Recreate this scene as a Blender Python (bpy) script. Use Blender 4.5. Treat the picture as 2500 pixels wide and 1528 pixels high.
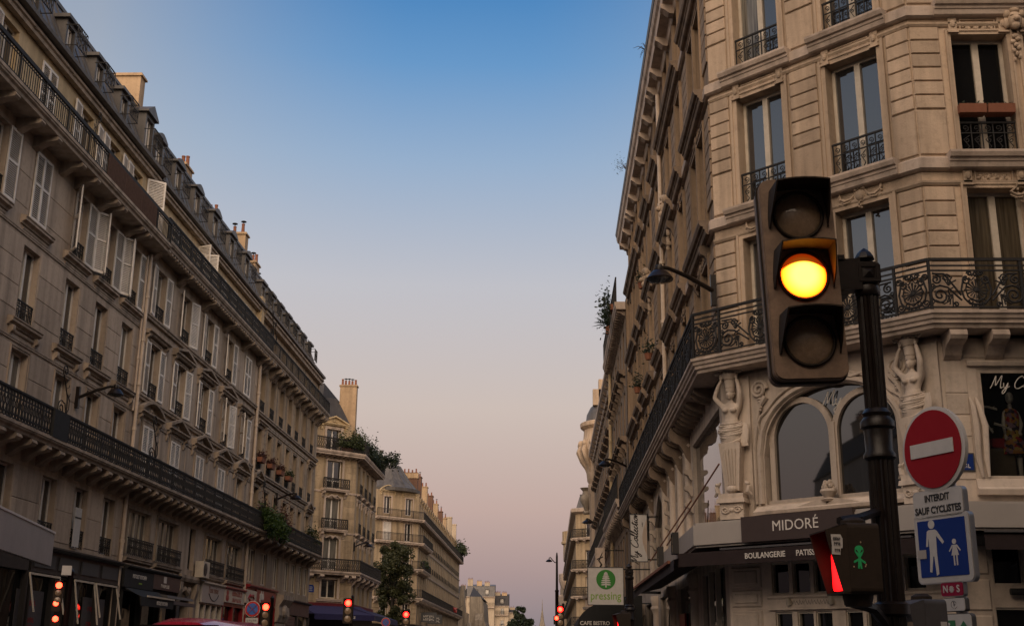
import bpy, math, random
from mathutils import Vector, Matrix

for _o in list(bpy.data.objects):
    bpy.data.objects.remove(_o, do_unlink=True)
rnd = random.Random(11)
SC = bpy.context.scene
COL = SC.collection
PI = math.pi

# ------------------------------------------------------------------ camera
EYE = 1.6
PITCH, ROLL, YAW, FPX = 0.282732562, 0.00939753468, 0.0328255885, 2884.94922
cy, sy = math.cos(YAW), math.sin(YAW)
cp, sp = math.cos(PITCH), math.sin(PITCH)
fwd = Vector((-sy * cp, cy * cp, sp))
rt = Vector((cy, sy, 0))
up = rt.cross(fwd)
cr, sr = math.cos(ROLL), math.sin(ROLL)
r2 = rt * cr + up * sr
u2 = up * cr - rt * sr
cam = bpy.data.cameras.new('camera')
cam.sensor_fit = 'HORIZONTAL'
cam.sensor_width = 36
cam.lens = 36 * FPX / 2500
cam.clip_start = 0.1
cam.clip_end = 4000
co = bpy.data.objects.new('camera', cam)
COL.objects.link(co)
co.matrix_world = Matrix(((r2.x, u2.x, -fwd.x, 0), (r2.y, u2.y, -fwd.y, 0), (r2.z, u2.z, -fwd.z, EYE), (0, 0, 0, 1)))
SC.camera = co

# ------------------------------------------------------------------ sky and sun
def s2l(c):
    return tuple(((v / 255.0 + 0.055) / 1.055) ** 2.4 if v > 10 else v / 255.0 / 12.92 for v in c)

world = bpy.data.worlds.new('World')
SC.world = world
world.use_nodes = True
wn, wl = world.node_tree.nodes, world.node_tree.links
wn.clear()
w_out = wn.new('ShaderNodeOutputWorld')
w_bg = wn.new('ShaderNodeBackground')
w_tc = wn.new('ShaderNodeTexCoord')
w_sep = wn.new('ShaderNodeSeparateXYZ')
w_ramp = wn.new('ShaderNodeValToRGB')
wl.new(w_tc.outputs['Generated'], w_sep.inputs[0])
wl.new(w_sep.outputs['Z'], w_ramp.inputs[0])
w_ramp2 = wn.new('ShaderNodeValToRGB')   # paler sky away from the point opposite the sunken sun
wl.new(w_sep.outputs['Z'], w_ramp2.inputs[0])
w_flat = wn.new('ShaderNodeVectorMath'); w_flat.operation = 'MULTIPLY'; w_flat.inputs[1].default_value = (1, 1, 0)
wl.new(w_tc.outputs['Generated'], w_flat.inputs[0])
w_nrm = wn.new('ShaderNodeVectorMath'); w_nrm.operation = 'NORMALIZE'
wl.new(w_flat.outputs[0], w_nrm.inputs[0])
w_dot = wn.new('ShaderNodeVectorMath'); w_dot.operation = 'DOT_PRODUCT'; w_dot.inputs[1].default_value = (-0.075, 0.997, 0)
wl.new(w_nrm.outputs[0], w_dot.inputs[0])
w_map = wn.new('ShaderNodeMapRange'); w_map.inputs[1].default_value = 0.998; w_map.inputs[2].default_value = 0.945
w_map.inputs[3].default_value = 0.0; w_map.inputs[4].default_value = 1.0
wl.new(w_dot.outputs['Value'], w_map.inputs[0])
w_mix = wn.new('ShaderNodeMix'); w_mix.data_type = 'RGBA'
wl.new(w_map.outputs[0], w_mix.inputs[0]); wl.new(w_ramp.outputs[0], w_mix.inputs[6]); wl.new(w_ramp2.outputs[0], w_mix.inputs[7])
wl.new(w_mix.outputs[2], w_bg.inputs[0])
wl.new(w_bg.outputs[0], w_out.inputs[0])
SKY = [(0.0, (124, 116, 124)), (0.025, (144, 132, 136)), (0.065, (170, 148, 146)), (0.117, (193, 168, 160)),
       (0.20, (204, 189, 181)), (0.30, (192, 192, 199)), (0.397, (150, 175, 204)), (0.47, (104, 152, 200)),
       (0.53, (70, 130, 188)), (0.75, (44, 98, 160)), (1.0, (30, 74, 132))]
SKY2 = [(0.0, (124, 116, 124)), (0.025, (144, 132, 136)), (0.065, (170, 148, 146)), (0.117, (193, 170, 162)),
        (0.20, (204, 191, 184)), (0.30, (195, 195, 200)), (0.397, (172, 181, 194)), (0.47, (156, 168, 186)),
        (0.53, (140, 157, 181)), (0.75, (92, 128, 170)), (1.0, (64, 100, 148))]
for rmp, tab in ((w_ramp, SKY), (w_ramp2, SKY2)):
    els = rmp.color_ramp.elements
    while len(els) < len(tab):
        els.new(0.5)
    for e, (p, c) in zip(els, tab):
        e.position = p
        e.color = (*s2l(c), 1)
w_bg.inputs[1].default_value = 1.0

sun = bpy.data.lights.new('sun', 'SUN')
sun.energy = 5.0
sun.angle = math.radians(95)
sun.color = (1.0, 0.73, 0.48)
so = bpy.data.objects.new('sun', sun)
COL.objects.link(so)
to_sun = Vector((-0.04, -0.88, 0.39)).normalized()
so.rotation_euler = to_sun.to_track_quat('Z', 'Y').to_euler()

SC.view_settings.view_transform = 'Standard'
SC.view_settings.look = 'None'
SC.view_settings.gamma = 1
SC.view_settings.exposure = 0
SC.view_settings.use_curve_mapping = False
SC.render.engine = 'CYCLES'
SC.cycles.use_denoising = True
SC.cycles.max_bounces = 6
SC.cycles.diffuse_bounces = 3
SC.cycles.glossy_bounces = 3
SC.cycles.transmission_bounces = 4
SC.cycles.transparent_max_bounces = 8
SC.cycles.sample_clamp_indirect = 4
SC.cycles.caustics_reflective = False
SC.cycles.caustics_refractive = False

# ------------------------------------------------------------------ materials
def new_mat(name):
    m = bpy.data.materials.new(name)
    m.use_nodes = True
    nt = m.node_tree
    b = nt.nodes['Principled BSDF']
    return m, nt, b

def nd(nt, typ, **kw):
    n = nt.nodes.new(typ)
    for k, v in kw.items():
        setattr(n, k, v)
    return n

def stone(name, c1, c2, streak=0.35, bump=0.25, rough=0.85, jitter=0.14, fine=38, blotch=0.9, soot=0.25):
    m, nt, b = new_mat(name)
    L = nt.links
    geo = nd(nt, 'ShaderNodeNewGeometry')
    n1 = nd(nt, 'ShaderNodeTexNoise'); n1.inputs['Scale'].default_value = blotch; n1.inputs['Detail'].default_value = 7
    n1.inputs['Roughness'].default_value = 0.65
    L.new(geo.outputs['Position'], n1.inputs['Vector'])
    mx = nd(nt, 'ShaderNodeMix', data_type='RGBA')
    mx.inputs[6].default_value = (*c1, 1); mx.inputs[7].default_value = (*c2, 1)
    r1 = nd(nt, 'ShaderNodeMapRange'); r1.inputs[1].default_value = 0.3; r1.inputs[2].default_value = 0.7
    L.new(n1.outputs['Fac'], r1.inputs[0]); L.new(r1.outputs[0], mx.inputs[0])
    mp = nd(nt, 'ShaderNodeMapping'); mp.inputs['Scale'].default_value = (3.2, 3.2, 0.22)
    L.new(geo.outputs['Position'], mp.inputs['Vector'])
    n2 = nd(nt, 'ShaderNodeTexNoise'); n2.inputs['Scale'].default_value = 1.1; n2.inputs['Detail'].default_value = 6
    L.new(mp.outputs[0], n2.inputs['Vector'])
    r2_ = nd(nt, 'ShaderNodeMapRange'); r2_.inputs[1].default_value = 0.42; r2_.inputs[2].default_value = 0.72
    r2_.inputs[3].default_value = 1.0; r2_.inputs[4].default_value = 1.0 - streak
    L.new(n2.outputs['Fac'], r2_.inputs[0])
    n4 = nd(nt, 'ShaderNodeTexNoise'); n4.inputs['Scale'].default_value = 6.5; n4.inputs['Detail'].default_value = 8
    n4.inputs['Roughness'].default_value = 0.75
    L.new(geo.outputs['Position'], n4.inputs['Vector'])
    r4 = nd(nt, 'ShaderNodeMapRange'); r4.inputs[1].default_value = 0.5; r4.inputs[2].default_value = 0.78
    r4.inputs[3].default_value = 1.0; r4.inputs[4].default_value = 1.0 - soot
    L.new(n4.outputs['Fac'], r4.inputs[0])
    oi = nd(nt, 'ShaderNodeObjectInfo')
    r3 = nd(nt, 'ShaderNodeMapRange'); r3.inputs[3].default_value = 1 - jitter; r3.inputs[4].default_value = 1 + jitter * 0.6
    L.new(oi.outputs['Random'], r3.inputs[0])
    m1 = nd(nt, 'ShaderNodeMath', operation='MULTIPLY'); m2 = nd(nt, 'ShaderNodeMath', operation='MULTIPLY')
    L.new(r2_.outputs[0], m1.inputs[0]); L.new(r3.outputs[0], m1.inputs[1])
    L.new(m1.outputs[0], m2.inputs[0]); L.new(r4.outputs[0], m2.inputs[1])
    vm = nd(nt, 'ShaderNodeVectorMath', operation='SCALE')
    L.new(mx.outputs[2], vm.inputs[0]); L.new(m2.outputs[0], vm.inputs['Scale'])
    L.new(vm.outputs[0], b.inputs['Base Color'])
    n3 = nd(nt, 'ShaderNodeTexNoise'); n3.inputs['Scale'].default_value = fine; n3.inputs['Detail'].default_value = 4
    L.new(geo.outputs['Position'], n3.inputs['Vector'])
    bp = nd(nt, 'ShaderNodeBump'); bp.inputs['Strength'].default_value = bump; bp.inputs['Distance'].default_value = 0.02
    L.new(n3.outputs['Fac'], bp.inputs['Height']); L.new(bp.outputs[0], b.inputs['Normal'])
    b.inputs['Roughness'].default_value = rough
    return m

def plain(name, c, rough=0.5, metal=0.0, var=0.18, scale=9.0, bump=0.05, coat=0.0, jitter=0.08, emit=None, es=0, spec=.5):
    m, nt, b = new_mat(name)
    b.inputs['Specular IOR Level'].default_value = spec
    L = nt.links
    geo = nd(nt, 'ShaderNodeNewGeometry')
    n1 = nd(nt, 'ShaderNodeTexNoise'); n1.inputs['Scale'].default_value = scale; n1.inputs['Detail'].default_value = 6
    n1.inputs['Roughness'].default_value = 0.7
    L.new(geo.outputs['Position'], n1.inputs['Vector'])
    r1 = nd(nt, 'ShaderNodeMapRange'); r1.inputs[1].default_value = 0.3; r1.inputs[2].default_value = 0.75
    r1.inputs[3].default_value = 1 + var * 0.4; r1.inputs[4].default_value = 1 - var
    L.new(n1.outputs['Fac'], r1.inputs[0])
    oi = nd(nt, 'ShaderNodeObjectInfo')
    r3 = nd(nt, 'ShaderNodeMapRange'); r3.inputs[3].default_value = 1 - jitter; r3.inputs[4].default_value = 1 + jitter
    L.new(oi.outputs['Random'], r3.inputs[0])
    m1 = nd(nt, 'ShaderNodeMath', operation='MULTIPLY')
    L.new(r1.outputs[0], m1.inputs[0]); L.new(r3.outputs[0], m1.inputs[1])
    rgb = nd(nt, 'ShaderNodeRGB'); rgb.outputs[0].default_value = (*c, 1)
    vm = nd(nt, 'ShaderNodeVectorMath', operation='SCALE')
    L.new(rgb.outputs[0], vm.inputs[0]); L.new(m1.outputs[0], vm.inputs['Scale'])
    L.new(vm.outputs[0], b.inputs['Base Color'])
    bp = nd(nt, 'ShaderNodeBump'); bp.inputs['Strength'].default_value = bump; bp.inputs['Distance'].default_value = 0.01
    L.new(n1.outputs['Fac'], bp.inputs['Height']); L.new(bp.outputs[0], b.inputs['Normal'])
    rr = nd(nt, 'ShaderNodeMapRange'); rr.inputs[3].default_value = max(0.02, rough - 0.08); rr.inputs[4].default_value = min(1, rough + 0.12)
    L.new(n1.outputs['Fac'], rr.inputs[0]); L.new(rr.outputs[0], b.inputs['Roughness'])
    b.inputs['Metallic'].default_value = metal
    b.inputs['Coat Weight'].default_value = coat
    if emit:
        b.inputs['Emission Color'].default_value = (*emit, 1)
        b.inputs['Emission Strength'].default_value = es
    return m

def window_glass(name, c, folds=0.0, ior=1.9, warp=0.03):
    """old window glass: a reflecting pane with a dark room or a pale curtain close behind it"""
    m, nt, b = new_mat(name)
    L = nt.links
    b.inputs['Base Color'].default_value = (*c, 1)
    b.inputs['Roughness'].default_value = 0.02
    b.inputs['IOR'].default_value = ior
    geo = nd(nt, 'ShaderNodeNewGeometry')
    oi = nd(nt, 'ShaderNodeObjectInfo')
    n1 = nd(nt, 'ShaderNodeTexNoise'); n1.inputs['Scale'].default_value = 1.1; n1.inputs['Detail'].default_value = 1
    L.new(geo.outputs['Position'], n1.inputs['Vector'])
    bp = nd(nt, 'ShaderNodeBump'); bp.inputs['Strength'].default_value = 0.35; bp.inputs['Distance'].default_value = warp
    L.new(n1.outputs['Fac'], bp.inputs['Height']); L.new(bp.outputs[0], b.inputs['Normal'])
    if folds:
        tc = nd(nt, 'ShaderNodeTexCoord')
        mp = nd(nt, 'ShaderNodeMapping'); mp.inputs['Scale'].default_value = (22, 1, 0.8)
        L.new(tc.outputs['Object'], mp.inputs['Vector'])
        n2 = nd(nt, 'ShaderNodeTexNoise'); n2.inputs['Scale'].default_value = 1.0; n2.inputs['Detail'].default_value = 3
        L.new(mp.outputs[0], n2.inputs['Vector'])
        r = nd(nt, 'ShaderNodeMapRange'); r.inputs[1].default_value = 0.3; r.inputs[2].default_value = 0.7
        r.inputs[3].default_value = 1.25; r.inputs[4].default_value = 0.35
        L.new(n2.outputs['Fac'], r.inputs[0])
        rgb = nd(nt, 'ShaderNodeRGB'); rgb.outputs[0].default_value = (*c, 1)
        vm = nd(nt, 'ShaderNodeVectorMath', operation='SCALE')
        L.new(rgb.outputs[0], vm.inputs[0]); L.new(r.outputs[0], vm.inputs['Scale']); L.new(vm.outputs[0], b.inputs['Base Color'])
    return m

M = {}
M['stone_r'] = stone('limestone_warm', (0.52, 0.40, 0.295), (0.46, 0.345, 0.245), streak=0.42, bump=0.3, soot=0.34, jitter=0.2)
M['stone_rs'] = stone('limestone_street_side', (0.33, 0.235, 0.155), (0.255, 0.18, 0.118), streak=0.5, bump=0.3, soot=0.35)  # darker copy of the corner limestone, street-side shade put into the colour
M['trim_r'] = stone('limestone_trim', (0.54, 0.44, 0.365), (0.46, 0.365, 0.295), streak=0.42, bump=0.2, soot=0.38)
M['trim_rs'] = stone('shaded_moulding', (0.27, 0.20, 0.145), (0.19, 0.138, 0.1), streak=0.5, bump=0.3, soot=0.5)  # limestone trim darkened for street-side ledges and corbels, shade painted in
M['paint_stone'] = stone('painted_stone', (0.60, 0.505, 0.42), (0.53, 0.44, 0.36), streak=0.36, bump=0.12, soot=0.3)
M['stone_l'] = stone('limestone_grey', (0.50, 0.40, 0.31), (0.42, 0.333, 0.256), streak=0.42, bump=0.25, soot=0.3)
M['stone_l2'] = stone('limestone_pale', (0.50, 0.403, 0.314), (0.42, 0.336, 0.26), streak=0.42, bump=0.2, soot=0.3)
M['stone_l3'] = stone('limestone_ochre', (0.44, 0.34, 0.235), (0.35, 0.268, 0.183), streak=0.45, bump=0.25, soot=0.3)
M['trim_l'] = stone('stone_moulding', (0.41, 0.327, 0.253), (0.32, 0.255, 0.195), streak=0.5, bump=0.2, soot=0.35)
M['stone_4'] = stone('limestone_cream', (0.44, 0.335, 0.215), (0.36, 0.27, 0.17), streak=0.5, bump=0.3, soot=0.45)
M['plaster'] = stone('ochre_plaster', (0.52, 0.40, 0.245), (0.45, 0.345, 0.205), streak=0.35, bump=0.1)
M['chimney'] = stone('chimney_render', (0.46, 0.33, 0.21), (0.38, 0.265, 0.16), streak=0.3, bump=0.2, soot=0.4)
M['brick'] = stone('dark_brick', (0.17, 0.085, 0.055), (0.12, 0.065, 0.045), streak=0.3, bump=0.4)
M['church'] = stone('church_stone', (0.30, 0.255, 0.20), (0.20, 0.165, 0.13), streak=0.5, bump=0.3, soot=0.5)
M['pale'] = stone('pale_render', (0.50, 0.41, 0.31), (0.44, 0.355, 0.26), streak=0.3)
M['terracotta'] = stone('terracotta', (0.26, 0.10, 0.055), (0.2, 0.075, 0.04), streak=0.2)
M['zinc'] = stone('zinc_sheet', (0.115, 0.105, 0.10), (0.082, 0.076, 0.074), streak=0.45, bump=0.06, rough=0.5, fine=6)
M['slate'] = stone('slate', (0.05, 0.047, 0.05), (0.035, 0.034, 0.037), streak=0.3, bump=0.35, rough=0.85, fine=14)
M['white'] = plain('white_paint', (0.68, 0.63, 0.57), 0.5, var=0.22, scale=4, bump=0.04)
M['shutter'] = plain('shutter_paint', (0.74, 0.69, 0.63), 0.55, var=0.25, scale=3, bump=0.04)
M['cream'] = plain('cream_joinery', (0.50, 0.44, 0.36), 0.5, var=0.25, scale=5)
M['iron'] = plain('black_iron', (0.009, 0.008, 0.008), 0.72, var=0.3, scale=20, bump=0.1)
M['iron_far'] = plain('weathered_iron', (0.014, 0.012, 0.011), 0.75, var=0.3, scale=12)
M['pipe'] = plain('painted_pipe', (0.52, 0.42, 0.33), 0.5, var=0.3, scale=2)
M['glass'] = window_glass('glass_dark_room', (0.014, 0.014, 0.016))
M['glass2'] = window_glass('glass_dim_room', (0.035, 0.034, 0.034), ior=1.75)
M['curtain'] = window_glass('glass_curtain', (0.17, 0.16, 0.14), folds=1, ior=1.6)
M['curtain2'] = window_glass('glass_brown_curtain', (0.085, 0.068, 0.045), folds=1, ior=1.35)
M['glass_up'] = window_glass('glass_sky_side', (0.02, 0.021, 0.024), ior=2.35, warp=0.008)
M['glass_arch'] = window_glass('glass_shop_arch', (0.012, 0.012, 0.012), ior=2.1, warp=0.002)
M['blackglass'] = window_glass('glass_black', (0.006, 0.006, 0.006), ior=1.35)
M['dark'] = plain('dark_timber', (0.02, 0.017, 0.016), 0.5, var=0.3, scale=5)
M['dark_grey'] = plain('dark_grey_panel', (0.055, 0.055, 0.057), 0.6, var=0.2, scale=30)
M['black'] = plain('matt_black', (0.008, 0.008, 0.008), 0.75, var=0.2)
M['brown_sign'] = plain('brown_fascia', (0.045, 0.028, 0.024), 0.5, var=0.12, scale=3)
M['awning'] = plain('dark_awning', (0.018, 0.009, 0.009), 0.9, var=0.3, scale=6)
M['grey_fascia'] = plain('white_fascia', (0.37, 0.335, 0.305), 0.5, var=0.1, scale=1.5)
M['letter'] = plain('pale_letters', (0.62, 0.58, 0.53), 0.6, var=0.05)
M['letter_dark'] = plain('dark_letters', (0.02, 0.018, 0.018), 0.6, var=0.05)
M['reed'] = plain('brown_reed', (0.075, 0.038, 0.024), 0.85, var=0.35, scale=10)
M['red'] = plain('red_paint', (0.26, 0.008, 0.012), 0.4, var=0.12, scale=6)
M['red_sign'] = plain('sign_red', (0.25, 0.005, 0.012), 0.6, var=0.06, scale=14, spec=.2)
M['sign_white'] = plain('sign_white', (0.50, 0.48, 0.46), 0.65, var=0.14, scale=9, spec=.2)
M['sign_blue'] = plain('sign_blue', (0.006, 0.028, 0.17), 0.6, var=0.05, spec=.2)
M['sign_green'] = plain('sign_green', (0.008, 0.13, 0.045), 0.4, var=0.05)
M['plum'] = plain('plum_sign', (0.25, 0.008, 0.04), 0.6, var=0.05, spec=.2)
M['lime'] = plain('lime_letters', (0.17, 0.32, 0.015), 0.5, var=0.04)
M['leafgreen'] = plain('emblem_green', (0.015, 0.17, 0.012), 0.5, var=0.04)
M['grey_box'] = plain('grey_housing', (0.07, 0.065, 0.068), 0.55, var=0.25, scale=14)
M['housing'] = plain('signal_housing', (0.21, 0.14, 0.095), 0.55, var=0.45, scale=16, bump=0.1)
M['visor'] = plain('signal_visor', (0.028, 0.019, 0.013), 0.7, spec=.25, var=0.25, scale=25)
M['post'] = plain('post_paint', (0.010, 0.006, 0.0048), 0.36, var=0.5, scale=14, bump=0.3, spec=.32)
M['asphalt'] = stone('asphalt', (0.05, 0.05, 0.052), (0.04, 0.04, 0.041), streak=0.0, bump=0.5, fine=60)
M['pavement'] = stone('pavement_asphalt', (0.10, 0.098, 0.095), (0.08, 0.078, 0.076), streak=0.0, bump=0.4, fine=50)
M['granite'] = stone('granite_kerb', (0.26, 0.25, 0.24), (0.2, 0.19, 0.185), streak=0.0)
M['roadpaint'] = plain('road_paint', (0.6, 0.6, 0.58), 0.7, var=0.3, scale=8)
M['bark'] = stone('bark', (0.06, 0.045, 0.032), (0.035, 0.027, 0.02), streak=0.3, bump=0.8, fine=20)
M['van'] = plain('van_red', (0.30, 0.01, 0.035), 0.25, var=0.04, coat=0.6)
M['rubber'] = plain('rubber', (0.015, 0.015, 0.015), 0.85)
M['chrome'] = plain('steel', (0.35, 0.35, 0.36), 0.35, metal=0.8)
M['skin_white'] = plain('mannequin_white', (0.5, 0.48, 0.44), 0.35, var=0.05)
M['canvas_blue'] = plain('blue_canvas', (0.014, 0.013, 0.06), 0.9, var=0.25, scale=5)
M['canvas_red'] = plain('red_canvas', (0.10, 0.006, 0.012), 0.9, var=0.25, scale=5)
M['curtain_cloth'] = plain('beige_display', (0.13, 0.105, 0.075), 0.9)

def leaf_mat(name, c1, c2):
    m, nt, b = new_mat(name)
    L = nt.links
    geo = nd(nt, 'ShaderNodeNewGeometry')
    mx = nd(nt, 'ShaderNodeMix', data_type='RGBA')
    mx.inputs[6].default_value = (*c1, 1); mx.inputs[7].default_value = (*c2, 1)
    L.new(geo.outputs['Random Per Island'], mx.inputs[0]); L.new(mx.outputs[2], b.inputs['Base Color'])
    b.inputs['Roughness'].default_value = 0.55
    tr = nd(nt, 'ShaderNodeBsdfTranslucent'); L.new(mx.outputs[2], tr.inputs[0])
    ms = nd(nt, 'ShaderNodeMixShader'); ms.inputs[0].default_value = 0.25
    out = nt.nodes['Material Output']
    L.new(b.outputs[0], ms.inputs[1]); L.new(tr.outputs[0], ms.inputs[2]); L.new(ms.outputs[0], out.inputs[0])
    return m
M['leaf'] = leaf_mat('leaf_green', (0.018, 0.03, 0.009), (0.05, 0.065, 0.018))
M['leaf_y'] = leaf_mat('leaf_yellow_green', (0.018, 0.024, 0.007), (0.06, 0.062, 0.018))
M['leaf_b'] = leaf_mat('leaf_bright', (0.018, 0.045, 0.006), (0.05, 0.085, 0.015))
M['leaf_d'] = leaf_mat('leaf_dark', (0.012, 0.02, 0.01), (0.03, 0.045, 0.02))
M['leaf_r'] = leaf_mat('leaf_russet', (0.07, 0.025, 0.02), (0.12, 0.05, 0.03))

def lens_mat(name, core, edge, strength, zcut=None, rad=0.1):
    """traffic light lens: glows brightest in the middle; zcut keeps the strip above the lit insert dim"""
    m, nt, b = new_mat(name)
    L = nt.links
    tc = nd(nt, 'ShaderNodeTexCoord')
    sep = nd(nt, 'ShaderNodeSeparateXYZ'); L.new(tc.outputs['Object'], sep.inputs[0])
    cmb = nd(nt, 'ShaderNodeCombineXYZ'); L.new(sep.outputs['X'], cmb.inputs[0]); L.new(sep.outputs['Z'], cmb.inputs[2])
    ln = nd(nt, 'ShaderNodeVectorMath', operation='LENGTH'); L.new(cmb.outputs[0], ln.inputs[0])
    r = nd(nt, 'ShaderNodeMapRange', interpolation_type='SMOOTHSTEP'); r.inputs[1].default_value = rad * 0.35; r.inputs[2].default_value = rad
    L.new(ln.outputs['Value'], r.inputs[0])
    mx = nd(nt, 'ShaderNodeMix', data_type='RGBA'); mx.inputs[6].default_value = (*core, 1); mx.inputs[7].default_value = (*edge, 1)
    L.new(r.outputs[0], mx.inputs[0])
    L.new(mx.outputs[2], b.inputs['Emission Color'])
    b.inputs['Base Color'].default_value = (0.05, 0.02, 0.008, 1)
    b.inputs['Roughness'].default_value = 0.2
    if zcut is not None:
        sq = nd(nt, 'ShaderNodeMath', operation='MULTIPLY'); L.new(sep.outputs['X'], sq.inputs[0]); L.new(sep.outputs['X'], sq.inputs[1])
        cv = nd(nt, 'ShaderNodeMath', operation='MULTIPLY_ADD'); L.new(sq.outputs[0], cv.inputs[0]); cv.inputs[1].default_value = 3.2
        L.new(sep.outputs['Z'], cv.inputs[2])
        r2_ = nd(nt, 'ShaderNodeMapRange', interpolation_type='SMOOTHSTEP'); r2_.inputs[1].default_value = zcut - 0.006; r2_.inputs[2].default_value = zcut + 0.006
        r2_.inputs[3].default_value = strength; r2_.inputs[4].default_value = strength * 0.03
        L.new(cv.outputs[0], r2_.inputs[0]); L.new(r2_.outputs[0], b.inputs['Emission Strength'])
    else:
        b.inputs['Emission Strength'].default_value = strength
    return m
M['amber'] = lens_mat('amber_lens_lit', (1.0, 0.42, 0.034), (1.0, 0.072, 0.002), 10.0, zcut=0.058)
M['redlit'] = lens_mat('red_lens_lit', (1.0, 0.012, 0.008), (1.0, 0.004, 0.004), 8.0, rad=.06)
M['redlit_far'] = lens_mat('red_lens_far', (1.0, 0.034, 0.014), (1.0, 0.004, 0.004), 14.0, rad=.15)
M['redped'] = lens_mat('red_figure_lens', (1.0, 0.01, 0.012), (0.9, 0.004, 0.006), 3.0)
M['lens_off'] = plain('lens_unlit', (0.26, 0.18, 0.115), 0.22, var=0.3, scale=60, bump=0.25, coat=0.5)
M['warmlamp'] = plain('warm_lamp', (0.8, 0.5, 0.25), 0.5, emit=(1.0, 0.55, 0.2), es=3.0)
M['whitelamp'] = plain('white_neon', (0.8, 0.8, 0.7), 0.5, emit=(1.0, 0.93, 0.75), es=2.0)
M['amberneon'] = plain('amber_bulb', (0.8, 0.5, 0.25), 0.5, emit=(1.0, 0.45, 0.1), es=1.6)
# ------------------------------------------------------------------ mesh helpers
class MB:
    def __init__(s):
        s.v = []; s.f = []
    def add(s, v, f):
        n = len(s.v); s.v += [tuple(p) for p in v]; s.f += [tuple(i + n for i in q) for q in f]
        return s
    def box(s, x0, x1, y0, y1, z0, z1):
        return s.add([(x0, y0, z0), (x1, y0, z0), (x1, y1, z0), (x0, y1, z0), (x0, y0, z1), (x1, y0, z1), (x1, y1, z1), (x0, y1, z1)],
                     [(0, 3, 2, 1), (4, 5, 6, 7), (0, 1, 5, 4), (1, 2, 6, 5), (2, 3, 7, 6), (3, 0, 4, 7)])
    def bar(s, a, b, w, h=None):
        a, b = Vector(a), Vector(b); h = h or w
        d = (b - a).normalized()
        u = Vector((0, 0, 1)) if abs(d.z) < 0.9 else Vector((1, 0, 0))
        x = d.cross(u).normalized() * (w / 2); y = x.cross(d).normalized() * (h / 2)
        v = [a - x - y, a + x - y, a + x + y, a - x + y, b - x - y, b + x - y, b + x + y, b - x + y]
        return s.add(v, [(0, 1, 2, 3), (7, 6, 5, 4), (0, 4, 5, 1), (1, 5, 6, 2), (2, 6, 7, 3), (3, 7, 4, 0)])
    def prof(s, p, x0, x1):
        """closed profile of (y,z) points, drawn out along x"""
        n = len(p)
        v = [(x0, y, z) for y, z in p] + [(x1, y, z) for y, z in p]
        f = [(i, (i + 1) % n, n + (i + 1) % n, n + i) for i in range(n)]
        return s.add(v, f + [tuple(range(n - 1, -1, -1)), tuple(range(n, 2 * n))])
    def profy(s, p, y0, y1):
        """closed outline of (x,z) points, drawn out along y"""
        n = len(p)
        v = [(x, y0, z) for x, z in p] + [(x, y1, z) for x, z in p]
        f = [(i, n + i, n + (i + 1) % n, (i + 1) % n) for i in range(n)]
        return s.add(v, f + [tuple(range(n)), tuple(range(2 * n - 1, n - 1, -1))])
    def profz(s, p, z0, z1):
        n = len(p)
        v = [(x, y, z0) for x, y in p] + [(x, y, z1) for x, y in p]
        f = [(i, (i + 1) % n, n + (i + 1) % n, n + i) for i in range(n)]
        return s.add(v, f + [tuple(range(n - 1, -1, -1)), tuple(range(n, 2 * n))])
    def tube(s, pts, r, n=4, cap=True):
        pts = [Vector(p) for p in pts]
        k = len(pts)
        rs = r if isinstance(r, (list, tuple)) else [r] * k
        v, f = [], []
        last = None
        for i, p in enumerate(pts):
            d = (pts[min(i + 1, k - 1)] - pts[max(i - 1, 0)])
            d = d.normalized() if d.length > 1e-9 else Vector((0, 0, 1))
            if last is None:
                u = Vector((0, 1, 0)) if abs(d.y) < 0.9 else Vector((1, 0, 0))
            else:
                u = last
            x = (u - d * u.dot(d)).normalized(); last = x
            y = d.cross(x)
            for j in range(n):
                a = 2 * PI * (j + 0.5) / n
                v.append(p + (x * math.cos(a) + y * math.sin(a)) * rs[i])
        for i in range(k - 1):
            for j in range(n):
                f.append((i * n + j, i * n + (j + 1) % n, (i + 1) * n + (j + 1) % n, (i + 1) * n + j))
        if cap:
            f.append(tuple(range(n - 1, -1, -1))); f.append(tuple((k - 1) * n + j for j in range(n)))
        return s.add(v, f)
    def lathe(s, prof, n=12, c=(0, 0, 0), a0=0.0, a1=2 * PI):
        full = abs(a1 - a0 - 2 * PI) < 1e-6
        m = n if full else n + 1
        v = [(c[0] + r * math.cos(a0 + (a1 - a0) * j / n), c[1] + r * math.sin(a0 + (a1 - a0) * j / n), c[2] + z) for r, z in prof for j in range(m)]
        f = []
        for i in range(len(prof) - 1):
            for j in range(n):
                k = (j + 1) % m
                f.append((i * m + j, i * m + k, (i + 1) * m + k, (i + 1) * m + j))
        if prof[0][0] > 1e-6 and full:
            f.append(tuple(range(m - 1, -1, -1)))
        if prof[-1][0] > 1e-6 and full:
            f.append(tuple((len(prof) - 1) * m + j for j in range(m)))
        return s.add(v, f)
    def ball(s, c, r, n=8, k=6):
        r = r if isinstance(r, (tuple, list)) else (r, r, r)
        v, f = [], []
        for i in range(k + 1):
            t = PI * i / k
            for j in range(n):
                a = 2 * PI * j / n
                v.append((c[0] + r[0] * math.sin(t) * math.cos(a), c[1] + r[1] * math.sin(t) * math.sin(a), c[2] - r[2] * math.cos(t)))
        for i in range(k):
            for j in range(n):
                f.append((i * n + j, i * n + (j + 1) % n, (i + 1) * n + (j + 1) % n, (i + 1) * n + j))
        return s.add(v, f)
    def xf(s, m, i0=0):
        s.v = s.v[:i0] + [tuple(m @ Vector(p)) for p in s.v[i0:]]
        return s
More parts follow.
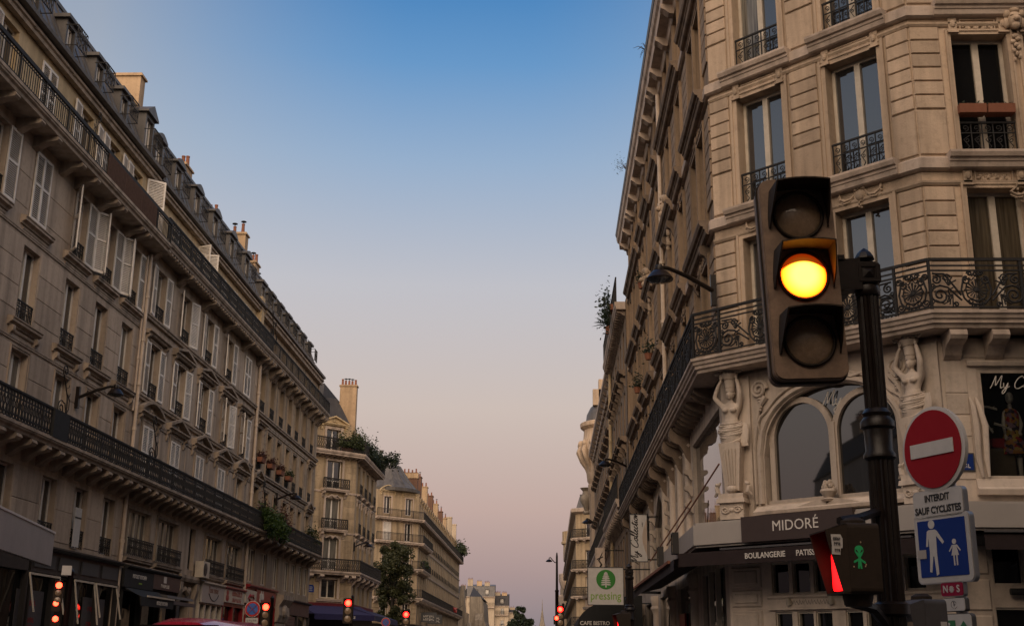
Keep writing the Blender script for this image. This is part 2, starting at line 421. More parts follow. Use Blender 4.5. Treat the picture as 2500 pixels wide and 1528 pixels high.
    def mesh(s, name, mat, smooth=False):
        me = bpy.data.meshes.new(name)
        me.from_pydata(s.v, [], s.f)
        me.materials.append(mat)
        if smooth:
            me.polygons.foreach_set('use_smooth', [True] * len(me.polygons))
            try:
                me.set_sharp_from_angle(angle=math.radians(42))
            except Exception:
                pass
        me.update()
        return me

CACHE = {}
def cached(key, fn):
    if key not in CACHE:
        CACHE[key] = fn()
    return CACHE[key]

WM = {}
I4 = Matrix.Identity(4)
def T(x=0, y=0, z=0):
    return Matrix.Translation((x, y, z))
def RZ(a): return Matrix.Rotation(a, 4, 'Z')
def RX(a): return Matrix.Rotation(a, 4, 'X')
def RY(a): return Matrix.Rotation(a, 4, 'Y')
def S(x, y, z): return Matrix.Diagonal((x, y, z, 1))

def ob(name, me, mw=I4, parent=None, kind=None, label=None, cat=None, group=None):
    o = bpy.data.objects.new(name, me)
    COL.objects.link(o)
    if parent is not None:
        o.parent = parent
        o.matrix_basis = WM[parent.name].inverted() @ mw
    else:
        o.matrix_basis = mw
    WM[o.name] = mw
    if kind: o['kind'] = kind
    if label: o['label'] = label
    if cat: o['category'] = cat
    if group: o['group'] = group
    return o

def thing(name, label, cat, mw=I4, group=None):
    return ob(name, None, mw, None, None, label, cat, group)

def arcpts(cx, cz, r, a0, a1, n, y=0.0, rz=None):
    rz = rz or r
    return [(cx + r * math.cos(a0 + (a1 - a0) * i / n), y, cz + rz * math.sin(a0 + (a1 - a0) * i / n)) for i in range(n + 1)]

def spiral(cx, cz, r0, r1, a0, turns, n=16, y=0.0):
    return [(cx + (r0 + (r1 - r0) * i / n) * math.cos(a0 + turns * 2 * PI * i / n), y,
             cz + (r0 + (r1 - r0) * i / n) * math.sin(a0 + turns * 2 * PI * i / n)) for i in range(n + 1)]

def text_mesh(s, size, mat, depth=0.004, align='CENTER', shear=0.0, space=1.0, offset=0.0):
    c = bpy.data.curves.new('t', 'FONT')
    c.body = s; c.size = size; c.extrude = depth / 2; c.align_x = align; c.align_y = 'CENTER'
    c.shear = shear; c.space_character = space; c.offset = offset; c.resolution_u = 3
    o = bpy.data.objects.new('t', c)
    me = bpy.data.meshes.new_from_object(o)
    me.transform(RX(PI / 2))
    bpy.data.objects.remove(o); bpy.data.curves.remove(c)
    me.materials.clear(); me.materials.append(mat)
    return me

def lettering(parent, s, size, mat, mw, sx=1.0, **kw):
    return ob('lettering', text_mesh(s, size, mat, **kw), mw @ S(sx, 1, 1), parent)

GLYPH = {  # joined-up handwriting, strokes of (x, z) points in a unit line height
    'M': (0.95, [[(0.0, 0.0), (0.14, 0.5), (0.24, 1.0), (0.3, 0.55), (0.36, 0.22), (0.55, 0.7), (0.7, 1.02), (0.72, 0.5), (0.78, 0.04), (0.92, 0.12)]]),
    'y': (0.5, [[(0.0, 0.45), (0.06, 0.12), (0.2, 0.06), (0.34, 0.45), (0.28, -0.1), (0.1, -0.42), (0.02, -0.25), (0.2, -0.02), (0.5, 0.16)]]),
    'C': (0.75, [[(0.7, 0.8), (0.52, 0.98), (0.24, 0.78), (0.08, 0.4), (0.16, 0.06), (0.42, 0.0), (0.72, 0.2)]]),
    'o': (0.42, [[(0.3, 0.45), (0.12, 0.4), (0.05, 0.18), (0.18, 0.02), (0.32, 0.16), (0.3, 0.42), (0.42, 0.4)]]),
    'l': (0.3, [[(0.0, 0.1), (0.2, 0.62), (0.24, 1.0), (0.14, 0.9), (0.1, 0.3), (0.16, 0.02), (0.3, 0.14)]]),
    'e': (0.36, [[(0.0, 0.14), (0.24, 0.34), (0.2, 0.48), (0.08, 0.3), (0.1, 0.06), (0.22, 0.02), (0.36, 0.16)]]),
    'c': (0.36, [[(0.28, 0.42), (0.14, 0.44), (0.06, 0.2), (0.14, 0.02), (0.36, 0.16)]]),
    't': (0.32, [[(0.02, 0.14), (0.18, 0.8), (0.12, 0.2), (0.2, 0.02), (0.32, 0.14)], [(0.0, 0.58), (0.34, 0.66)]]),
    'i': (0.24, [[(0.0, 0.14), (0.1, 0.46), (0.1, 0.06), (0.24, 0.14)], [(0.13, 0.66), (0.15, 0.7)]]),
    'n': (0.5, [[(0.0, 0.14), (0.08, 0.46), (0.08, 0.02), (0.24, 0.44), (0.32, 0.34), (0.34, 0.04), (0.5, 0.18)]]),
    ' ': (0.3, []),
}
def catmull(p, k=4):
    if len(p) < 3: return p
    q = [p[0]] + list(p) + [p[-1]]
    o = []
    for i in range(1, len(q) - 2):
        for j in range(k):
            t = j / k
            o.append(tuple(0.5 * ((2 * q[i][d]) + (-q[i - 1][d] + q[i + 1][d]) * t + (2 * q[i - 1][d] - 5 * q[i][d] + 4 * q[i + 1][d] - q[i + 2][d]) * t * t +
                                  (-q[i - 1][d] + 3 * q[i][d] - 3 * q[i + 1][d] + q[i + 2][d]) * t ** 3) for d in range(2)))
    o.append(p[-1])
    return o
def script_mesh(s, size, mat, r=0.035, slant=0.25):
    b = MB(); x = 0
    for ch in s:
        w, st = GLYPH[ch]
        for k in st:
            pts = [((x + px + slant * pz) * size, 0, pz * size) for px, pz in catmull(k)]
            b.tube(pts, r * size, 5)
        x += w
    b.xf(T(-x * size / 2, 0, 0) )
    return b.mesh('script', mat)

def evaluate(bm_obj):
    dg = bpy.context.evaluated_depsgraph_get()
    me = bpy.data.meshes.new_from_object(bm_obj.evaluated_get(dg))
    return me

def skin_mesh(verts, edges, radii, mat, sub=2, extra=None, voxel=None, smooth_it=2):
    me = bpy.data.meshes.new('sk'); me.from_pydata(verts, edges, []); o = bpy.data.objects.new('sk', me); COL.objects.link(o)
    m = o.modifiers.new('s', 'SKIN')
    for i, r in enumerate(radii):
        rr = r if isinstance(r, tuple) else (r, r)
        me.skin_vertices[0].data[i].radius = rr
        me.skin_vertices[0].data[i].use_root = (i == 0)
    mm = o.modifiers.new('u', 'SUBSURF'); mm.levels = sub; mm.render_levels = sub
    a = evaluate(o); bpy.data.objects.remove(o)
    b = MB(); b.add([v.co[:] for v in a.vertices], [tuple(p.vertices) for p in a.polygons])
    bpy.data.meshes.remove(a)
    if extra: extra(b)
    me2 = b.mesh('sk2', mat, True)
    if voxel:
        o = bpy.data.objects.new('sk', me2); COL.objects.link(o)
        r = o.modifiers.new('r', 'REMESH'); r.mode = 'VOXEL'; r.voxel_size = voxel; r.use_smooth_shade = True
        sm = o.modifiers.new('m', 'SMOOTH'); sm.factor = 0.5; sm.iterations = smooth_it
        a = evaluate(o); bpy.data.objects.remove(o)
        a.materials.clear(); a.materials.append(mat)
        return a
    return me2

# ------------------------------------------------------------------ building pieces (all face -y, x to the right seen from outside)
def wall_mesh(name, mat, u0, u1, z0, z1, ops, reveal=0.22, y=0.0):
    us = sorted({u0, u1, *[q for o in ops for q in o[:2] if u0 < q < u1]})
    zs = sorted({z0, z1, *[q for o in ops for q in o[2:4] if z0 < q < z1]})
    b = MB()
    for i in range(len(us) - 1):
        for j in range(len(zs) - 1):
            cx, cz = (us[i] + us[i + 1]) / 2, (zs[j] + zs[j + 1]) / 2
            if any(o[0] < cx < o[1] and o[2] < cz < o[3] for o in ops): continue
            b.add([(us[i], y, zs[j]), (us[i + 1], y, zs[j]), (us[i + 1], y, zs[j + 1]), (us[i], y, zs[j + 1])], [(0, 1, 2, 3)])
    for o in ops:
        a, c, e, d = o[:4]
        r = o[4] if len(o) > 4 else reveal
        b.add([(a, y, e), (a, y + r, e), (a, y + r, d), (a, y, d)], [(0, 1, 2, 3)])
        b.add([(c, y, e), (c, y, d), (c, y + r, d), (c, y + r, e)], [(0, 1, 2, 3)])
        b.add([(a, y, d), (a, y + r, d), (c, y + r, d), (c, y, d)], [(0, 1, 2, 3)])
        b.add([(a, y, e), (c, y, e), (c, y + r, e), (a, y + r, e)], [(0, 1, 2, 3)])
    return b.mesh(name, mat)

GL = ['glass', 'glass', 'glass2', 'curtain', 'curtain']
def win_frame(w, h, n, mat, transom=None, t=0.05):
    def mk():
        b = MB()
        x0, x1 = -w / 2, w / 2
        b.box(x0, x0 + t, 0, .07, 0, h); b.box(x1 - t, x1, 0, .07, 0, h)
        b.box(x0 + t, x1 - t, 0, .07, h - t, h); b.box(x0 + t, x1 - t, 0, .07, 0, t * 1.5)
        for i in range(1, n):
            cx = x0 + w * i / n
            m = t * (0.9 if n == 2 else 0.55)
            b.box(cx - m, cx + m, -.012, .058, t * 1.5, h - t)
        if transom:
            for i in range(n):
                a = x0 + w * i / n + t; c = x0 + w * (i + 1) / n - t
                b.box(a, c, .004, .05, h * transom - .02, h * transom + .02)
        return b.mesh('window', mat)
    return cached(('win', round(w, 2), round(h, 2), n, mat.name, transom), mk)

def pane_mesh(w, h, mat):
    return cached(('pane', round(w, 3), round(h, 2), mat.name), lambda: MB().box(-w / 2, w / 2, 0, .012, 0, h).mesh('pane', mat))

def window(p, F, u, z0, z1, w, n=2, y=.17, frame='white', glass=None, transom=None, panes=True):
    h = z1 - z0
    f = ob('window', win_frame(w, h, n, M[frame], transom), F @ T(u, y, z0), p)
    if not panes:
        ob('pane', pane_mesh(w - .08, h - .1, M[glass or rnd.choice(GL)]), F @ T(u, y + .03, z0 + .06), f)
        return f
    g = glass or rnd.choice(GL)
    for i in range(n):
        gg = g
        if glass is None and rnd.random() < .25: gg = rnd.choice(GL)
        ob('pane', pane_mesh(w / n - .06, h - .1, M[gg]), F @ T(u - w / 2 + w * (i + .5) / n, y + .03, z0 + .06), f)
    return f

def shutter_parts(w, h, mat):
    def mk():
        b = MB(); t = .055
        b.box(0, t, -.018, .018, 0, h); b.box(w - t, w, -.018, .018, 0, h)
        for z in (0, h * .52, h - t * 1.2): b.box(t, w - t, -.018, .018, z, z + t * 1.2)
        return b.mesh('shutter', mat)
    def ms():
        b = MB(); t = .055; k = int(h / .055)
        for i in range(k):
            z = .06 + (h - .14) * (i + .5) / k
            if abs(z - h * .54) < .05: continue
            b.add([(t, -.016, z - .02), (w - t, -.016, z - .02), (w - t, .014, z + .02), (t, .014, z + .02),
                   (t, -.011, z - .023), (w - t, -.011, z - .023), (w - t, .019, z + .017), (t, .019, z + .017)],
                  [(0, 1, 2, 3), (7, 6, 5, 4), (0, 4, 5, 1), (3, 2, 6, 7)])
        return b.mesh('slats', mat)
    return cached(('sh', round(w, 2), round(h, 2), mat.name), mk), cached(('sl', round(w, 2), round(h, 2), mat.name), ms)

def shutter(p, F, hinge, z0, h, w, side, ang, mat='shutter', y=-.03):
    """side -1: hinged on the left edge of the opening and folded to the left; ang = how far it stands off the wall"""
    fr, sl = shutter_parts(w, h, M[mat])
    if side < 0: mw = F @ T(hinge, y, z0) @ RZ(PI + ang) 
    else: mw = F @ T(hinge, y, z0) @ RZ(-ang)
    s = ob('shutter', fr, mw, p)
    ob('slats', sl, mw, s, kind='stuff')
    return s

LEDGE = [(0, 0), (-.05, 0), (-.07, .05), (-.14, .09), (-.17, .10), (-.17, .17), (-.2, .19), (-.2, .22), (0, .26)]
def ledge(p, F, u0, u1, z, h=.26, d=.2, mat='trim_l', name='window_ledge', y=0.0):
    pr = [(y + a * d / .2, b * h / .26) for a, b in LEDGE]
    me = MB().prof(pr[::-1], -(u1 - u0) / 2, (u1 - u0) / 2)
    return ob(name, me.mesh(name, M[mat]), F @ T((u0 + u1) / 2, 0, z), p)

def band(p, F, u0, u1, z0, z1, d, mat, name='string_course', y=0.0):
    h = z1 - z0
    pr = [(y, 0), (y - d * .7, 0), (y - d * .75, h * .45), (y - d, h * .55), (y - d, h * .85), (y - d * .9, h), (y, h)]
    return ob(name, MB().prof(pr[::-1], 0, u1 - u0).mesh(name, M[mat]), F @ T(u0, 0, z0), p)

def corbel_mesh(d, h, w, mat):
    def mk():
        pr = [(0.02, 0), (-.05 * d, .02 * h), (-.22 * d, .16 * h), (-.34 * d, .34 * h), (-.5 * d, .50 * h), (-.74 * d, .55 * h), (-.92 * d, .62 * h),
              (-d, .76 * h), (-.97 * d, .92 * h), (-.9 * d, h), (0.02, h)]
        return MB().prof(pr[::-1], -w / 2, w / 2).mesh('corbel', mat)
    return cached(('corbel', d, h, w, mat.name), mk)

def rail_plain(w, h, mat, step=.11):
    def mk():
        b = MB()
        for z in (.06, h * .86): b.box(0, w, -.012, .012, z, z + .022)
        k = int(w / step)
        for i in range(k + 1):
            x = w * i / k
            b.box(x - .008, x + .008, -.008, .008, 0, h)
        return b.mesh('railing_panel', mat)
    return cached(('rp', round(w, 2), round(h, 2), mat.name), mk)

def rail_fancy(w, h, mat, step=.15, n=8):
    """rows of small rings and lyre shaped bars, as on the long balconies"""
    def mk():
        b = MB()
        for z in (.04, h * .18, h * .78, h * .97): b.box(0, w, -.013, .013, z, z + .022)
        k = max(1, int(w / step)); s = w / k
        for i in range(k):
            c = s * (i + .5)
            b.tube(arcpts(c, h * .885, s * .32, 0, 2 * PI, n), .012, 4, False)
            b.tube(arcpts(c, h * .12, s * .28, 0, 2 * PI, n), .011, 4, False)
            b.box(s * i - .009, s * i + .009, -.009, .009, .05, h)
            b.tube([(c - s * .38, 0, h * .76), (c - s * .12, 0, h * .62), (c - s * .1, 0, h * .5), (c - s * .33, 0, h * .36), (c - s * .2, 0, h * .24), (c, 0, h * .2)], .0105, 4, False)
            b.tube([(c + s * .38, 0, h * .76), (c + s * .12, 0, h * .62), (c + s * .1, 0, h * .5), (c + s * .33, 0, h * .36), (c + s * .2, 0, h * .24), (c, 0, h * .2)], .0105, 4, False)
            b.add([(c - .03, 0, h * .48), (c, -.012, h * .42), (c + .03, 0, h * .48), (c, -.012, h * .56)], [(0, 1, 2, 3)])
        return b.mesh('railing_panel', mat)
    return cached(('rf', round(w, 2), round(h, 2), mat.name), mk)

def rail_scroll(w, h, mat, half=False):
    """wrought iron panel with a fan in a lyre of scrolls"""
    def mk():
        b = MB(); t = .0165
        for z in (.05, h * .80, h * .90): b.box(0, w, -.012, .012, z - .01, z + .014)
        def mir(pts, r=t):
            b.tube([(cx + x, y, z) for x, y, z in pts], r, 5, True)
            b.tube([(cx - x, y, z) for x, y, z in pts], r, 5, True)
        cx = w / 2
        fz = h * .40
        b.lathe([(0, -.02), (.035, -.012), (.045, 0), (.035, .012), (0, .02)], 8, (0, 0, 0))
        i0 = len(b.v) - 5 * 8
        b.xf(T(cx, 0, fz) @ RX(PI / 2), i0)
        for k in range(11):
            a = PI * (-0.12 + 1.24 * k / 10)
            L = h * (.23 if k % 2 else .19)
            d = (math.cos(a), math.sin(a))
            b.tube([(cx + d[0] * .04, 0, fz + d[1] * .04), (cx + d[0] * L * .7, 0, fz + d[1] * L * .7), (cx + d[0] * L, 0, fz + d[1] * L)], [.009, .014, .021], 4)
        lw = h * .26
        lyre = [(0, 0, h * .12), (lw * .55, 0, h * .13), (lw * .95, 0, h * .25), (lw * 1.1, 0, h * .42), (lw * .92, 0, h * .60), (lw * .62, 0, h * .685)]
        mir(lyre); mir(spiral(lw * .66, h * .60, h * .085, .012, PI / 2, -1.35, 18))
        mir([(0, 0, h * .78), (lw * .22, 0, h * .70), (lw * .5, 0, h * .73), (lw * .4, 0, h * .78)])
        mir([(0, 0, h * .16), (lw * .4, 0, h * .24), (lw * .62, 0, h * .20), (lw * .5, 0, h * .14), (lw * .3, 0, h * .17)], .014)
        mir(spiral(lw * .28, h * .10, h * .05, .01, PI, 1.2, 12), .014)
        b.ball((cx, 0, h * .70), .025, 6, 4); b.ball((cx, 0, h * .80), .02, 6, 4)
        for dx in (-.06, -.03, 0, .03, .06): b.ball((cx + dx, 0, h * .92), .014, 5, 3)
        mir([(0, 0, h * .2), (lw * .35, 0, h * .2), (lw * .66, 0, h * .28), (lw * .78, 0, h * .42), (lw * .66, 0, h * .54)], .013)
        for k in range(7):
            a = PI * (1.1 + .8 * k / 6)
            b.tube([(cx + .05 * math.cos(a), 0, fz + .05 * math.sin(a)), (cx + h * .16 * math.cos(a), 0, fz + h * .16 * math.sin(a))], [.008, .014], 4)
        mir(spiral(lw * .42, h * .74, h * .055, .012, 0, 1.3, 12), .013)
        mir([(lw * .1, 0, h * .66), (lw * .3, 0, h * .60), (lw * .5, 0, h * .66)], .012)
        if half:
            mir(spiral(w * .36, h * .16, h * .085, .012, PI, 1.5, 16), .014); mir(spiral(w * .38, h * .68, h * .07, .012, PI, -1.5, 16), .014)
        if not half:
            e = w / 2
            mir([(e * .98, 0, h * .12), (e * .9, 0, h * .2), (e * .72, 0, h * .13), (e * .6, 0, h * .19), (e * .62, 0, h * .3)], .013)
            mir(spiral(e * .63, h * .66, h * .075, .012, PI, -1.4, 14), .013)
            mir(spiral(e * .93, h * .5, h * .05, .01, PI, 1.3, 12), .012)
            mir([(e * .5, 0, h * .46), (e * .62, 0, h * .40), (e * .58, 0, h * .30)], .012)
            # big snail scrolls and leaf sprays towards the posts
            mir([(lw * 1.12, 0, h * .2), (e * .62, 0, h * .46), (e * .8, 0, h * .5)] + spiral(e * .80, h * .30, h * .19, .014, PI / 2, -1.9, 30))
            mir([(lw * 1.14, 0, h * .3), (e * .55, 0, h * .58), (e * .68, 0, h * .73), (e * .93, 0, h * .74)])
            mir(spiral(e * .86, h * .62, h * .10, .012, PI / 2, 1.5, 18))
            for q in range(4):
                a = PI * (.30 + .17 * q)
                mir([(e * .60, 0, h * .5), (e * .60 + .08 * math.cos(a), 0, h * .5 + .10 * math.sin(a)), (e * .60 + .15 * math.cos(a), 0, h * .5 + .15 * math.sin(a))], .012)
                a = -PI * (.08 + .13 * q)
                mir([(e * .52, 0, h * .32), (e * .52 + .09 * math.cos(a), 0, h * .32 + .10 * math.sin(a)), (e * .52 + .12 * math.cos(a) , 0, h * .32 + .19 * math.sin(a))], .012)
            mir(spiral(e * .46, h * .12, h * .05, .01, 0, 1.2, 12), .014)
        return b.mesh('railing_panel', mat)
    return cached(('rs', round(w, 2), round(h, 2), mat.name, half), mk)

def guard(p, F, u, z, w, h, mat='iron', y=.06):
    """window guard of little scrolls between bars"""
    def mk():
        b = MB()
        b.box(-w / 2 - .05, w / 2 + .05, -.018, .018, h - .02, h + .012)
        for q in (.03, h * .66): b.box(-w / 2, w / 2, -.01, .01, q, q + .018)
        k = max(3, int(w / .16)); s = w / k
        for i in range(k + 1):
            x = -w / 2 + s * i
            b.box(x - .009, x + .009, -.009, .009, 0, h)
        for i in range(k):
            c = -w / 2 + s * (i + .5)
            b.tube(spiral(c, h * .83, s * .34, .01, -PI / 2, 1.3, 9), .009, 4, False)
            b.tube([(c + s * .3, 0, h * .60), (c - s * .25, 0, h * .48), (c + s * .22, 0, h * .26), (c - s * .3, 0, h * .08)], .009, 4, False)
            b.tube(spiral(c + s * .05, h * .46, s * .25, .01, PI, 1.1, 7), .008, 4, False)
        return b.mesh('window_guard', M[mat])
    return ob('window_guard', cached(('guard', round(w, 2), round(h, 2), mat), mk), F @ T(u, y, z), p)

def balcony(p, F, u0, u1, z, d, rail_h, style='fancy', slab_h=.22, slab='trim_l', iron='iron', pw=1.2, corb=None, ch=.42, cw=.2, cd=.85, posts=True, thin_rail=.05, y=0.0, rail=True):
    pr = [(y, 0), (y - d * .86, 0), (y - d * .88, slab_h * .3), (y - d * .96, slab_h * .45), (y - d * .97, slab_h * .6), (y - d, slab_h * .65), (y - d, slab_h), (y, slab_h)]
    s = ob('balcony', MB().prof(pr[::-1], 0, u1 - u0).mesh('balcony', M[slab]), F @ T(u0, 0, z), p)
    if corb:
        for c in corb:
            ob('corbel', corbel_mesh(d * cd, ch, cw, M[slab]), F @ T(c, y, z - ch), s)
    if rail:
        k = max(1, round((u1 - u0) / pw)); w = (u1 - u0) / k
        yy = y - d + .06
        fn = {'fancy': rail_fancy, 'plain': rail_plain, 'scroll': rail_scroll}[style]
        for i in range(k):
            ob('railing_panel', fn(w, rail_h, M[iron]), F @ T(u0 + w * i, yy, z + slab_h), s)
        b = MB().box(0, u1 - u0, -.028, .028, rail_h, rail_h + thin_rail)
        ob('hand_rail', b.mesh('hand_rail', M[iron]), F @ T(u0, yy, z + slab_h), s)
        if posts:
            pm = cached(('bp', rail_h, iron), lambda: MB().box(-.022, .022, -.022, .022, 0, rail_h + .02).mesh('railing_post', M[iron]))
            for i in range(k + 1):
                ob('railing_post', pm, F @ T(u0 + w * i, yy, z + slab_h), s)
    return s

def block_mesh(w, h, d, mat, ch=.012):
    def mk():
        b = MB(); x, z, c = w / 2, h / 2, ch
        v = [(-x, 0, -z), (x, 0, -z), (x, 0, z), (-x, 0, z), (-x, -d + c, -z), (x, -d + c, -z), (x, -d + c, z), (-x, -d + c, z),
             (-x + c, -d, -z + c), (x - c, -d, -z + c), (x - c, -d, z - c), (-x + c, -d, z - c)]
        f = [(8, 9, 10, 11)]
        for i in range(4):
            j = (i + 1) % 4
            f += [(i, j, 4 + j, 4 + i), (4 + i, 4 + j, 8 + j, 8 + i)]
        return b.add(v, f).mesh('stone_block', mat)
    return cached(('blk', round(w, 2), round(h, 3), d, mat.name, ch), mk)

def blocks(p, F, u0, u1, z0, z1, course, d=.03, gap=.018, mat='stone_r', cols=1, stagger=False):
    k = max(1, round((z1 - z0) / course)); h = (z1 - z0) / k
    for i in range(k):
        n = cols
        w = (u1 - u0) / n
        for j in range(n):
            ob('stone_block', block_mesh(w - gap * (1 if n > 1 else 0), h - gap, d, M[mat]), F @ T(u0 + w * (j + .5), 0, z0 + h * (i + .5)), p)

def pediment(p, F, u, z, w, h, d, seg=False, mat='trim_l', flat=False):
    b = MB()
    base = [(0, 0), (-d * .6, 0), (-d * .7, .05), (-d, .08), (-d, .13), (0, .14)]
    b.prof(base[::-1], -w / 2, w / 2)
    if not flat:
        n = 10 if seg else 2
        top = []
        for i in range(n + 1):
            t = i / n
            x = -w / 2 + w * t
            zz = .14 + (h * math.sin(PI * t) if seg else h * (1 - abs(2 * t - 1)))
            top.append((x, zz))
        for i in range(n):
            (xa, za), (xb, zb) = top[i], top[i + 1]
            b.add([(xa, 0, za - .001), (xb, 0, zb - .001), (xb, 0, zb + .09), (xa, 0, za + .09), (xa, -d, za - .001), (xb, -d, zb - .001), (xb, -d, zb + .09), (xa, -d, za + .09)],
                  [(4, 5, 6, 7), (0, 4, 7, 3), (1, 2, 6, 5), (3, 7, 6, 2), (0, 1, 5, 4)])
            b.add([(xa, -.03, .12), (xb, -.03, .12), (xb, -.03, zb), (xa, -.03, za)], [(0, 1, 2, 3)])
        b.ball((0, -.05, .14 + h * .35), (.09, .05, .07), 7, 5)
        for sx in (-1, 1): b.tube([(sx * .1, -.05, .14 + h * .3), (sx * .25, -.05, .2), (sx * .38, -.05, .19)], [.03, .03, .015], 5)
    for sx in (-1, 1):
        q = len(b.v)
        pr = [(0, -.34), (-.04, -.34), (-.07, -.25), (-.06, -.14), (-d * .7, -.07), (-d * .75, 0), (0, 0)]
        b.prof(pr[::-1], sx * (w / 2 - .14) - .07, sx * (w / 2 - .14) + .07)
    return ob('pediment', b.mesh('pediment', M[mat]), F @ T(u, 0, z), p)

def surround(p, F, u, z0, z1, w, t=.12, d=.035, mat='trim_l', sill=False):
    def mk():
        b = MB(); h = z1 - z0
        for sx in (-1, 1):
            a, c = sorted((sx * w / 2, sx * (w / 2 + t)))
            b.box(a, c, -d, .001, 0, h + t)
            a, c = sorted((sx * (w / 2 + t * .65), sx * (w / 2 + t)))
            b.box(a, c, -d - .018, -d, 0, h + t)
        b.box(-w / 2, w / 2, -d, .001, h, h + t); b.box(-w / 2 - t * .6, w / 2 + t * .6, -d - .018, -d, h + t * .65, h + t)
        return b.mesh('window_surround', M[mat])
    return ob('window_surround', cached(('sur', round(w, 2), round(z1 - z0, 2), t, d, mat), mk), F @ T(u, 0, z0), p)

def console(p, F, u, z, h=.3, d=.15, w=.14, mat='trim_l'):
    return ob('console', corbel_mesh(d, h, w, M[mat]), F @ T(u, 0, z - h), p)

def chimney(p, mw, w, d, h, pots=5, mat='chimney', cowls=True, name='chimney'):
    """stack standing on z=0 of mw, w along x"""
    b = MB().box(-w / 2, w / 2, -d / 2, d / 2, 0, h)
    b.box(-w / 2 - .06, w / 2 + .06, -d / 2 - .06, d / 2 + .06, h, h + .06); b.box(-w / 2 - .03, w / 2 + .03, -d / 2 - .03, d / 2 + .03, h + .06, h + .11)
    c = ob(name, b.mesh(name, M[mat]), mw, p)
    pm = cached('pot', lambda: MB().lathe([(.075, 0), (.085, .02), (.08, .06), (.066, .3), (.078, .31), (.078, .35), (.058, .35), (.058, .1)], 8).mesh('chimney_pot', M['terracotta'], True))
    cm = cached('cowl', lambda: MB().lathe([(.02, .3), (.02, .46), (.13, .46), (.11, .49), (0, .53)], 8).mesh('chimney_cowl', M['iron_far']))
    for i in range(pots):
        x = (-w / 2 + w * (i + .5) / pots)
        s = rnd.uniform(.75, 1.3)
        ob('chimney_pot', pm, mw @ T(x, rnd.uniform(-.05, .05), h + .11) @ S(1, 1, s), c)
        if cowls and rnd.random() < .6: ob('chimney_cowl', cm, mw @ T(x, 0, h + .11 + .35 * (s - 1)), c)
    return c

def mansard(p, F, u0, u1, z0, z1, y0, y1, mat='zinc', seams=True, back=4.0, rise=.8, left_cap=True):
    """steep front slope, flat top slope behind it, standing seams"""
    n = u1 - u0
    b = MB()
    b.add([(0, y0, z0), (n, y0, z0), (n, y1, z1), (0, y1, z1), (0, back, z1 + rise), (n, back, z1 + rise)], [(0, 1, 2, 3), (3, 2, 5, 4)])
    b.add([(0, y0, z0), (0, y1, z1), (0, back, z1 + rise), (0, back, z0)], [(3, 2, 1, 0) if False else (0, 1, 2, 3)])
    b.add([(n, y0, z0), (n, y1, z1), (n, back, z1 + rise), (n, back, z0)], [(0, 3, 2, 1)])
    b.add([(0, back, z0), (n, back, z0), (n, back, z1 + rise), (0, back, z1 + rise)], [(0, 3, 2, 1)])
    b.box(0, n, y1 - .06, y1 + .08, z1 - .05, z1 + .06)
    b.box(0, n, y0 - .02, y0 + .1, z0 - .02, z0 + .1)
    if seams:
        k = int(n / .5); q = Vector((0, y1 - y0, z1 - z0)).normalized(); nn = Vector((0, -q.z, q.y))
        for i in range(k + 1):
            x = n * i / k
            A = Vector((x, y0, z0)); B = Vector((x, y1, z1))
            b.bar(A + nn * .012, B + nn * .012, .03, .05)
    return ob('roof', b.mesh('roof', M[mat]), F @ T(u0, 0, 0), p)

def dormer(p, F, u, z, y, w=.9, h=1.25, depth=.9, roof='curved', mat='zinc', cheek='zinc', rail=True, glass=None):
    b = MB(); t = .1
    b.box(-w / 2, -w / 2 + t, 0, depth, 0, h); b.box(w / 2 - t, w / 2, 0, depth, 0, h)
    b.box(-w / 2 + t, w / 2 - t, 0, depth, h - .12, h); b.box(-w / 2 + t, w / 2 - t, .0, depth, -.12, .03)
    ov = .1
    if roof == 'curved':
        pts = [(-w / 2 - ov, h), (w / 2 + ov, h), (w / 2 + ov, h + .07), (w * .25, h + .2), (0, h + .24), (-w * .25, h + .2), (-w / 2 - ov, h + .07)]
    elif roof == 'gable':
        pts = [(-w / 2 - ov, h), (w / 2 + ov, h), (w / 2 + ov, h + .06), (0, h + .38), (-w / 2 - ov, h + .06)]
    else:
        pts = [(-w / 2 - ov, h), (w / 2 + ov, h), (w / 2 + ov, h + .1), (-w / 2 - ov, h + .1)]
    b.profy(pts, -ov, depth)
    d = ob('dormer', b.mesh('dormer', M[mat]), F @ T(u, y, z), p)
    f = ob('window', win_frame(w - 2 * t, h - .15, 2, M['white'], None, .04), F @ T(u, y + .1, z + .03), d)
    gw = (w - 2 * t) / 2 - .06
    ob('pane', pane_mesh(w - 2 * t - .06, h - .25, M[glass or rnd.choice(['glass2', 'curtain', 'glass_up'])]), F @ T(u, y + .13, z + .08), d)
    if rail:
        ob('railing_panel', cached(('drail', round(w, 2)), lambda: rail_dorm(w)), F @ T(u, y - .32, z + .05), d)
    return d
def rail_dorm(w):
    b = MB(); h = .62
    for z in (.02, h * .6, h): b.box(-w / 2, w / 2, -.01, .01, z - .012, z + .012)
    k = 7
    for i in range(k + 1):
        x = -w / 2 + w * i / k
        b.box(x - .008, x + .008, -.008, .008, 0, h)
    for sx in (-1, 1): b.bar((sx * w / 2, 0, h), (sx * w / 2, .35, h), .02); b.bar((sx * w / 2, 0, .02), (sx * w / 2, .3, .02), .02)
    for i in range(4):
        x = -w / 2 + w * (i + .5) / 4
        b.tube([(x - .1, 0, .35), (x + .02, -.01, .2), (x - .05, 0, .05)], .009, 4)
    return b.mesh('railing_panel', M['iron_far'])

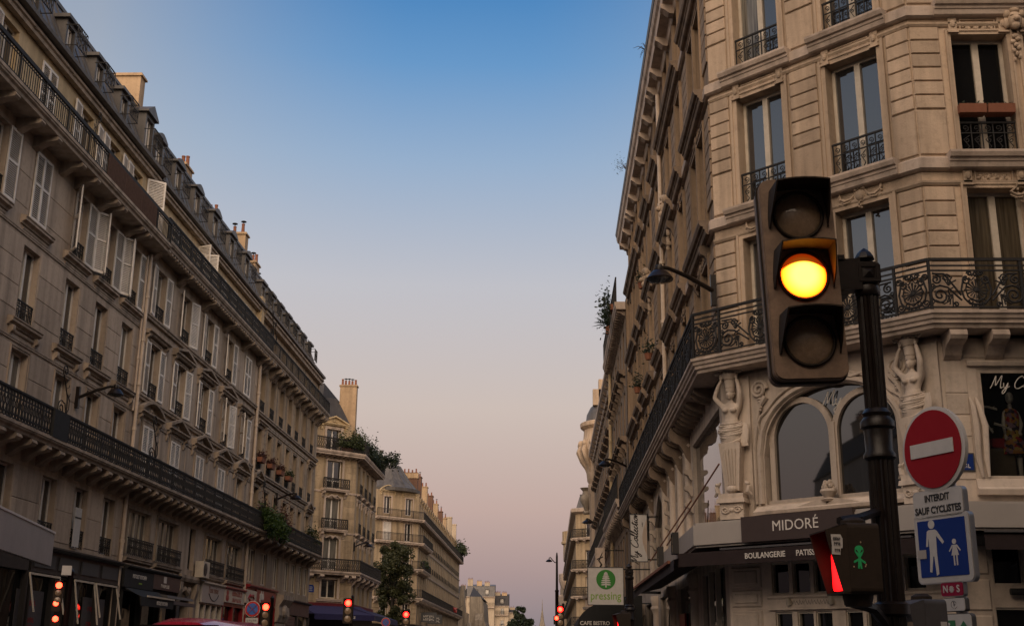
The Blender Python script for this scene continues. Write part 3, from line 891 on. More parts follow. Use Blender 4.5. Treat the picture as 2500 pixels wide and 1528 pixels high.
def pipe(p, pts, r=.055, mat='pipe', name='drainpipe'):
    b = MB().tube(pts, r, 8)
    for i in range(len(pts) - 1):
        a, c = Vector(pts[i]), Vector(pts[i + 1])
        L = (c - a).length
        if L > 1.5 and abs((c - a).normalized().z) > .9:
            k = int(L / 1.7)
            for j in range(1, k + 1):
                q = a.lerp(c, j / (k + 1)); b.lathe([(r * 1.05, -.05), (r * 1.35, -.045), (r * 1.35, .045), (r * 1.05, .05)], 8, q)
    return ob(name, b.mesh(name, M[mat], True), I4, p)

def leaves(n, fn, size=(.05, .1), droop=0.0, rr=None):
    b = MB(); r = rr or rnd
    for _ in range(n):
        c = Vector(fn())
        s = r.uniform(*size)
        a = Vector((r.gauss(0, 1), r.gauss(0, 1), r.gauss(0, .7) - droop)).normalized()
        q = a.cross(Vector((r.gauss(0, 1), r.gauss(0, 1), r.gauss(0, 1)))).normalized()
        nrm = a.cross(q)
        b.add([c - a * s, c + q * s * .42 + nrm * s * .1, c + a * s, c - q * s * .42 + nrm * s * .1], [(0, 1, 2, 3)])
    return b
# ------------------------------------------------------------------ ground
def sheet(name, x0, x1, y0, y1, z, mat, th=0.0):
    b = MB()
    if th: b.box(x0, x1, y0, y1, z - th, z)
    else: b.add([(x0, y0, z), (x1, y0, z), (x1, y1, z), (x0, y1, z)], [(0, 1, 2, 3)])
    return ob(name, b.mesh(name, M[mat]), I4, None, 'structure')
sheet('ground', -900, 900, -300, 2500, -0.02, 'asphalt')
sheet('road', -9.6, 0.9, -60, 420, 0.0, 'asphalt')
sheet('cross_street', -90, 60, 6.5, 16.2, 0.004, 'asphalt')
sheet('pavement', -13, -9.75, 16.3, 63.6, 0.12, 'pavement', .14)
sheet('pavement', -90, -9.75, 3, 6.3, 0.12, 'pavement', .14)
sheet('pavement', -40, -9.75, 73.2, 420, 0.12, 'pavement', .14)
sheet('pavement', 1.05, 60, 16.3, 170, 0.12, 'pavement', .14)
sheet('pavement', 1.05, 60, -4, 6.3, 0.12, 'pavement', .14)
for a in ((-9.75, -9.6, 16.3, 63.6), (-9.75, -9.6, 73.2, 420), (0.9, 1.05, 16.15, 170), (0.9, 1.05, -4, 6.45)):
    sheet('kerb', *a, 0.13, 'granite', .15)
sheet('kerb', 1.05, 60, 16.15, 16.3, 0.13, 'granite', .15)
sheet('kerb', 1.05, 60, 6.3, 6.45, 0.13, 'granite', .15)
for i in range(9):
    sheet('crossing_stripe', -9.2 + i * 1.1, -8.6 + i * 1.1, 16.6, 19.4, 0.008, 'roadpaint')

XL = -12.6
def FL(y): return T(XL, y, 0) @ RZ(PI / 2)
GRP = 'apartment buildings along the street'

def core(b, mw, x0, x1, y0, y1, z0, z1, mat):
    """side walls, back and top of a building behind its street front"""
    m = MB()
    m.add([(x0, y0, z0), (x0, y1, z0), (x0, y1, z1), (x0, y0, z1)], [(0, 3, 2, 1)])
    m.add([(x1, y0, z0), (x1, y1, z0), (x1, y1, z1), (x1, y0, z1)], [(0, 1, 2, 3)])
    m.add([(x0, y1, z0), (x1, y1, z0), (x1, y1, z1), (x0, y1, z1)], [(0, 3, 2, 1)])
    m.add([(x0, y0, z1), (x1, y0, z1), (x1, y1, z1), (x0, y1, z1)], [(0, 1, 2, 3)])
    return ob('side_wall', m.mesh('side_wall', M[mat]), mw, b)

# ================================================================== first building on the left
L1Y = 19.6
B1 = thing('apartment_building', 'grey limestone building at the left edge with a brown reed screen on its top balcony', 'building', T(XL, L1Y, 0), GRP)
F = FL(L1Y)
n1 = 34.85 - L1Y
cols = [20.6, 22.5, 24.5, 26.9, 29.47, 31.58, 33.68]
W = .92
fl = [(4.25, 5.84), (6.62, 8.46), (9.17, 11.0), (11.66, 13.43)]
ops = [(c - L1Y - W / 2, c - L1Y + W / 2, a, z) for c in cols for a, z in fl]
ops += [(.3, n1 - .2, .15, 4.0, .5)]
wl1 = ob('wall', wall_mesh('wall', M['stone_l'], 0, n1, 0, 13.72, ops), F, B1)
core(B1, F, 0, n1, .02, 12, 0, 16.1, 'stone_l')
for ci, c in enumerate(cols):
    u = c - L1Y
    for fi, (a, z) in enumerate(fl):
        window(B1, F, u, a, z, W, 2, .16, 'white', 'glass2' if fi == 0 else None)
        if fi in (0, 2, 3) and not (fi == 3 and ci == 3): guard(B1, F, u, a + .02, W - .02, .46, 'iron', .03)
    # mouldings under the windows
    for fi in (2, 3):
        z = fl[fi][0]
        ledge(B1, F, u - .84, u + .84, z - .24, .22, .16)
        me = cached('apron', lambda: MB().prof([(0, 0), (-.03, 0), (-.045, .03), (-.045, .06), (0, .06)][::-1], -.72, .72).mesh('apron_moulding', M['trim_l']))
        ob('apron_moulding', me, F @ T(u, 0, z - .36), B1)
        if fi == 2:
            for s in (-.68, .68): console(B1, F, u + s, z - .24, .34, .13, .13)
    surround(B1, F, u, fl[1][0], fl[1][1], W, .08, .02)
# stone courses between the windows
edges = [0.1] + [q for c in cols for q in (c - L1Y - W / 2, c - L1Y + W / 2)] + [n1 - .06]
for k in range(0, len(edges), 2):
    a, c = edges[k], edges[k + 1]
    if c < 5: continue
    for z0, z1, n in ((4.3, 5.9, 2), (6.7, 8.55, 3), (9.35, 11.1, 3), (11.85, 13.4, 2)):
        blocks(B1, F, a + .05, c - .05, z0, z1, (z1 - z0) / n, .012, .012, 'stone_l')
for z in (8.62, 11.2):
    band(B1, F, 0, n1, z, z + .09, .04, 'trim_l')
# shutters of the floor under the top balcony
z0, h = 11.68, 1.75
for ci, c in enumerate(cols):
    u = c - L1Y
    if ci == 3:
        for q in (0, W / 2): shutter(B1, F, u - W / 2 + q, z0, h, W / 2 - .01, 1, 0.02)
    else:
        if ci != 2: shutter(B1, F, u - W / 2, z0, h, .5, -1, rnd.uniform(.5, .75))
        shutter(B1, F, u + W / 2, z0, h, .56, 1, .04)
        if ci in (4, 5): shutter(B1, F, u + W / 2 + .58, z0, h, .44, 1, .5)
# long low balcony
nb = int(n1 / .83)
low1 = balcony(B1, F, 0, n1 + .02, 6.38, .66, .66, 'fancy', .2, 'trim_l', 'iron', 1.25, [n1 - .4 - .83 * i for i in range(nb)], .4, .3, .92)
up1 = balcony(B1, F, 0, n1 + .02, 13.72, .7, .66, 'plain', .24, 'trim_l', 'iron', 1.4, [c - L1Y for c in (20.2, 21.3, 22.6, 23.9, 25.3, 26.3, 27.9, 28.9, 30.45, 31.0, 32.6, 33.15)], .34, .24, .9, thin_rail=.1)
for i in range(3):
    ob('reed_screen', cached('reed', lambda: (lambda b: [b.box(x * .034, x * .034 + .03, -.012 - .006 * (x % 3), .0, .0, .64) for x in range(39)] and b)(MB()).mesh('reed_screen', M['reed'])),
       F @ T(29.25 - L1Y + 1.36 * i, -.665, 13.97), up1)
# scroll ironwork standing on the balconies between flats
def scroll_divider(p, mw, s=1.0, name='scroll_divider'):
    b = MB()
    b.tube([(0, 0, 0), (.05, 0, .5), (.0, 0, .8), (-.2, 0, 1.1), (-.32, 0, 1.25)] + spiral(-.24, 1.42, .17, .03, PI * 1.15, -1.2, 16), .018, 5)
    b.tube([(.02, 0, .35), (-.1, 0, .6)] + spiral(-.32, .42, .22, .03, PI * .28, 1.7, 24), .016, 5)
    b.tube([(.03, 0, .3), (.18, 0, .5), (.16, 0, .72), (.03, 0, .85)], .014, 5)
    for q in ((-.05, 1.0), (-.18, 1.12), (.04, .78)):
        b.tube([(q[0], 0, q[1]), (q[0] + .1, 0, q[1] + .04), (q[0] + .13, 0, q[1] + .12)], .012, 4)
    return ob(name, b.xf(S(s, s, s)).mesh(name, M['iron']), mw, p)
scroll_divider(B1, F @ T(28.45 - L1Y, -.62, 6.95) @ RZ(0), .95)
ob('divider_screen', MB().box(-.45, .45, -.05, .03, 0, .68).mesh('divider_screen', M['black']), F @ T(28.2 - L1Y, -.62, 6.58), B1)
scroll_divider(B1, F @ T(28.3 - L1Y, -.62, 14.35) @ RZ(PI), .7)
# set back top floor, gutter and roof
ops5 = [(u - .45, u + .45, 13.98, 15.78) for u in [c - L1Y for c in (20.6, 22.4, 24.4, 26.62, 29.2, 31.3, 33.3)]]
ob('attic_wall', wall_mesh('attic_wall', M['plaster'], 0, n1, 13.9, 16.12, ops5, .2, .03), F, B1)
for i, o in enumerate(ops5):
    u = (o[0] + o[1]) / 2
    window(B1, F, u, 13.98, 15.78, .9, 2, .16, 'cream', 'glass2')
    if i in (1, 3):
        for q in (0, .45): shutter(B1, F, u - .45 + q, 14.0, 1.76, .44, 1, .02, y=.0)
    else:
        shutter(B1, F, u - .46, 14.0, 1.76, .5, -1, .08, y=.0); 
        if i > 4: shutter(B1, F, u - .98, 14.0, 1.76, .5, -1, .12, y=.0)
shutter(B1, F, n1 - .75, 14.0, 1.9, .6, 1, .9, y=.0)
band(B1, F, 0, n1, 15.98, 16.2, .2, 'trim_l', 'cornice', .0)
ob('gutter', MB().prof([(0, 0), (-.34, .04), (-.36, .12), (-.3, .14), (0, .16)][::-1], 0, n1).mesh('gutter', M['zinc']), F @ T(0, 0, 16.21), B1)
for c in (20.5, 22.9, 25.2, 27.6, 30.2, 32.2, 34.2):
    ob('gutter_bracket', corbel_mesh(.2, .16, .1, M['trim_l']), F @ T(c - L1Y, 0, 15.98), B1)
r1 = mansard(B1, F, 0, n1, 16.37, 18.7, -.05, .92)
for c in (21.4, 23.5, 25.75, 28.0, 30.1, 32.15):
    dormer(B1, F, c - L1Y, 16.95, .22, .66, .86, .6, 'flat', rail=True)
dormer(B1, F, 34.2 - L1Y, 16.8, .14, .8, 1.25, .8, 'gable')
chimney(B1, T(-13.92, 34.95, 17.6), 1.02, .42, 2.2, 0, 'chimney')
pipe(B1, [(XL + .08, 34.78, .1), (XL + .08, 34.78, 6.3)], .06)
pipe(B1, [(XL + .1, 34.80, 6.7), (XL + .1, 34.80, 13.62)], .055)
pipe(B1, [(XL + .08, 34.58, 8.6), (XL + .08, 34.58, 13.5)], .035)
# shop front at street level
def shopfront(p, F, u0, u1, z_top, fascia, bays, mat='dark', glass='blackglass', panel=None, stall=.5):
    b = MB()
    b.box(u0, u1, -.1, .12, z_top - fascia, z_top)
    b.prof([(0, 0), (-.2, 0), (-.26, .06), (-.26, .1), (0, .14)][::-1], u0, u1)
    b.xf(T(0, 0, z_top), len(b.v) - 10)
    n = bays; w = (u1 - u0) / n
    for i in range(n + 1):
        x = u0 + w * i
        b.box(max(u0, x - .07), min(u1, x + .07), -.13, .12, .12, z_top - fascia)
    b.box(u0, u1, -.08, .12, .12, stall)
    s = ob('shop_front', b.mesh('shop_front', M[mat]), F, p)
    for i in range(n):
        a, c = u0 + w * i + .07, u0 + w * (i + 1) - .07
        ob('shop_pane', MB().box(a, c, .03, .05, stall, z_top - fascia).mesh('shop_pane', M[glass]), F, s)
        if panel:
            ob('fascia_panel', MB().box(a + .06, c - .06, -.125, -.1, z_top - fascia + .12, z_top - .1).mesh('fascia_panel', M[panel]), F, s)
    return s
def marks(parent, w, h, mat, mw, n=8):
    """lettering too small in the photograph to read: uneven strokes in its place and size"""
    b = MB(); r = random.Random(n * 31 + int(w * 100))
    s = w / n
    for i in range(n):
        x = -w / 2 + s * (i + .5)
        b.box(x - s * .36, x - s * .2, -.004, 0, -h / 2, h / 2)
        if r.random() < .7: b.box(x + s * .12, x + s * .28, -.004, 0, -h / 2, h / 2 * r.choice((1, .2)))
        q = r.choice((-.5, 0, .3)) * h
        b.box(x - s * .2, x + s * .3, -.004, 0, q, q + h * .18)
    return ob('lettering', b.mesh('lettering', M[mat]), mw, parent)
sf = shopfront(B1, F, 28.75 - L1Y, n1 - .12, 4.03, .55, 4, 'dark', 'blackglass', 'dark_grey')
shopfront(B1, F, .4, 28.6 - L1Y, 4.03, .55, 5, 'dark', 'blackglass')
def awning_frame(lbl, y0, y1, z, drop, d, group='folded awning frames on the dark shop'):
    b = MB()
    b.bar((0, -.05, 0), (y1 - y0, -.05, 0), .05); b.bar((0, -.05, 0), (.0, -d, -drop), .035); b.bar((y1 - y0, -.05, 0), (y1 - y0, -d, -drop), .035)
    ob('folded_awning', b.mesh('folded_awning', M['cream']), FL(y0) @ T(0, -.12, z), None, None, lbl, 'awning frame', group)
awning_frame('pale awning frame left of the red lamps on the dark shop', 28.55, 30.35, 3.42, .9, .25)
awning_frame('pale awning frame over the dark shop door, between two others', 31.35, 32.72, 3.42, 1.1, .25)
awning_frame('pale awning frame beside the drainpipe on the dark shop', 32.86, 34.45, 3.42, .9, .25)
for i, (a, c) in enumerate(((28.35, 29.9), (32.5, 34.1))):
    me = MB().box(0, c - a, 0, .02, 0, 1.5)
    o = ob('shop_poster', me.mesh('shop_poster', M['grey_box']), FL(a) @ T(0, .0, 1.55), None, None,
           ('tall faded poster in the dark shop window under the white panel', 'tall faded poster in the dark shop window beside the drainpipe')[i], 'poster', 'posters in the dark shop')
    for k, zz in enumerate((.8, .62, 1.2)):
        marks(o, .8, .12, 'red', WM[o.name] @ T(.75, -.004, zz), 6)
# blank white sign panel
pn = thing('shop_sign', 'blank white sign panel over the shop at the left edge', 'sign', T(-11.5, 27.35, 3.5))
mw = T(-11.5, 27.35, 3.5) @ RZ(PI / 2 + math.radians(11))
ob('panel', MB().box(-5.5, 0, -.06, .06, 0, .73).mesh('panel', M['grey_fascia']), mw, pn)
ob('cap_strip', MB().box(-5.52, .02, -.08, .08, .731, .775).mesh('cap_strip', M['white']), mw, pn)
for q in (-.6, -2.6, -4.6):
    ob('support_arm', MB().bar((q, .05, .4), (q, 1.05, .4), .06).mesh('support_arm', M['dark']), mw, pn)
# banner hanging at a window
bn = thing('banner', 'tall white printed banner in a first floor window above the dark shop', 'banner', FL(31.35) @ T(0, -.05, 4.3))
ob('cloth', MB().box(-.2, .24, -.015, .0, -.02, 1.0).mesh('cloth', M['sign_white']), WM[bn.name], bn)
ob('stripe', MB().box(-.2, .24, -.02, -.016, .72, .76).mesh('stripe', M['letter_dark']), WM[bn.name], bn)

# ================================================================== second building
L2Y = 34.86
B2 = thing('apartment_building', 'pale building with white louvred shutters and pediments over its windows', 'building', T(XL, L2Y, 0), GRP)
F = FL(L2Y)
n2 = 49.55 - L2Y
c2 = [36.27, 39.07, 41.95, 44.85, 47.7]
fl2 = [(6.62, 8.42), (9.32, 11.02), (11.85, 13.5)]
wide = [(36.25, 2.0), (39.1, 2.15), (44.6, 2.2), (47.65, 2.25)]
ops = [(c - L2Y - .48, c - L2Y + .48, a, z) for c in c2 for a, z in fl2]
ops += [(c - L2Y - w / 2, c - L2Y + w / 2, 4.42, 5.78) for c, w in wide] + [(41.62 - L2Y, 42.3 - L2Y, 4.42, 5.84)]
ops += [(.3, 5.6, .15, 4.1, .5), (6.0, 7.3, .15, 3.7, .5), (8.1, n2 - .2, .15, 4.1, .5)]
ob('wall', wall_mesh('wall', M['stone_l2'], 0, n2, 0, 13.9, ops), F, B2)
core(B2, F, 0, n2, .02, 12, 0, 16.1, 'stone_l2')
for i, c in enumerate(c2):
    u = c - L2Y
    for fi, (a, z) in enumerate(fl2):
        window(B2, F, u, a, z, .96, 2, .16)
    guard(B2, F, u, 9.34, .92, .46, 'iron', .02); 
    if i < 4: guard(B2, F, u, 11.87, .92, .46, 'iron', .02)
    for fi, (z0, h) in ((1, (9.34, 1.66)), (2, (11.87, 1.62))):
        if fi == 2 and i == 4:
            for q in (0, .48): shutter(B2, F, u - .48 + q, z0, h, .475, 1, .02)
        else:
            shutter(B2, F, u - .49, z0, h, .48, -1, rnd.choice((.05, .12, .3, .55))); shutter(B2, F, u + .49, z0, h, .5, 1, rnd.choice((.03, .06, .16, .3)))
    if i < 4:
        for q in (0, .48): shutter(B2, F, u - .48 + q, 6.65, 1.75, .475, 1, .02)
    surround(B2, F, u, fl2[0][0], fl2[0][1], .96, .16, .03)
    surround(B2, F, u, fl2[1][0], fl2[1][1], .96, .1, .02)
    pediment(B2, F, u, 8.66, 2.15, .32, .2, seg=i in (0, 4))
    pediment(B2, F, u, 11.2, 2.15, .22, .2, flat=i in (0, 4))
    for s in (-.75, .75): console(B2, F, u + s, 11.83, .2, .1, .12)
for z, d in ((9.1, .12), (11.66, .12), (8.52, .05)):
    band(B2, F, 0, n2, z, z + .16, d, 'trim_l')
# faint pilaster strips between the windows
for i in range(6):
    u = [0.25, 2.8, 5.65, 8.55, 11.4, n2 - .3][i]
    for z0, z1 in ((6.7, 8.5), (9.3, 11.1), (11.85, 13.4)):
        blocks(B2, F, u - .2, u + .2, z0, z1, .9, .015, .012, 'stone_l2')
for c, w in wide:
    window(B2, F, c - L2Y, 4.42, 5.78, w, 4, .12, 'cream', 'curtain' if c < 37 else 'glass2')
    surround(B2, F, c - L2Y, 4.42, 5.78, w, .09, .03)
    guard(B2, F, c - L2Y, 4.4, w + .25, .5, 'iron', -.14)
    ledge(B2, F, c - L2Y - w / 2 - .25, c - L2Y + w / 2 + .25, 4.16, .2, .2)
window(B2, F, 41.96 - L2Y, 4.42, 5.84, .66, 1, .14, 'dark', 'glass')
band(B2, F, 0, n2, 4.0, 4.16, .12, 'trim_l', 'shop_cornice')
# air conditioner
ac = thing('air_conditioner', 'pale air conditioning unit on the ledge above the shop door', 'air conditioner', F @ T(42.75 - L2Y, -.2, 4.2))
ob('casing', MB().box(-.4, .4, -.16, .14, 0, .56).mesh('casing', M['cream']), WM[ac.name], ac)
ob('fan_grille', MB().lathe([(0, 0), (.05, .015), (.2, .01), (.23, 0), (.23, -.02)], 16).xf(RX(PI / 2)).mesh('fan_grille', M['dark']), WM[ac.name] @ T(-.12, -.165, .28), ac)
low2 = balcony(B2, F, 0, n2, 6.38, .66, .68, 'fancy', .2, 'trim_l', 'iron', 1.25, [.4 + .72 * i for i in range(20)], .4, .26, .92)
up2 = balcony(B2, F, 0, n2, 13.92, .62, .66, 'fancy', .26, 'trim_l', 'iron', 1.2, [.25, 3.05, 6.0, 8.9, 11.8, 14.4], .4, .34, .92)
dm = cached('dentil', lambda: MB().box(-.06, .06, -.1, 0, 0, .09).mesh('dentil', M['trim_l']))
for i in range(52):
    ob('dentil', dm, F @ T(.15 + i * n2 / 52, -.42, 13.83), up2)
ops5 = [(u - .42, u + .42, 14.2, 15.62) for u in (2.9, 5.5, 8.05, 9.5, 11.3, 13.2)]
ob('attic_wall', wall_mesh('attic_wall', M['plaster'], 0, n2, 14.1, 16.05, ops5, .2, .12), F, B2)
for i, o in enumerate(ops5):
    u = (o[0] + o[1]) / 2
    window(B2, F, u, 14.2, 15.62, .84, 2, .28, 'cream')
    if i == 1:
        shutter(B2, F, u - .42, 14.2, 1.5, .55, -1, 1.2, 'shutter', .05); shutter(B2, F, u + .42, 14.2, 1.5, .5, 1, 1.3, 'shutter', .05)
    elif i == 0:
        for q in (0, .42): shutter(B2, F, u - .42 + q, 14.2, 1.4, .41, 1, .02, y=.1)
    else:
        shutter(B2, F, u - .44, 14.2, 1.4, .42, -1, .1, y=.08); shutter(B2, F, u + .44, 14.2, 1.4, .42, 1, .08, y=.08)
band(B2, F, 0, n2, 15.92, 16.12, .22, 'trim_l', 'cornice', .1)
ob('gutter', MB().prof([(0, 0), (-.3, .04), (-.32, .12), (-.26, .15), (0, .17)][::-1], 0, n2).mesh('gutter', M['zinc']), F @ T(0, .08, 16.13), B2)
mansard(B2, F, 0, n2, 16.28, 18.75, .05, .95)
for c in (35.6, 37.7, 40.0, 42.45, 44.9, 47.4):
    dormer(B2, F, c - L2Y, 16.75, .26, .78, 1.12, .8, 'curved', cheek='plaster', glass='glass_up')
chimney(B2, T(-13.95, 49.6, 17.6), .78, .5, 2.0, 2)
chimney(B2, T(-14.5, 47.3, 18.4), .5, .5, 1.3, 2)
chimney(B2, T(-14.2, 42.0, 18.4), .5, .9, 1.2, 3)
pipe(B2, [(XL + .08, 49.4, .1), (XL + .08, 49.4, 6.3)], .06)
pipe(B2, [(XL + .1, 49.42, 6.7), (XL + .1, 49.42, 13.8)], .06)
ob('party_wall', MB().box(0, .5, -.1, .8, 14.1, 16.6).mesh('party_wall', M['plaster']), F @ T(n2 - .55, 0, 0), B2)
scroll_divider(B2, F @ T(.55, -.6, 6.9), 1.05); scroll_divider(B2, F @ T(n2 + .25, -.6, 6.9), 1.1)
scroll_divider(B2, F @ T(n2 - .1, -.55, 14.6), .9)
# shop fronts and their signs
sf2 = shopfront(B2, F, .25, 5.45, 4.0, .62, 3, 'black', 'blackglass')
ob('door_frame', MB().prof([(0, 0), (-.18, 0), (-.22, .1), (-.22, .2), (0, .24)][::-1], 5.5, 7.75).mesh('door_frame', M['trim_l']), F @ T(0, 0, 3.98), B2)
b = MB()
for s in (5.55, 7.45): b.box(s, s + .3, -.12, .1, .1, 3.4)
for s in (5.55, 7.45): b.prof([(0, 0), (-.12, 0), (-.2, .3), (-.2, .55), (0, .58)][::-1], s, s + .3); b.xf(T(0, 0, 3.4), len(b.v) - 10)
b.box(5.86, 7.44, -.02, .2, 3.4, 3.95)
b.tube([(6.1, -.05, 3.6), (6.4, -.08, 3.75), (6.65, -.1, 3.6), (6.9, -.08, 3.75), (7.2, -.05, 3.6)], [.03, .08, .12, .08, .03], 6)
ob('door_surround', b.mesh('door_surround', M['trim_l']), F, B2)
ob('door', MB().box(6.0, 7.3, .3, .36, .12, 3.4).mesh('door', M['dark']), F, B2)
sf3 = shopfront(B2, F, 8.15, 11.15, 4.0, .68, 4, 'cream', 'blackglass')
sf4 = shopfront(B2, F, 11.25, n2 - .3, 4.0, .62, 2, 'red', 'blackglass')
SG = 'shop signs along the left pavement'
def wsign(lbl, y0, y1, z0, z1, mat, off=.16, group=SG):
    t = thing('shop_sign', lbl, 'sign', FL((y0 + y1) / 2) @ T(0, -off, (z0 + z1) / 2), group)
    w, h = (y1 - y0) / 2, (z1 - z0) / 2
    ob('board', MB().box(-w, w, -.03, .04, -h, h).mesh('board', M[mat]), WM[t.name], t)
    return t, WM[t.name] @ T(0, -.034, 0)
t, mw = wsign('black shop fascia sign lettered PISTOLET KITCHEN in white', 34.98, 37.6, 3.47, 3.98, 'black')
lettering(t, 'PISTOLET KITCHEN', .155, M['letter'], mw @ T(.0, 0, .08), .92, offset=.003)
ob('emblem', MB().box(-.14, .14, -.004, 0, -.02, .02).mesh('emblem', M['lime']), mw @ T(.1, 0, -.1), t)
t, mw = wsign('dark brown shop sign with a small white pillar emblem above white letters', 37.62, 40.35, 3.55, 4.0, 'brown_sign')
ob('emblem', MB().box(-.14, .14, -.006, 0, 0, .2).mesh('emblem', M['letter']), mw @ T(-.25, 0, .0), t)
marks(t, .86, .11, 'letter', mw @ T(-.2, 0, -.1))
aw = thing('awning', 'black shop awning with a pale bar lettered PISTOLET KITCHEN', 'awning', FL(36.7) @ T(0, -.2, 3.4))
ob('canopy', MB().prof([(0, 0), (-.5, -.2), (-.5, -.46), (-.48, -.46), (-.45, -.2), (0, .05)][::-1], -1.6, 1.5).mesh('canopy', M['black']), WM[aw.name], aw)
ob('front_bar', MB().box(-1.1, 1.5, -.53, -.49, -.2, -.15).mesh('front_bar', M['cream']), WM[aw.name], aw)
lettering(aw, 'PISTOLET KITCHEN', .15, M['letter'], WM[aw.name] @ T(.35, -.505, -.34), .8, offset=.002)
aw = thing('awning', 'grey folded awning under the dark brown shop sign', 'awning', FL(39.4) @ T(0, -.2, 3.42))
ob('canopy', MB().prof([(0, 0), (-.4, -.06), (-.42, -.14), (0, -.09)][::-1], -1.6, 1.2).prof([(-.1, -.17), (-.5, -.22), (-.5, -.33), (-.1, -.3)][::-1], -1.2, 1.2).mesh('canopy', M['grey_box']), WM[aw.name], aw)
t, mw = wsign('white shop sign with rust letters and a drawn smile', 43.02, 46.0, 3.38, 4.06, 'grey_fascia')
lettering(t, "J'ose mine", .33, M['terracotta'], mw @ T(0, 0, .13), .95, offset=.004)
ob('smile', MB().tube(arcpts(0, .12, .66, PI * 1.12, PI * 1.88, 14, 0, .36), .014, 5).mesh('smile', M['letter_dark']), mw @ T(.05, -.004, 0), t)
t, mw = wsign('beige shop sign with red lettering blocks, between a smile and a pair of lips', 46.06, 49.12, 3.52, 4.05, 'cream')
marks(t, 1.5, .2, 'red', mw @ T(.32, 0, .1), 9)
marks(t, 1.35, .15, 'red', mw @ T(.32, 0, -.14), 10)
ob('emblem', MB().ball((0, 0, .1), (.18, .01, .13), 8, 6).ball((0, 0, -.1), (.24, .01, .14), 8, 6).mesh('emblem', M['red']), mw @ T(-1.1, 0, 0), t)
t, mw = wsign('square beige sign with a pair of red lips', 49.16, 51.0, 3.62, 4.15, 'cream', .2)
lp = MB().tube([(-.5, 0, -.06), (-.25, -.004, .06), (0, 0, .03), (.25, -.004, .06), (.5, 0, -.06)], [.02, .06, .05, .06, .02], 6).tube([(-.45, 0, -.09), (-.2, -.004, -.16), (.2, -.004, -.16), (.45, 0, -.09)], [.02, .06, .06, .02], 6)
ob('lips', lp.mesh('lips', M['red']), mw, t)

# ================================================================== third building, at the side street
L3Y = 49.56
B3 = thing('apartment_building', 'ochre stone building with plants trailing from its low balcony at the side street corner', 'building', T(XL, L3Y, 0), GRP)
F = FL(L3Y)
n3 = 63.2 - L3Y
c3 = [50.5, 52.35, 54.25, 56.1, 57.8, 59.6, 61.65]
fl3 = [(6.7, 8.5), (9.2, 11.05), (11.75, 13.55)]
ops = [(c - L3Y - .42, c - L3Y + .42, a, z, .3) for c in c3 for a, z in fl3]
ops += [(c - L3Y - .5, c - L3Y + .5, 4.5, 5.9, .1) for c in (50.6, 52.9, 55.2, 57.6, 59.2, 60.8, 62.2)]
ops += [(.2, 5.4, .15, 4.2, .5), (7.6, 12.8, .15, 4.1, .5)]
ob('wall', wall_mesh('wall', M['stone_l3'], 0, n3, 0, 13.9, ops), F, B3)
core(B3, F, 0, n3, .02, 12, 0, 16.15, 'stone_l3')
for i, c in enumerate(c3):
    u = c - L3Y
    for fi, (a, z) in enumerate(fl3):
        window(B3, F, u, a, z, .84, 2, .24, 'white')
        if fi: guard(B3, F, u, a, .8, .5, 'iron', -.01)
        surround(B3, F, u, a, z, .84, .1, .025)
    if i in (0, 6): pediment(B3, F, u, 8.72, 1.7, .32, .2)
    if i in (0, 6): pediment(B3, F, u, 11.2, 1.7, .2, .2, flat=True)
for i, c in enumerate((50.6, 52.9, 55.2, 57.6, 59.2, 60.8, 62.2)):
    window(B3, F, c - L3Y, 4.5, 5.9, 1.0, 2, .06, 'cream', 'curtain', panes=True)
for z, d in ((9.0, .14), (11.55, .14), (8.75, .06), (11.25, .06)):
    band(B3, F, 0 if d > .1 else 1.9, n3 if d > .1 else n3 - 2.4, z, z + .16, d, 'trim_l')
for i in range(8):
    us = [.15] + [c - L3Y + .93 for c in c3]
    for z0, z1 in ((9.3, 11.1), (11.8, 13.5)):
        blocks(B3, F, us[i] - .22, min(n3, us[i] + .22), z0, z1, .6, .014, .012, 'stone_l3')
low3 = balcony(B3, F, 0, n3 - .2, 6.36, .66, .7, 'fancy', .2, 'trim_l', 'iron', 1.3, [q for i in range(10) for q in (.45 + 1.38 * i, .75 + 1.38 * i)], .4, .2, .92)
up3 = balcony(B3, F, 0, n3 + .1, 13.95, .62, .62, 'plain', .24, 'trim_l', 'iron', 1.4, [q for i in range(8) for q in (.3 + 1.78 * i, .85 + 1.78 * i)], .5, .3, .92)
ops5 = [(u - .4, u + .4, 14.25, 15.6) for u in (1.2, 3.1, 5.0, 6.9, 8.6, 10.3, 12.2)]
ob('attic_wall', wall_mesh('attic_wall', M['stone_l3'], 0, n3, 14.1, 16.05, ops5, .25, .1), F, B3)
for o in ops5:
    window(B3, F, (o[0] + o[1]) / 2, 14.25, 15.6, .8, 2, .3, 'cream')
band(B3, F, 0, n3 + .05, 15.85, 16.15, .3, 'trim_l', 'cornice', .1)
ob('gutter', MB().prof([(0, 0), (-.38, .0), (-.4, .1), (-.34, .12), (0, .14)][::-1], 0, n3).mesh('gutter', M['zinc']), F @ T(0, .1, 16.16), B3)
mansard(B3, F, 0, n3, 16.3, 18.5, .1, .95)
for c in (50.6, 52.4, 54.2, 56.0, 57.9, 59.7, 61.5):
    dormer(B3, F, c - L3Y, 16.7, .3, .7, .95, .8, 'flat', glass='glass_up')
chimney(B3, T(-13.9, 52.2, 18.0), .45, .8, 1.1, 3); chimney(B3, T(-14.6, 55.5, 18.3), .45, .8, .9, 3); chimney(B3, T(-14.3, 62.6, 18.0), .8, .45, .7, 2)
scroll_divider(B3, F @ T(.5, -.55, 14.4) @ RZ(0), .8)
sf5 = shopfront(B3, F, .15, 5.5, 4.28, .66, 2, 'red', 'blackglass')
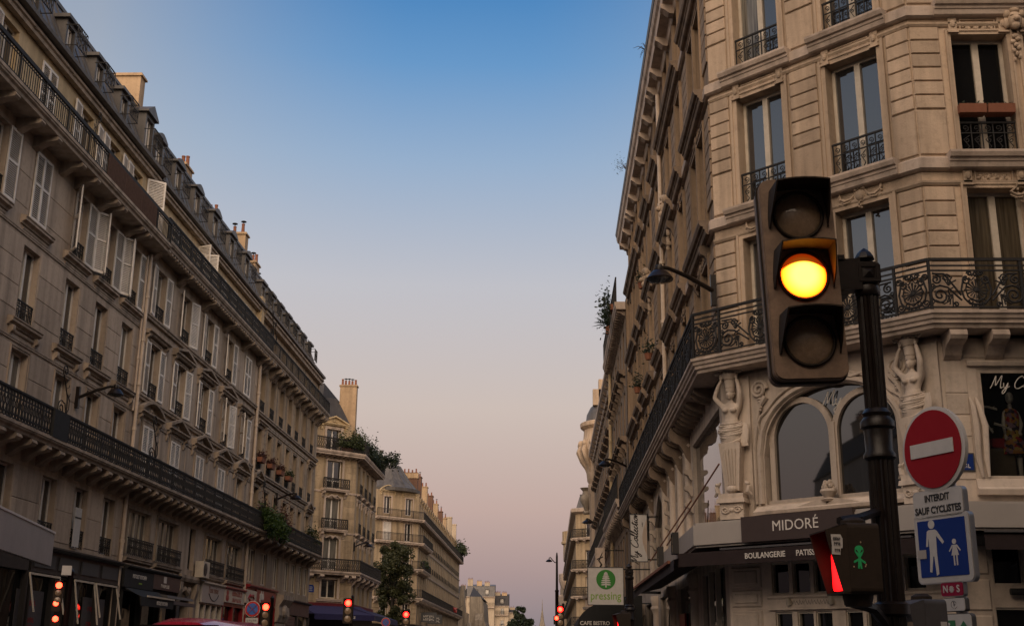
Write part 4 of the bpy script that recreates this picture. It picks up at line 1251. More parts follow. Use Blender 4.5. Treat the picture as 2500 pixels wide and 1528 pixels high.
t, mw = wsign('white cut out letters on the red shop front behind the no stopping sign', 51.2, 54.9, 3.7, 4.25, 'red', .14)
lettering(t, 'glub', .5, M['letter'], mw @ T(-.9, 0, .05), .9, offset=.02, depth=.03)
b = MB().box(-1.0, 1.0, -.18, .05, 0, 2.9)
b.prof([(0, 2.9), (-.22, 2.9), (-.34, 3.2), (-.3, 3.6), (-.5, 3.9), (-.5, 4.1), (0, 4.15)][::-1], -1.1, 1.1)
b.ball((0, -.32, 3.4), (.5, .14, .3), 8, 6)
ob('pilaster', b.mesh('pilaster', M['trim_l']), F @ T(6.6, 0, .12), B3)
sf6 = shopfront(B3, F, 7.75, n3 - .15, 4.05, .6, 2, 'dark', 'blackglass')
b = MB(); 
for i in range(22): b.box(7.9, 10.3, -.05 - .012 * (i % 2), .0, .2 + i * .145, .335 + i * .145)
ob('roller_shutter', b.mesh('roller_shutter', M['brown_sign']), F, B3)

# ================================================================== corner building beyond the side street
def chamfer_frame(xc, yc, length, off=0):
    """frame on a 45 degree corner face whose right end meets the street wall at (xc, yc)"""
    a = PI / 4
    return T(xc - length * math.cos(a), yc - length * math.sin(a), 0) @ RZ(a)
B4 = thing('apartment_building', 'cream corner building with a leafy roof terrace and blue awning below', 'building', T(XL, 76.7, 0), GRP)
LC = 3.7
FC = chamfer_frame(XL, 76.7, LC)
FS = FL(76.7)
n4 = 9.3
zf = [(6.75, 8.75), (9.3, 11.2), (11.85, 13.6)]
uc = 2.0
opc = [(uc - .58, uc + .58, a, z) for a, z in zf] + [(uc - .6, uc + .6, 5.0, 6.15)] + [(.2, LC - .2, .1, 4.0, .5)]
ob('wall', wall_mesh('wall', M['stone_4'], 0, LC, 0, 13.9, opc), FC, B4)
c4 = [1.2, 3.15, 5.05, 7.3]
ops4 = [(c - .42, c + .42, a, z) for c in c4 for a, z in zf + [(4.7, 6.1)]] + [(.3, n4 - .3, .1, 4.0, .5)]
ob('wall', wall_mesh('wall', M['stone_4'], 0, n4, 0, 13.9, ops4), FS, B4)
p0 = FC @ Vector((0, 0, 0))
FX = T(p0.x - 14, p0.y, 0)
ob('wall', wall_mesh('wall', M['stone_4'], 0, 14, 0, 16.2, []), FX, B4)
core(B4, FS, -.0, n4, .01, 10, 0, 14.0, 'stone_4')
for a, z in zf:
    window(B4, FC, uc, a, z, 1.16, 2, .18, 'white', transom=.28)
    surround(B4, FC, uc, a, z, 1.16, .14, .03, 'trim_r')
window(B4, FC, uc, 5.0, 6.15, 1.2, 2, .18, 'cream', 'glass'); surround(B4, FC, uc, 5.0, 6.15, 1.2, .16, .05, 'trim_r')
ledge(B4, FC, uc - .95, uc + .95, 4.72, .24, .16, 'trim_r')
for z in (9.0, 11.55):
    band(B4, FC, 0, LC + .04, z, z + .1, .06, 'trim_r'); band(B4, FS, 0, n4, z, z + .1, .06, 'trim_r')
    balcony(B4, FC, uc - 1.0, uc + 1.0, z + .08, .36, .62, 'fancy', .16, 'trim_r', 'iron_far', 1.0, [uc - .85, uc + .85], .42, .16, .8)
    b = MB().tube([(uc - .5, -.06, z - .32), (uc - .2, -.1, z - .15), (uc, -.12, z - .28), (uc + .2, -.1, z - .15), (uc + .5, -.06, z - .32)], [.03, .07, .11, .07, .03], 6)
    ob('carved_swag', b.mesh('carved_swag', M['trim_r']), FC, B4)
    for c in c4:
        guard(B4, FS, c, z + .2, 1.0, .62, 'iron_far', -.2)
        ledge(B4, FS, c - .6, c + .6, z + .0, .2, .24, 'trim_r')
        pediment(B4, FS, c, z - .3, 1.2, .16, .12, flat=True, mat='trim_r')
for c in c4:
    for a, z in zf: window(B4, FS, c, a, z, .84, 2, .18, 'white')
    window(B4, FS, c, 4.7, 6.1, .84, 2, .18, 'cream', 'glass')
for u0, u1 in ((.08, .95), (uc + .85, LC - .04)):
    for z0, z1 in ((4.1, 6.2), (6.7, 8.95), (9.2, 11.5), (11.75, 13.7)):
        blocks(B4, FC, u0, u1, z0, z1, .38, .02 if z0 < 5 else .01, .014, 'stone_4')
balcony(B4, FC, 0, LC + .28, 6.42, .62, .72, 'fancy', .22, 'trim_r', 'iron_far', 1.0, [.3, uc - .9, uc + .95, 3.5], .46, .3, .92)
balcony(B4, FS, -.25, n4, 6.42, .62, .72, 'fancy', .22, 'trim_r', 'iron_far', 1.2, [.4, 2.2, 4.1, 6.1, 8.2], .6, .34, .92)
tc = balcony(B4, FC, 0, LC + .28, 13.9, .62, .74, 'fancy', .3, 'trim_r', 'iron_far', 1.0, [.2 + .36 * i for i in range(11)], .16, .16, .7)
balcony(B4, FS, -.25, n4, 13.9, .62, .74, 'fancy', .3, 'trim_r', 'iron_far', 1.2, [.2 + .6 * i for i in range(15)], .16, .16, .7)
opa = [(uc - .55, uc + .55, 14.25, 15.7)]
ob('attic_wall', wall_mesh('attic_wall', M['stone_4'], 0, LC - .2, 14.1, 16.1, opa, .25, .35), FC, B4)
window(B4, FC, uc, 14.25, 15.7, 1.1, 2, .5, 'white', 'glass')
surround(B4, FC @ T(0, .33, 0), uc, 14.25, 15.7, 1.1, .16, .05, 'trim_r')
pediment(B4, FC @ T(0, .33, 0), uc, 15.95, 2.2, .42, .2, mat='plaster')
for i in range(5):
    dormer(B4, FS, 1.0 + 1.75 * i, 14.4, .45, 1.1, 1.35, 1.2, 'gable', 'stone_4', rail=False)
mansard(B4, FS, -.1, n4, 14.2, 16.6, .5, 1.4, 'slate', False, 6, .8)
b = MB().add([(0, .45, 16.0), (LC - .2, .45, 16.0), (LC - .6, 1.7, 18.1), (.3, 1.7, 18.1), (LC - .2, 6, 16), (0, 6, 16), (LC - .6, 6, 18.1), (.3, 6, 18.1)], [(0, 1, 2, 3), (1, 4, 6, 2), (5, 0, 3, 7), (3, 2, 6, 7), (4, 5, 7, 6)])
ob('roof', b.mesh('roof', M['slate']), FC, B4)
b = MB().add([(-9, -.1, 16.0), (.6, -.1, 16.0), (.3, 1.9, 18.9), (-9, 1.9, 18.9), (-9, 8, 16), (.6, 8, 16), (-9, 8, 18.9), (.3, 8, 18.9)], [(0, 1, 2, 3), (1, 5, 7, 2), (3, 2, 7, 6), (4, 0, 3, 6)])
ob('roof', b.mesh('roof', M['slate']), FX @ T(14, .2, 0), B4)
chimney(B4, T(-13.5, 77.6, 15.6), 1.12, .5, 3.35, 5)
pipe(B4, [(p0.x + .1, p0.y - .02, .1), (p0.x + .1, p0.y - .02, 13.7)], .06)
shopfront(B4, FC, .15, LC - .1, 3.95, .6, 2, 'dark', 'blackglass'); shopfront(B4, FS, .2, n4 - .2, 3.95, .6, 4, 'dark', 'blackglass')
pl = thing('street_name_plate', 'small blue street name plate on the cream corner building', 'sign', FC @ T(.62, -.04, 5.55))
ob('plate', MB().profy([(-.26, -.22), (.26, -.22), (.26, .1), (.16, .22), (-.16, .22), (-.26, .1)], 0, .02).mesh('plate', M['sign_blue']), WM[pl.name], pl)
for zz in (.08, -.02, -.12): marks(pl, .3, .06, 'letter', WM[pl.name] @ T(0, -.003, zz), 6)
# blue awning round the corner
aw = thing('awning', 'dark blue awning lettered CAPITOLE around the cream corner building', 'awning', FC @ T(LC / 2, -.1, 4.4))
def canopy(F0, u0, u1, z, d, drop, fr, mat):
    b = MB()
    b.add([(u0, -.08, z), (u1, -.08, z), (u1, -d, z - drop), (u0, -d, z - drop), (u1, -d, z - drop - fr), (u0, -d, z - drop - fr)], [(0, 3, 2, 1), (3, 5, 4, 2)])
    b.add([(u0, -.06, z - .02), (u1, -.06, z - .02), (u1, -d + .02, z - drop - .02), (u0, -d + .02, z - drop - .02)], [(0, 1, 2, 3)])
    b.add([(u0, -.08, z), (u0, -d, z - drop), (u0, -.08, z - drop)], [(0, 1, 2)]); b.add([(u1, -.08, z), (u1, -d, z - drop), (u1, -.08, z - drop)], [(0, 2, 1)])
    return b.mesh('canopy', M[mat])
ob('canopy', canopy(FC, -.1, LC + .7, 4.55, 1.7, .55, .34, 'canvas_blue'), FC, aw)
ob('canopy', canopy(FS, -.7, n4 + 1.5, 4.55, 1.7, .55, .34, 'canvas_blue'), FS, aw)
ob('top_valance', MB().box(-.1, LC + .1, -.12, -.085, 4.5, 4.72).mesh('top_valance', M['canvas_red']), FC, aw)
ob('top_valance', MB().box(0, n4, -.12, -.085, 4.5, 4.72).mesh('top_valance', M['canvas_red']), FS, aw)
lettering(aw, 'CAPITOLE', .22, M['letter'], FC @ T(2.45, -1.71, 3.83), .9, offset=.004)

# ================================================================== building across the plaza
B5 = thing('apartment_building', 'long building with a zinc dome corner behind the plaza tree', 'building', T(XL, 115, 0), GRP)
L5 = 5.4
FC = chamfer_frame(XL, 115, L5)
FS = FL(115)
n5 = 54.0
uu = [1.55, 4.15]
z5 = [(2.0 + 2.6, 6.3), (7.15, 9.2), (9.9, 11.55), (12.05, 13.75), (14.5, 16.1)]
opc = [(u - .42, u + .42, a, z) for u in uu for a, z in z5]
ob('wall', wall_mesh('wall', M['stone_4'], 0, L5, 0, 16.7, opc), FC, B5)
c5 = [1.6 + 2.05 * i for i in range(25)]
ops = [(c - .4, c + .4, a, z) for c in c5 for a, z in z5[:4]]
ob('wall', wall_mesh('wall', M['stone_4'], 0, n5, 0, 14.2, ops), FS, B5)
p0 = FC @ Vector((0, 0, 0))
ob('wall', wall_mesh('wall', M['stone_4'], 0, 12, 0, 16.7, []), T(p0.x - 12, p0.y, 0), B5)
core(B5, FS, 0, n5, .01, 12, 0, 14.2, 'stone_4')
for u in uu:
    for i, (a, z) in enumerate(z5):
        window(B5, FC, u, a, z, .84, 2, .2, 'white', ['glass', 'glass2', 'curtain', 'glass', 'glass'][i])
        surround(B5, FC, u, a, z, .84, .12, .03, 'trim_r')
        if i == 3 and u < 2:
            for q in (-.42, 0): shutter(B5, FC, u + q, a, 1.68, .41, 1, .03)
    pediment(B5, FC, u, 16.55, 1.9, .42, .16, seg=True, mat='plaster')
for c in c5:
    for a, z in z5[:4]: window(B5, FS, c, a, z, .8, 2, .2, 'white', panes=False)
for z in (11.75, 13.95):
    balcony(B5, FC, 0, L5 + .3, z, .6, .7, 'plain', .22, 'trim_r', 'iron_far', 1.4, [.25 + .35 * i for i in range(16)], .16, .14, .8)
balcony(B5, FS, -.3, n5, 13.95, .6, .7, 'plain', .22, 'trim_r', 'iron_far', 1.6, [], .3, .2)
balcony(B5, FS, -.3, 9, 11.75, .6, .7, 'plain', .22, 'trim_r', 'iron_far', 1.4, [.6 * i for i in range(15)], .2, .16)
balcony(B5, FS, -.3, 7.5, 9.3, .6, .7, 'plain', .22, 'trim_r', 'iron_far', 1.4, [.6 * i for i in range(12)], .25, .2)
balcony(B5, FC, 3.0, L5 + .3, 9.3, .6, .7, 'plain', .22, 'trim_r', 'iron_far', 1.2, [3.2, 4.2, 5.0], .3, .2)
balcony(B5, FS, -.3, n5, 6.6, .6, .74, 'plain', .24, 'trim_r', 'iron_far', 1.6, [.5 + 1.4 * i for i in range(38)], .4, .26)
balcony(B5, FC, 0, L5 + .3, 6.6, .6, .74, 'plain', .24, 'trim_r', 'iron_far', 1.4, [.4 + .8 * i for i in range(7)], .4, .26)
for c in c5:
    for a in (9.9, 12.05):
        if not (a < 10 and c < 7.5) and not (a > 12 and c < 9): guard(B5, FS, c, a, .95, .55, 'iron_far', -.12)
for z in (9.6, 12.0):
    band(B5, FS, 0, n5, z - .3, z - .16, .1, 'trim_r')
for z0, z1 in ((.3, 6.3),):
    blocks(B5, FC, .05, .95, z0, z1, .45, .05, .05, 'stone_4'); blocks(B5, FC, 2.3, 3.4, z0, z1, .45, .05, .05, 'stone_4'); blocks(B5, FC, L5 - .8, L5 - .05, z0, z1, .45, .05, .05, 'stone_4')
ob('attic_wall', wall_mesh('attic_wall', M['stone_4'], 0, n5, 14.1, 16.4, [(c - .35, c + .35, 14.5, 16.0) for c in c5], .2, .3), FS, B5)
for c in c5[::1]:
    window(B5, FS, c, 14.5, 16.0, .7, 2, .42, 'white', panes=False)
    pediment(B5, FS @ T(0, .3, 0), c, 16.35, 1.2, .22, .16, seg=True, mat='stone_4')
mansard(B5, FS, 0, n5, 16.4, 17.4, .4, 1.1, 'zinc', False, 7, .6)
# zinc dome over the corner
cx, cyy = XL - 3.3, 115 + .2
prof = [(3.3, 16.7), (3.35, 17.0), (2.95, 17.15), (2.3, 17.9), (1.75, 18.7), (1.3, 19.4), (.0, 19.5)]
b = MB().lathe(prof, 16, (cx, cyy, 0))
for k in range(16):
    a = 2 * PI * (k + .0) / 16
    for i in range(2, 5):
        b.bar((cx + prof[i][0] * math.cos(a), cyy + prof[i][0] * math.sin(a), prof[i][1]), (cx + prof[i + 1][0] * math.cos(a), cyy + prof[i + 1][0] * math.sin(a), prof[i + 1][1]), .07)
ob('dome', b.mesh('dome', M['zinc']), I4, B5)
ob('finial', MB().lathe([(.25, 0), (.3, .1), (.1, .2), (.08, .5), (.22, .62), (.25, .8), (.1, .95), (.06, 1.2), (.2, 1.45), (.18, 1.55), (0, 1.56)], 10, (cx - .6, cyy, 19.45)).mesh('finial', M['zinc'], True), I4, B5)
chimney(B5, T(-14.3, 118.0, 16.5), 2.3, .7, 2.6, 6, 'brick', False)
ob('chimney_cap', MB().box(-1.22, 1.22, -.42, .42, 0, .5).mesh('chimney_cap', M['chimney']), T(-14.3, 117.98, 18.62), B5)
for i in range(6):
    chimney(B5, T(-13.9 - .02 * i, 121.5 + 6.5 * i, 16.6), 1.5, .8, 2.6 - .12 * i, 4, 'chimney' if i % 2 else 'brick', True)
chimney(B5, T(-13.4, 163, 16.6), 1.4, .6, 2.2, 0, 'pale'); chimney(B5, T(-13.4, 158, 16.6), 1.0, .6, 2.6, 0, 'pale')
shopfront(B5, FC, .1, L5 - .1, 4.3, .7, 3, 'dark', 'blackglass')
shopfront(B5, FS, .1, n5 - .1, 4.3, .7, 12, 'dark', 'blackglass')
for i, (y, lb) in enumerate(((121.0, 'lit white neon strip in the shop under the long building, nearer of two'), (128.0, 'lit white neon strip in the shop under the long building, farther of two'))):
    t = thing('neon_sign', lb, 'sign', FL(y) @ T(0, -.3, 3.1), 'lit neon strips under the long building')
    marks(t, 3.2 if i else 2.6, .4, 'whitelamp', WM[t.name], 7)
for i, (y, lb) in enumerate(((118.3, 'small dark hanging sign board beside the plaza traffic light, nearer one'), (124.5, 'small dark hanging sign board above the lit neon strips'))):
    t = thing('hanging_sign', lb, 'sign', T(XL + .9, y, 5.2), 'dark hanging boards under the long building')
    ob('board', MB().box(-.75, .75, -.06, .06, -.45, .45).mesh('board', M['dark_grey']), WM[t.name], t)
    ob('bracket', MB().bar((-.95, 0, .5), (.7, 0, .5), .05).mesh('bracket', M['iron_far']), WM[t.name], t)
    marks(t, 1.1, .2, 'letter', WM[t.name] @ T(0, -.065, .1), 6); marks(t, 1.1, .2, 'letter', WM[t.name] @ T(0, -.065, -.2), 6)
# ================================================================== corner building on the right
XR = 3.1
PCL = Vector((3.1, 20.95)); PCR = Vector((6.08, 18.1))
AA = math.atan2(PCR.y - PCL.y, PCR.x - PCL.x)
FA = T(PCL.x, PCL.y, 0) @ RZ(AA)
FB = T(PCR.x, PCR.y, 0)
YE = 44.0
def FRy(y, x=XR): return T(x, y, 0) @ RZ(-PI / 2)
FR = FRy(YE)
def ur(y): return YE - y
LA = (PCR - PCL).length
LBW = 11.0
PATH = [(XR, YE), (PCL.x, PCL.y), (PCR.x, PCR.y), (PCR.x + LBW, PCR.y)]

def sweep(name, prof, path, mat, mw=I4, parent=None):
    """closed profile of (out, z) carried along a plan polyline with mitred corners"""
    P = [Vector(p) for p in path]; n = len(P); k = len(prof)
    nr = []
    for i in range(n - 1):
        d = (P[i + 1] - P[i]).normalized(); nr.append(Vector((d.y, -d.x)))
    v, f = [], []
    for i in range(n):
        if i == 0: m = nr[0]
        elif i == n - 1: m = nr[-1]
        else:
            m = (nr[i - 1] + nr[i]).normalized(); m = m / m.dot(nr[i])
        for o, z in prof: v.append((P[i].x + m.x * o, P[i].y + m.y * o, z))
    for i in range(n - 1):
        for j in range(k):
            f.append((i * k + j, (i + 1) * k + j, (i + 1) * k + (j + 1) % k, i * k + (j + 1) % k))
    f.append(tuple(range(k))); f.append(tuple((n - 1) * k + j for j in range(k - 1, -1, -1)))
    return ob(name, MB().add(v, f).mesh(name, M[mat]), mw, parent)

def offpath(path, d):
    P = [Vector(p) for p in path]; out = []
    nr = []
    for i in range(len(P) - 1):
        q = (P[i + 1] - P[i]).normalized(); nr.append(Vector((q.y, -q.x)))
    for i in range(len(P)):
        if i == 0: m = nr[0]
        elif i == len(P) - 1: m = nr[-1]
        else:
            m = (nr[i - 1] + nr[i]).normalized(); m = m / m.dot(nr[i])
        out.append(P[i] + m * d)
    return out

R1 = thing('corner_building', 'big sandstone corner building with two caryatids, a bakery and a scrolled iron balcony', 'building', T(PCL.x, PCL.y, 0))
HZ = [(6.76, 8.97), (9.56, 11.75), (12.34, 14.5), (15.0, 16.7)]
cA = [(1.12, .98), (3.03, 1.0)]
cB = [(1.155, .93), (2.355, .93), (5.0, .93), (6.2, .93), (8.8, .93)]
opsA = [(c - w / 2, c + w / 2, a, z, .24) for c, w in cA for a, z in HZ]
opsB = [(c - w / 2, c + w / 2, a, z, .24) for c, w in cB for a, z in HZ]
ob('wall', wall_mesh('wall', M['stone_r'], 0, LA, 6.45, 17.3, opsA), FA, R1)
ob('wall', wall_mesh('wall', M['stone_r'], 0, LBW, 6.45, 17.3, opsB), FB, R1)
cS = [22.2, 23.25, 25.85, 28.35, 31.35, 34.25, 36.6, 38.8, 40.7, 42.6]
opsS = [(ur(c) - .47, ur(c) + .47, a, z, .26) for c in cS for a, z in HZ]
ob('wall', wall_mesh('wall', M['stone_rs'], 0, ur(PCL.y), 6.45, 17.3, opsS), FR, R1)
b = MB().add([(XR, YE, 0), (XR + 14, YE, 0), (XR + 14, YE, 17.3), (XR, YE, 17.3)], [(0, 1, 2, 3)])
b.add([(PCR.x + LBW, PCR.y, 0), (PCR.x + LBW, YE, 0), (PCR.x + LBW, YE, 17.3), (PCR.x + LBW, PCR.y, 17.3)], [(0, 1, 2, 3)])
b.add([(XR, YE, 17.3), (PCL.x, PCL.y, 17.3), (PCR.x, PCR.y, 17.3), (PCR.x + LBW, PCR.y, 17.3), (PCR.x + LBW, YE, 17.3)], [(0, 1, 2, 3, 4)])
ob('side_wall', b.mesh('side_wall', M['stone_rs']), I4, R1)

sweep('string_course', [(0, 9.27), (.05, 9.27), (.10, 9.30), (.10, 9.47), (.06, 9.50), (0, 9.53)], PATH, 'trim_r', parent=R1)
sweep('string_course', [(0, 12.05), (.05, 12.05), (.10, 12.08), (.10, 12.25), (.06, 12.28), (0, 12.31)], PATH, 'trim_r', parent=R1)
sweep('string_course', [(0, 14.75), (.05, 14.75), (.10, 14.78), (.10, 14.93), (.06, 14.96), (0, 14.99)], PATH, 'trim_r', parent=R1)
for z in (9.02, 11.90):
    sweep('string_course', [(0, z), (.025, z), (.05, z + .04), (.05, z + .075), (0, z + .09)], [PATH[1], PATH[2], PATH[3]], 'stone_r', parent=R1)
co_ = sweep('cornice', [(0, 16.72), (.06, 16.75), (.10, 16.95), (.34, 16.98), (.36, 17.2), (.42, 17.25), (.46, 17.4), (.40, 17.44), (0, 17.46)], PATH, 'trim_r', parent=R1)
sweep('gutter', [(.30, 17.46), (.47, 17.47), (.50, 17.58), (.44, 17.6), (.3, 17.5)], PATH, 'zinc', parent=R1)
mod = cached('modil', lambda: MB().prof([(0, 0), (-.12, .02), (-.24, .12), (-.32, .16), (-.32, .27), (0, .27)][::-1], -.13, .13).mesh('modillion', M['trim_r']))
for y in (21.6, 23.2, 24.4, 25.9, 27.5, 29.2, 30.3, 30.75, 32.1, 33.3, 35.1, 36.8, 38.3, 39.8, 40.3, 41.7, 43.3):
    ob('modillion', mod, FR @ T(ur(y), -.06, 16.70), co_)
for u in (.25, 1.1, 2.05, 3.0, 3.85): ob('modillion', mod, FA @ T(u, -.06, 16.70), co_)
for u in (.3, 1.2, 2.3, 3.6, 5, 6.2, 7.5): ob('modillion', mod, FB @ T(u, -.06, 16.70), co_)
LG = [(0, 0), (-.10, 0), (-.13, .02), (-.15, .10), (-.17, .11), (-.175, .155), (-.22, .17), (-.25, .235), (-.25, .275), (0, .285)]
def wledge(F, u0, u1, z, d=.25, mat='trim_r'):
    pr = [(a * d / .25, q) for a, q in LG]
    return ob('window_ledge', MB().prof(pr[::-1], -(u1 - u0) / 2, (u1 - u0) / 2).mesh('window_ledge', M[mat]), F @ T((u0 + u1) / 2, 0, z), R1)
def carved_panel(F, u, z, w):
    b = MB()
    for a, c, e, d in ((-w / 2, w / 2, 0, .02), (-w / 2, w / 2, .2, .22), (-w / 2, -w / 2 + .02, .02, .2), (w / 2 - .02, w / 2, .02, .2)): b.box(a, c, -.03, .001, e, d)
    for k in range(15):
        x = -w * .4 + w * .8 * k / 14
        b.ball((x, -.012, .09 + .035 * math.sin(k * 1.7)), (.035, .018, .03 + .01 * (k % 3)), 6, 4)
    for sx in (-1, 1):
        b.box(sx * (w / 2 + .12) - .07, sx * (w / 2 + .12) + .07, -.05, .001, -.02, .26)
        b.ball((sx * (w / 2 + .12), -.06, .12), (.05, .03, .07), 6, 5)
        b.box(sx * (w / 2 + .12) - .09, sx * (w / 2 + .12) + .09, -.075, .001, -.05, -.02)
    return ob('carved_panel', b.mesh('carved_panel', M['stone_r']), F @ T(u, 0, z), R1)
def garland(F, u, z, w, mat='stone_r'):
    b = MB()
    b.ball((0, -.03, .13), (.1, .06, .105), 10, 8)
    b.tube([(math.cos(a) * .115, -.03, .13 + math.sin(a) * .12) for a in [2 * PI * i / 14 for i in range(15)]], .018, 5)
    for k in range(5): b.ball((-.08 + .04 * k, -.05, .245 + .012 * (2 - abs(k - 2))), (.025, .03, .028), 6, 4)
    for k in range(7): b.ball((rnd.uniform(-.05, .05), -.05, .02 - .02 * k), (.022, .028, .02), 6, 4)
    for s in (-1, 1):
        b.tube([(s * .1, -.03, .18), (s * .18, -.05, .10), (s * .28, -.055, .085), (s * .37, -.05, .14), (s * w / 2, -.035, .25)], [.012, .025, .034, .026, .012], 6)
        b.tube([(s * .12, -.03, .14), (s * .2, -.05, .05), (s * .29, -.05, .04), (s * .38, -.04, .1)], [.01, .018, .022, .01], 6)
        for k in range(4): b.ball((s * w / 2, -.04, .26 - .07 * k), (.022, .025, .035 - .006 * k), 6, 4)
        b.tube(spiral(s * (w / 2 - .06), .02, .05, .01, 0, 1.2 * s, 10, -.02), .012, 4)
    return ob('carved_garland', b.mesh('carved_garland', M[mat], True), F @ T(u, 0, z), R1)
def carved_head(F, u, z, s=1.0):
    b = MB()
    b.ball((0, -.08, 0), (.13, .12, .17), 12, 10); b.ball((0, -.2, -.03), (.06, .06, .05), 8, 6)
    for sx in (-1, 1):
        b.ball((sx * .06, -.17, .05), (.035, .03, .022), 6, 5); b.ball((sx * .12, -.1, .1), (.07, .07, .08), 8, 6); b.ball((sx * .13, -.08, -.05), (.06, .06, .11), 8, 6)
        b.tube(spiral(sx * .2, .05, .08, .02, 0, 1.3 * sx, 10, -.03), .03, 5)
    b.ball((0, -.12, .16), (.1, .07, .06), 8, 6); b.ball((0, -.15, -.13), (.07, .06, .07), 8, 6)
    for k in range(9): b.ball((.05 * math.sin(k * 2.1), -.05, -.28 - .055 * k), (.06 - .005 * k, .045, .045), 7, 5)
    return ob('carved_head', b.xf(S(s, s, s)).mesh('carved_head', M['stone_r'], True), F @ T(u, 0, z), R1)

gA = {0: ['glass_up', 'glass_up'], 1: ['glass_up', 'glass_up'], 2: ['curtain', 'glass_up'], 3: ['glass_up', 'glass_up']}
for i, (c, w) in enumerate(cA):
    for k, (a, z) in enumerate(HZ):
        f = ob('window', win_frame(w, z - a, 2, M['cream'], None, .06), FA @ T(c, .20, a), R1)
        for q in (-1, 1):
            g = 'glass_up'
            if k == 2 and i == 0 and q < 0: g = 'curtain'
            ob('pane', pane_mesh(w / 2 - .11, z - a - .14, M[g]), FA @ T(c + q * w / 4, .235, a + .09), f)
        surround(R1, FA, c, a, z, w, .13, .03, 'stone_r')
        if k: guard(R1, FA, c, a + .01, w - .03, .66, 'iron', .03)
    for z in (9.28, 12.06, 14.76): wledge(FA, c - .75, c + .75, z)
    carved_panel(FA, c, 11.80, .72); garland(FA, c, 9.02, .78); carved_panel(FA, c, 14.53, .72)
for i, (c, w) in enumerate(cB):
    for k, (a, z) in enumerate(HZ):
        f = ob('window', win_frame(w, z - a, 2, M['cream'], None, .06), FB @ T(c, .20, a), R1)
        for q in (-1, 1):
            ob('pane', pane_mesh(w / 2 - .11, z - a - .14, M[['curtain2', 'blackglass', 'glass', 'glass'][k]]), FB @ T(c + q * w / 4, .235, a + .09), f)
        surround(R1, FB, c, a, z, w, .09, .03, 'stone_r')
        if k: guard(R1, FB, c, a + .01, w - .03, .58, 'iron', .03)
    carved_panel(FB, c, 11.82, .6); carved_panel(FB, c, 9.06, .62)
for u0, u1 in ((.42, 3.1), (4.26, 6.95), (8.05, 9.55)):
    for z in (9.28, 12.06, 14.76): wledge(FB, u0, u1, z)
for u in (1.755, 5.6): carved_head(FB, u, 11.98); garland(FB, u, 8.75, .5)
# banded stonework beside the windows
for F, strips in ((FA, ((.0, .46), (1.78, 2.36), (3.70, LA))), (FB, ((.0, .5), (3.0, 4.35), (6.85, 8.2)))):
    for u0, u1 in strips:
        for z0, z1, n in ((7.2, 9.0, 7), (10.38, 11.9, 6), (13.1, 14.6, 6), (15.3, 16.6, 5)):
            blocks(R1, F, u0 + .012, u1 - .012, z0, z1, (z1 - z0) / n, .035, .022, 'stone_r')
        for z0, z1 in ((9.56, 10.36), (12.34, 13.08)):
            blocks(R1, F, u0 + .012, u1 - .012, z0, z1, 1, .03, .016, 'stone_r')
for y0, y1 in ((20.96, 21.62), (24.0, 24.9), (26.6, 27.5), (29.3, 30.4), (32.2, 33.4)):
    for z0, z1, n in ((7.2, 9.0, 7), (9.9, 11.9, 7), (12.8, 14.6, 6)):
        blocks(R1, FR, ur(y1), ur(y0), z0, z1, (z1 - z0) / n, .035, .03, 'stone_rs')
for c in cS:
    for k, (a, z) in enumerate(HZ):
        window(R1, FR, ur(c), a, z, .94, 2, .2, 'cream', 'glass')
        surround(R1, FR, ur(c), a, z, .94, .12, .05, 'stone_rs')
for z, segs in ((9.28, ((21.1, 23.95), (25.0, 26.75), (27.2, 29.5), (30.4, 32.3), (33.3, 35.2), (35.8, 37.3), (38.0, 39.6), (40.0, 43.4))),
                (12.06, ((21.2, 24.05), (25.0, 26.65), (27.0, 29.8), (30.5, 32.2), (33.15, 35.1), (35.8, 37.4), (38.0, 39.6), (40.0, 43.4))),
                (14.76, ((21.2, 24.1), (25.05, 29.9), (30.5, 32.2), (33.45, 35.2), (35.8, 37.4), (38.0, 43.4)))):
    for a, c in segs: wledge(FR, ur(c), ur(a), z, .28, 'trim_rs')
for y in (22.75, 25.85, 28.35, 34.25, 38.8):
    garland(FR, ur(y), 11.8, .8, 'stone_rs'); garland(FR, ur(y), 9.0, .8, 'stone_rs')
    for s in (-.6, .6):
        if y in (28.35, 34.25): ob('console', corbel_mesh(.2, .42, .15, M['trim_rs']), FR @ T(ur(y) + s, 0, 11.62), R1)
        if y == 22.75: ob('console', corbel_mesh(.2, .42, .15, M['trim_rs']), FR @ T(ur(y) + s * 1.6, 0, 8.85), R1)
for y in (28.35, 34.25): carved_head(FR, ur(y), 12.65, 1.5)
pipe(R1, [(XR - .1, 29.95, 6.8), (XR - .1, 29.95, 16.6)], .06)
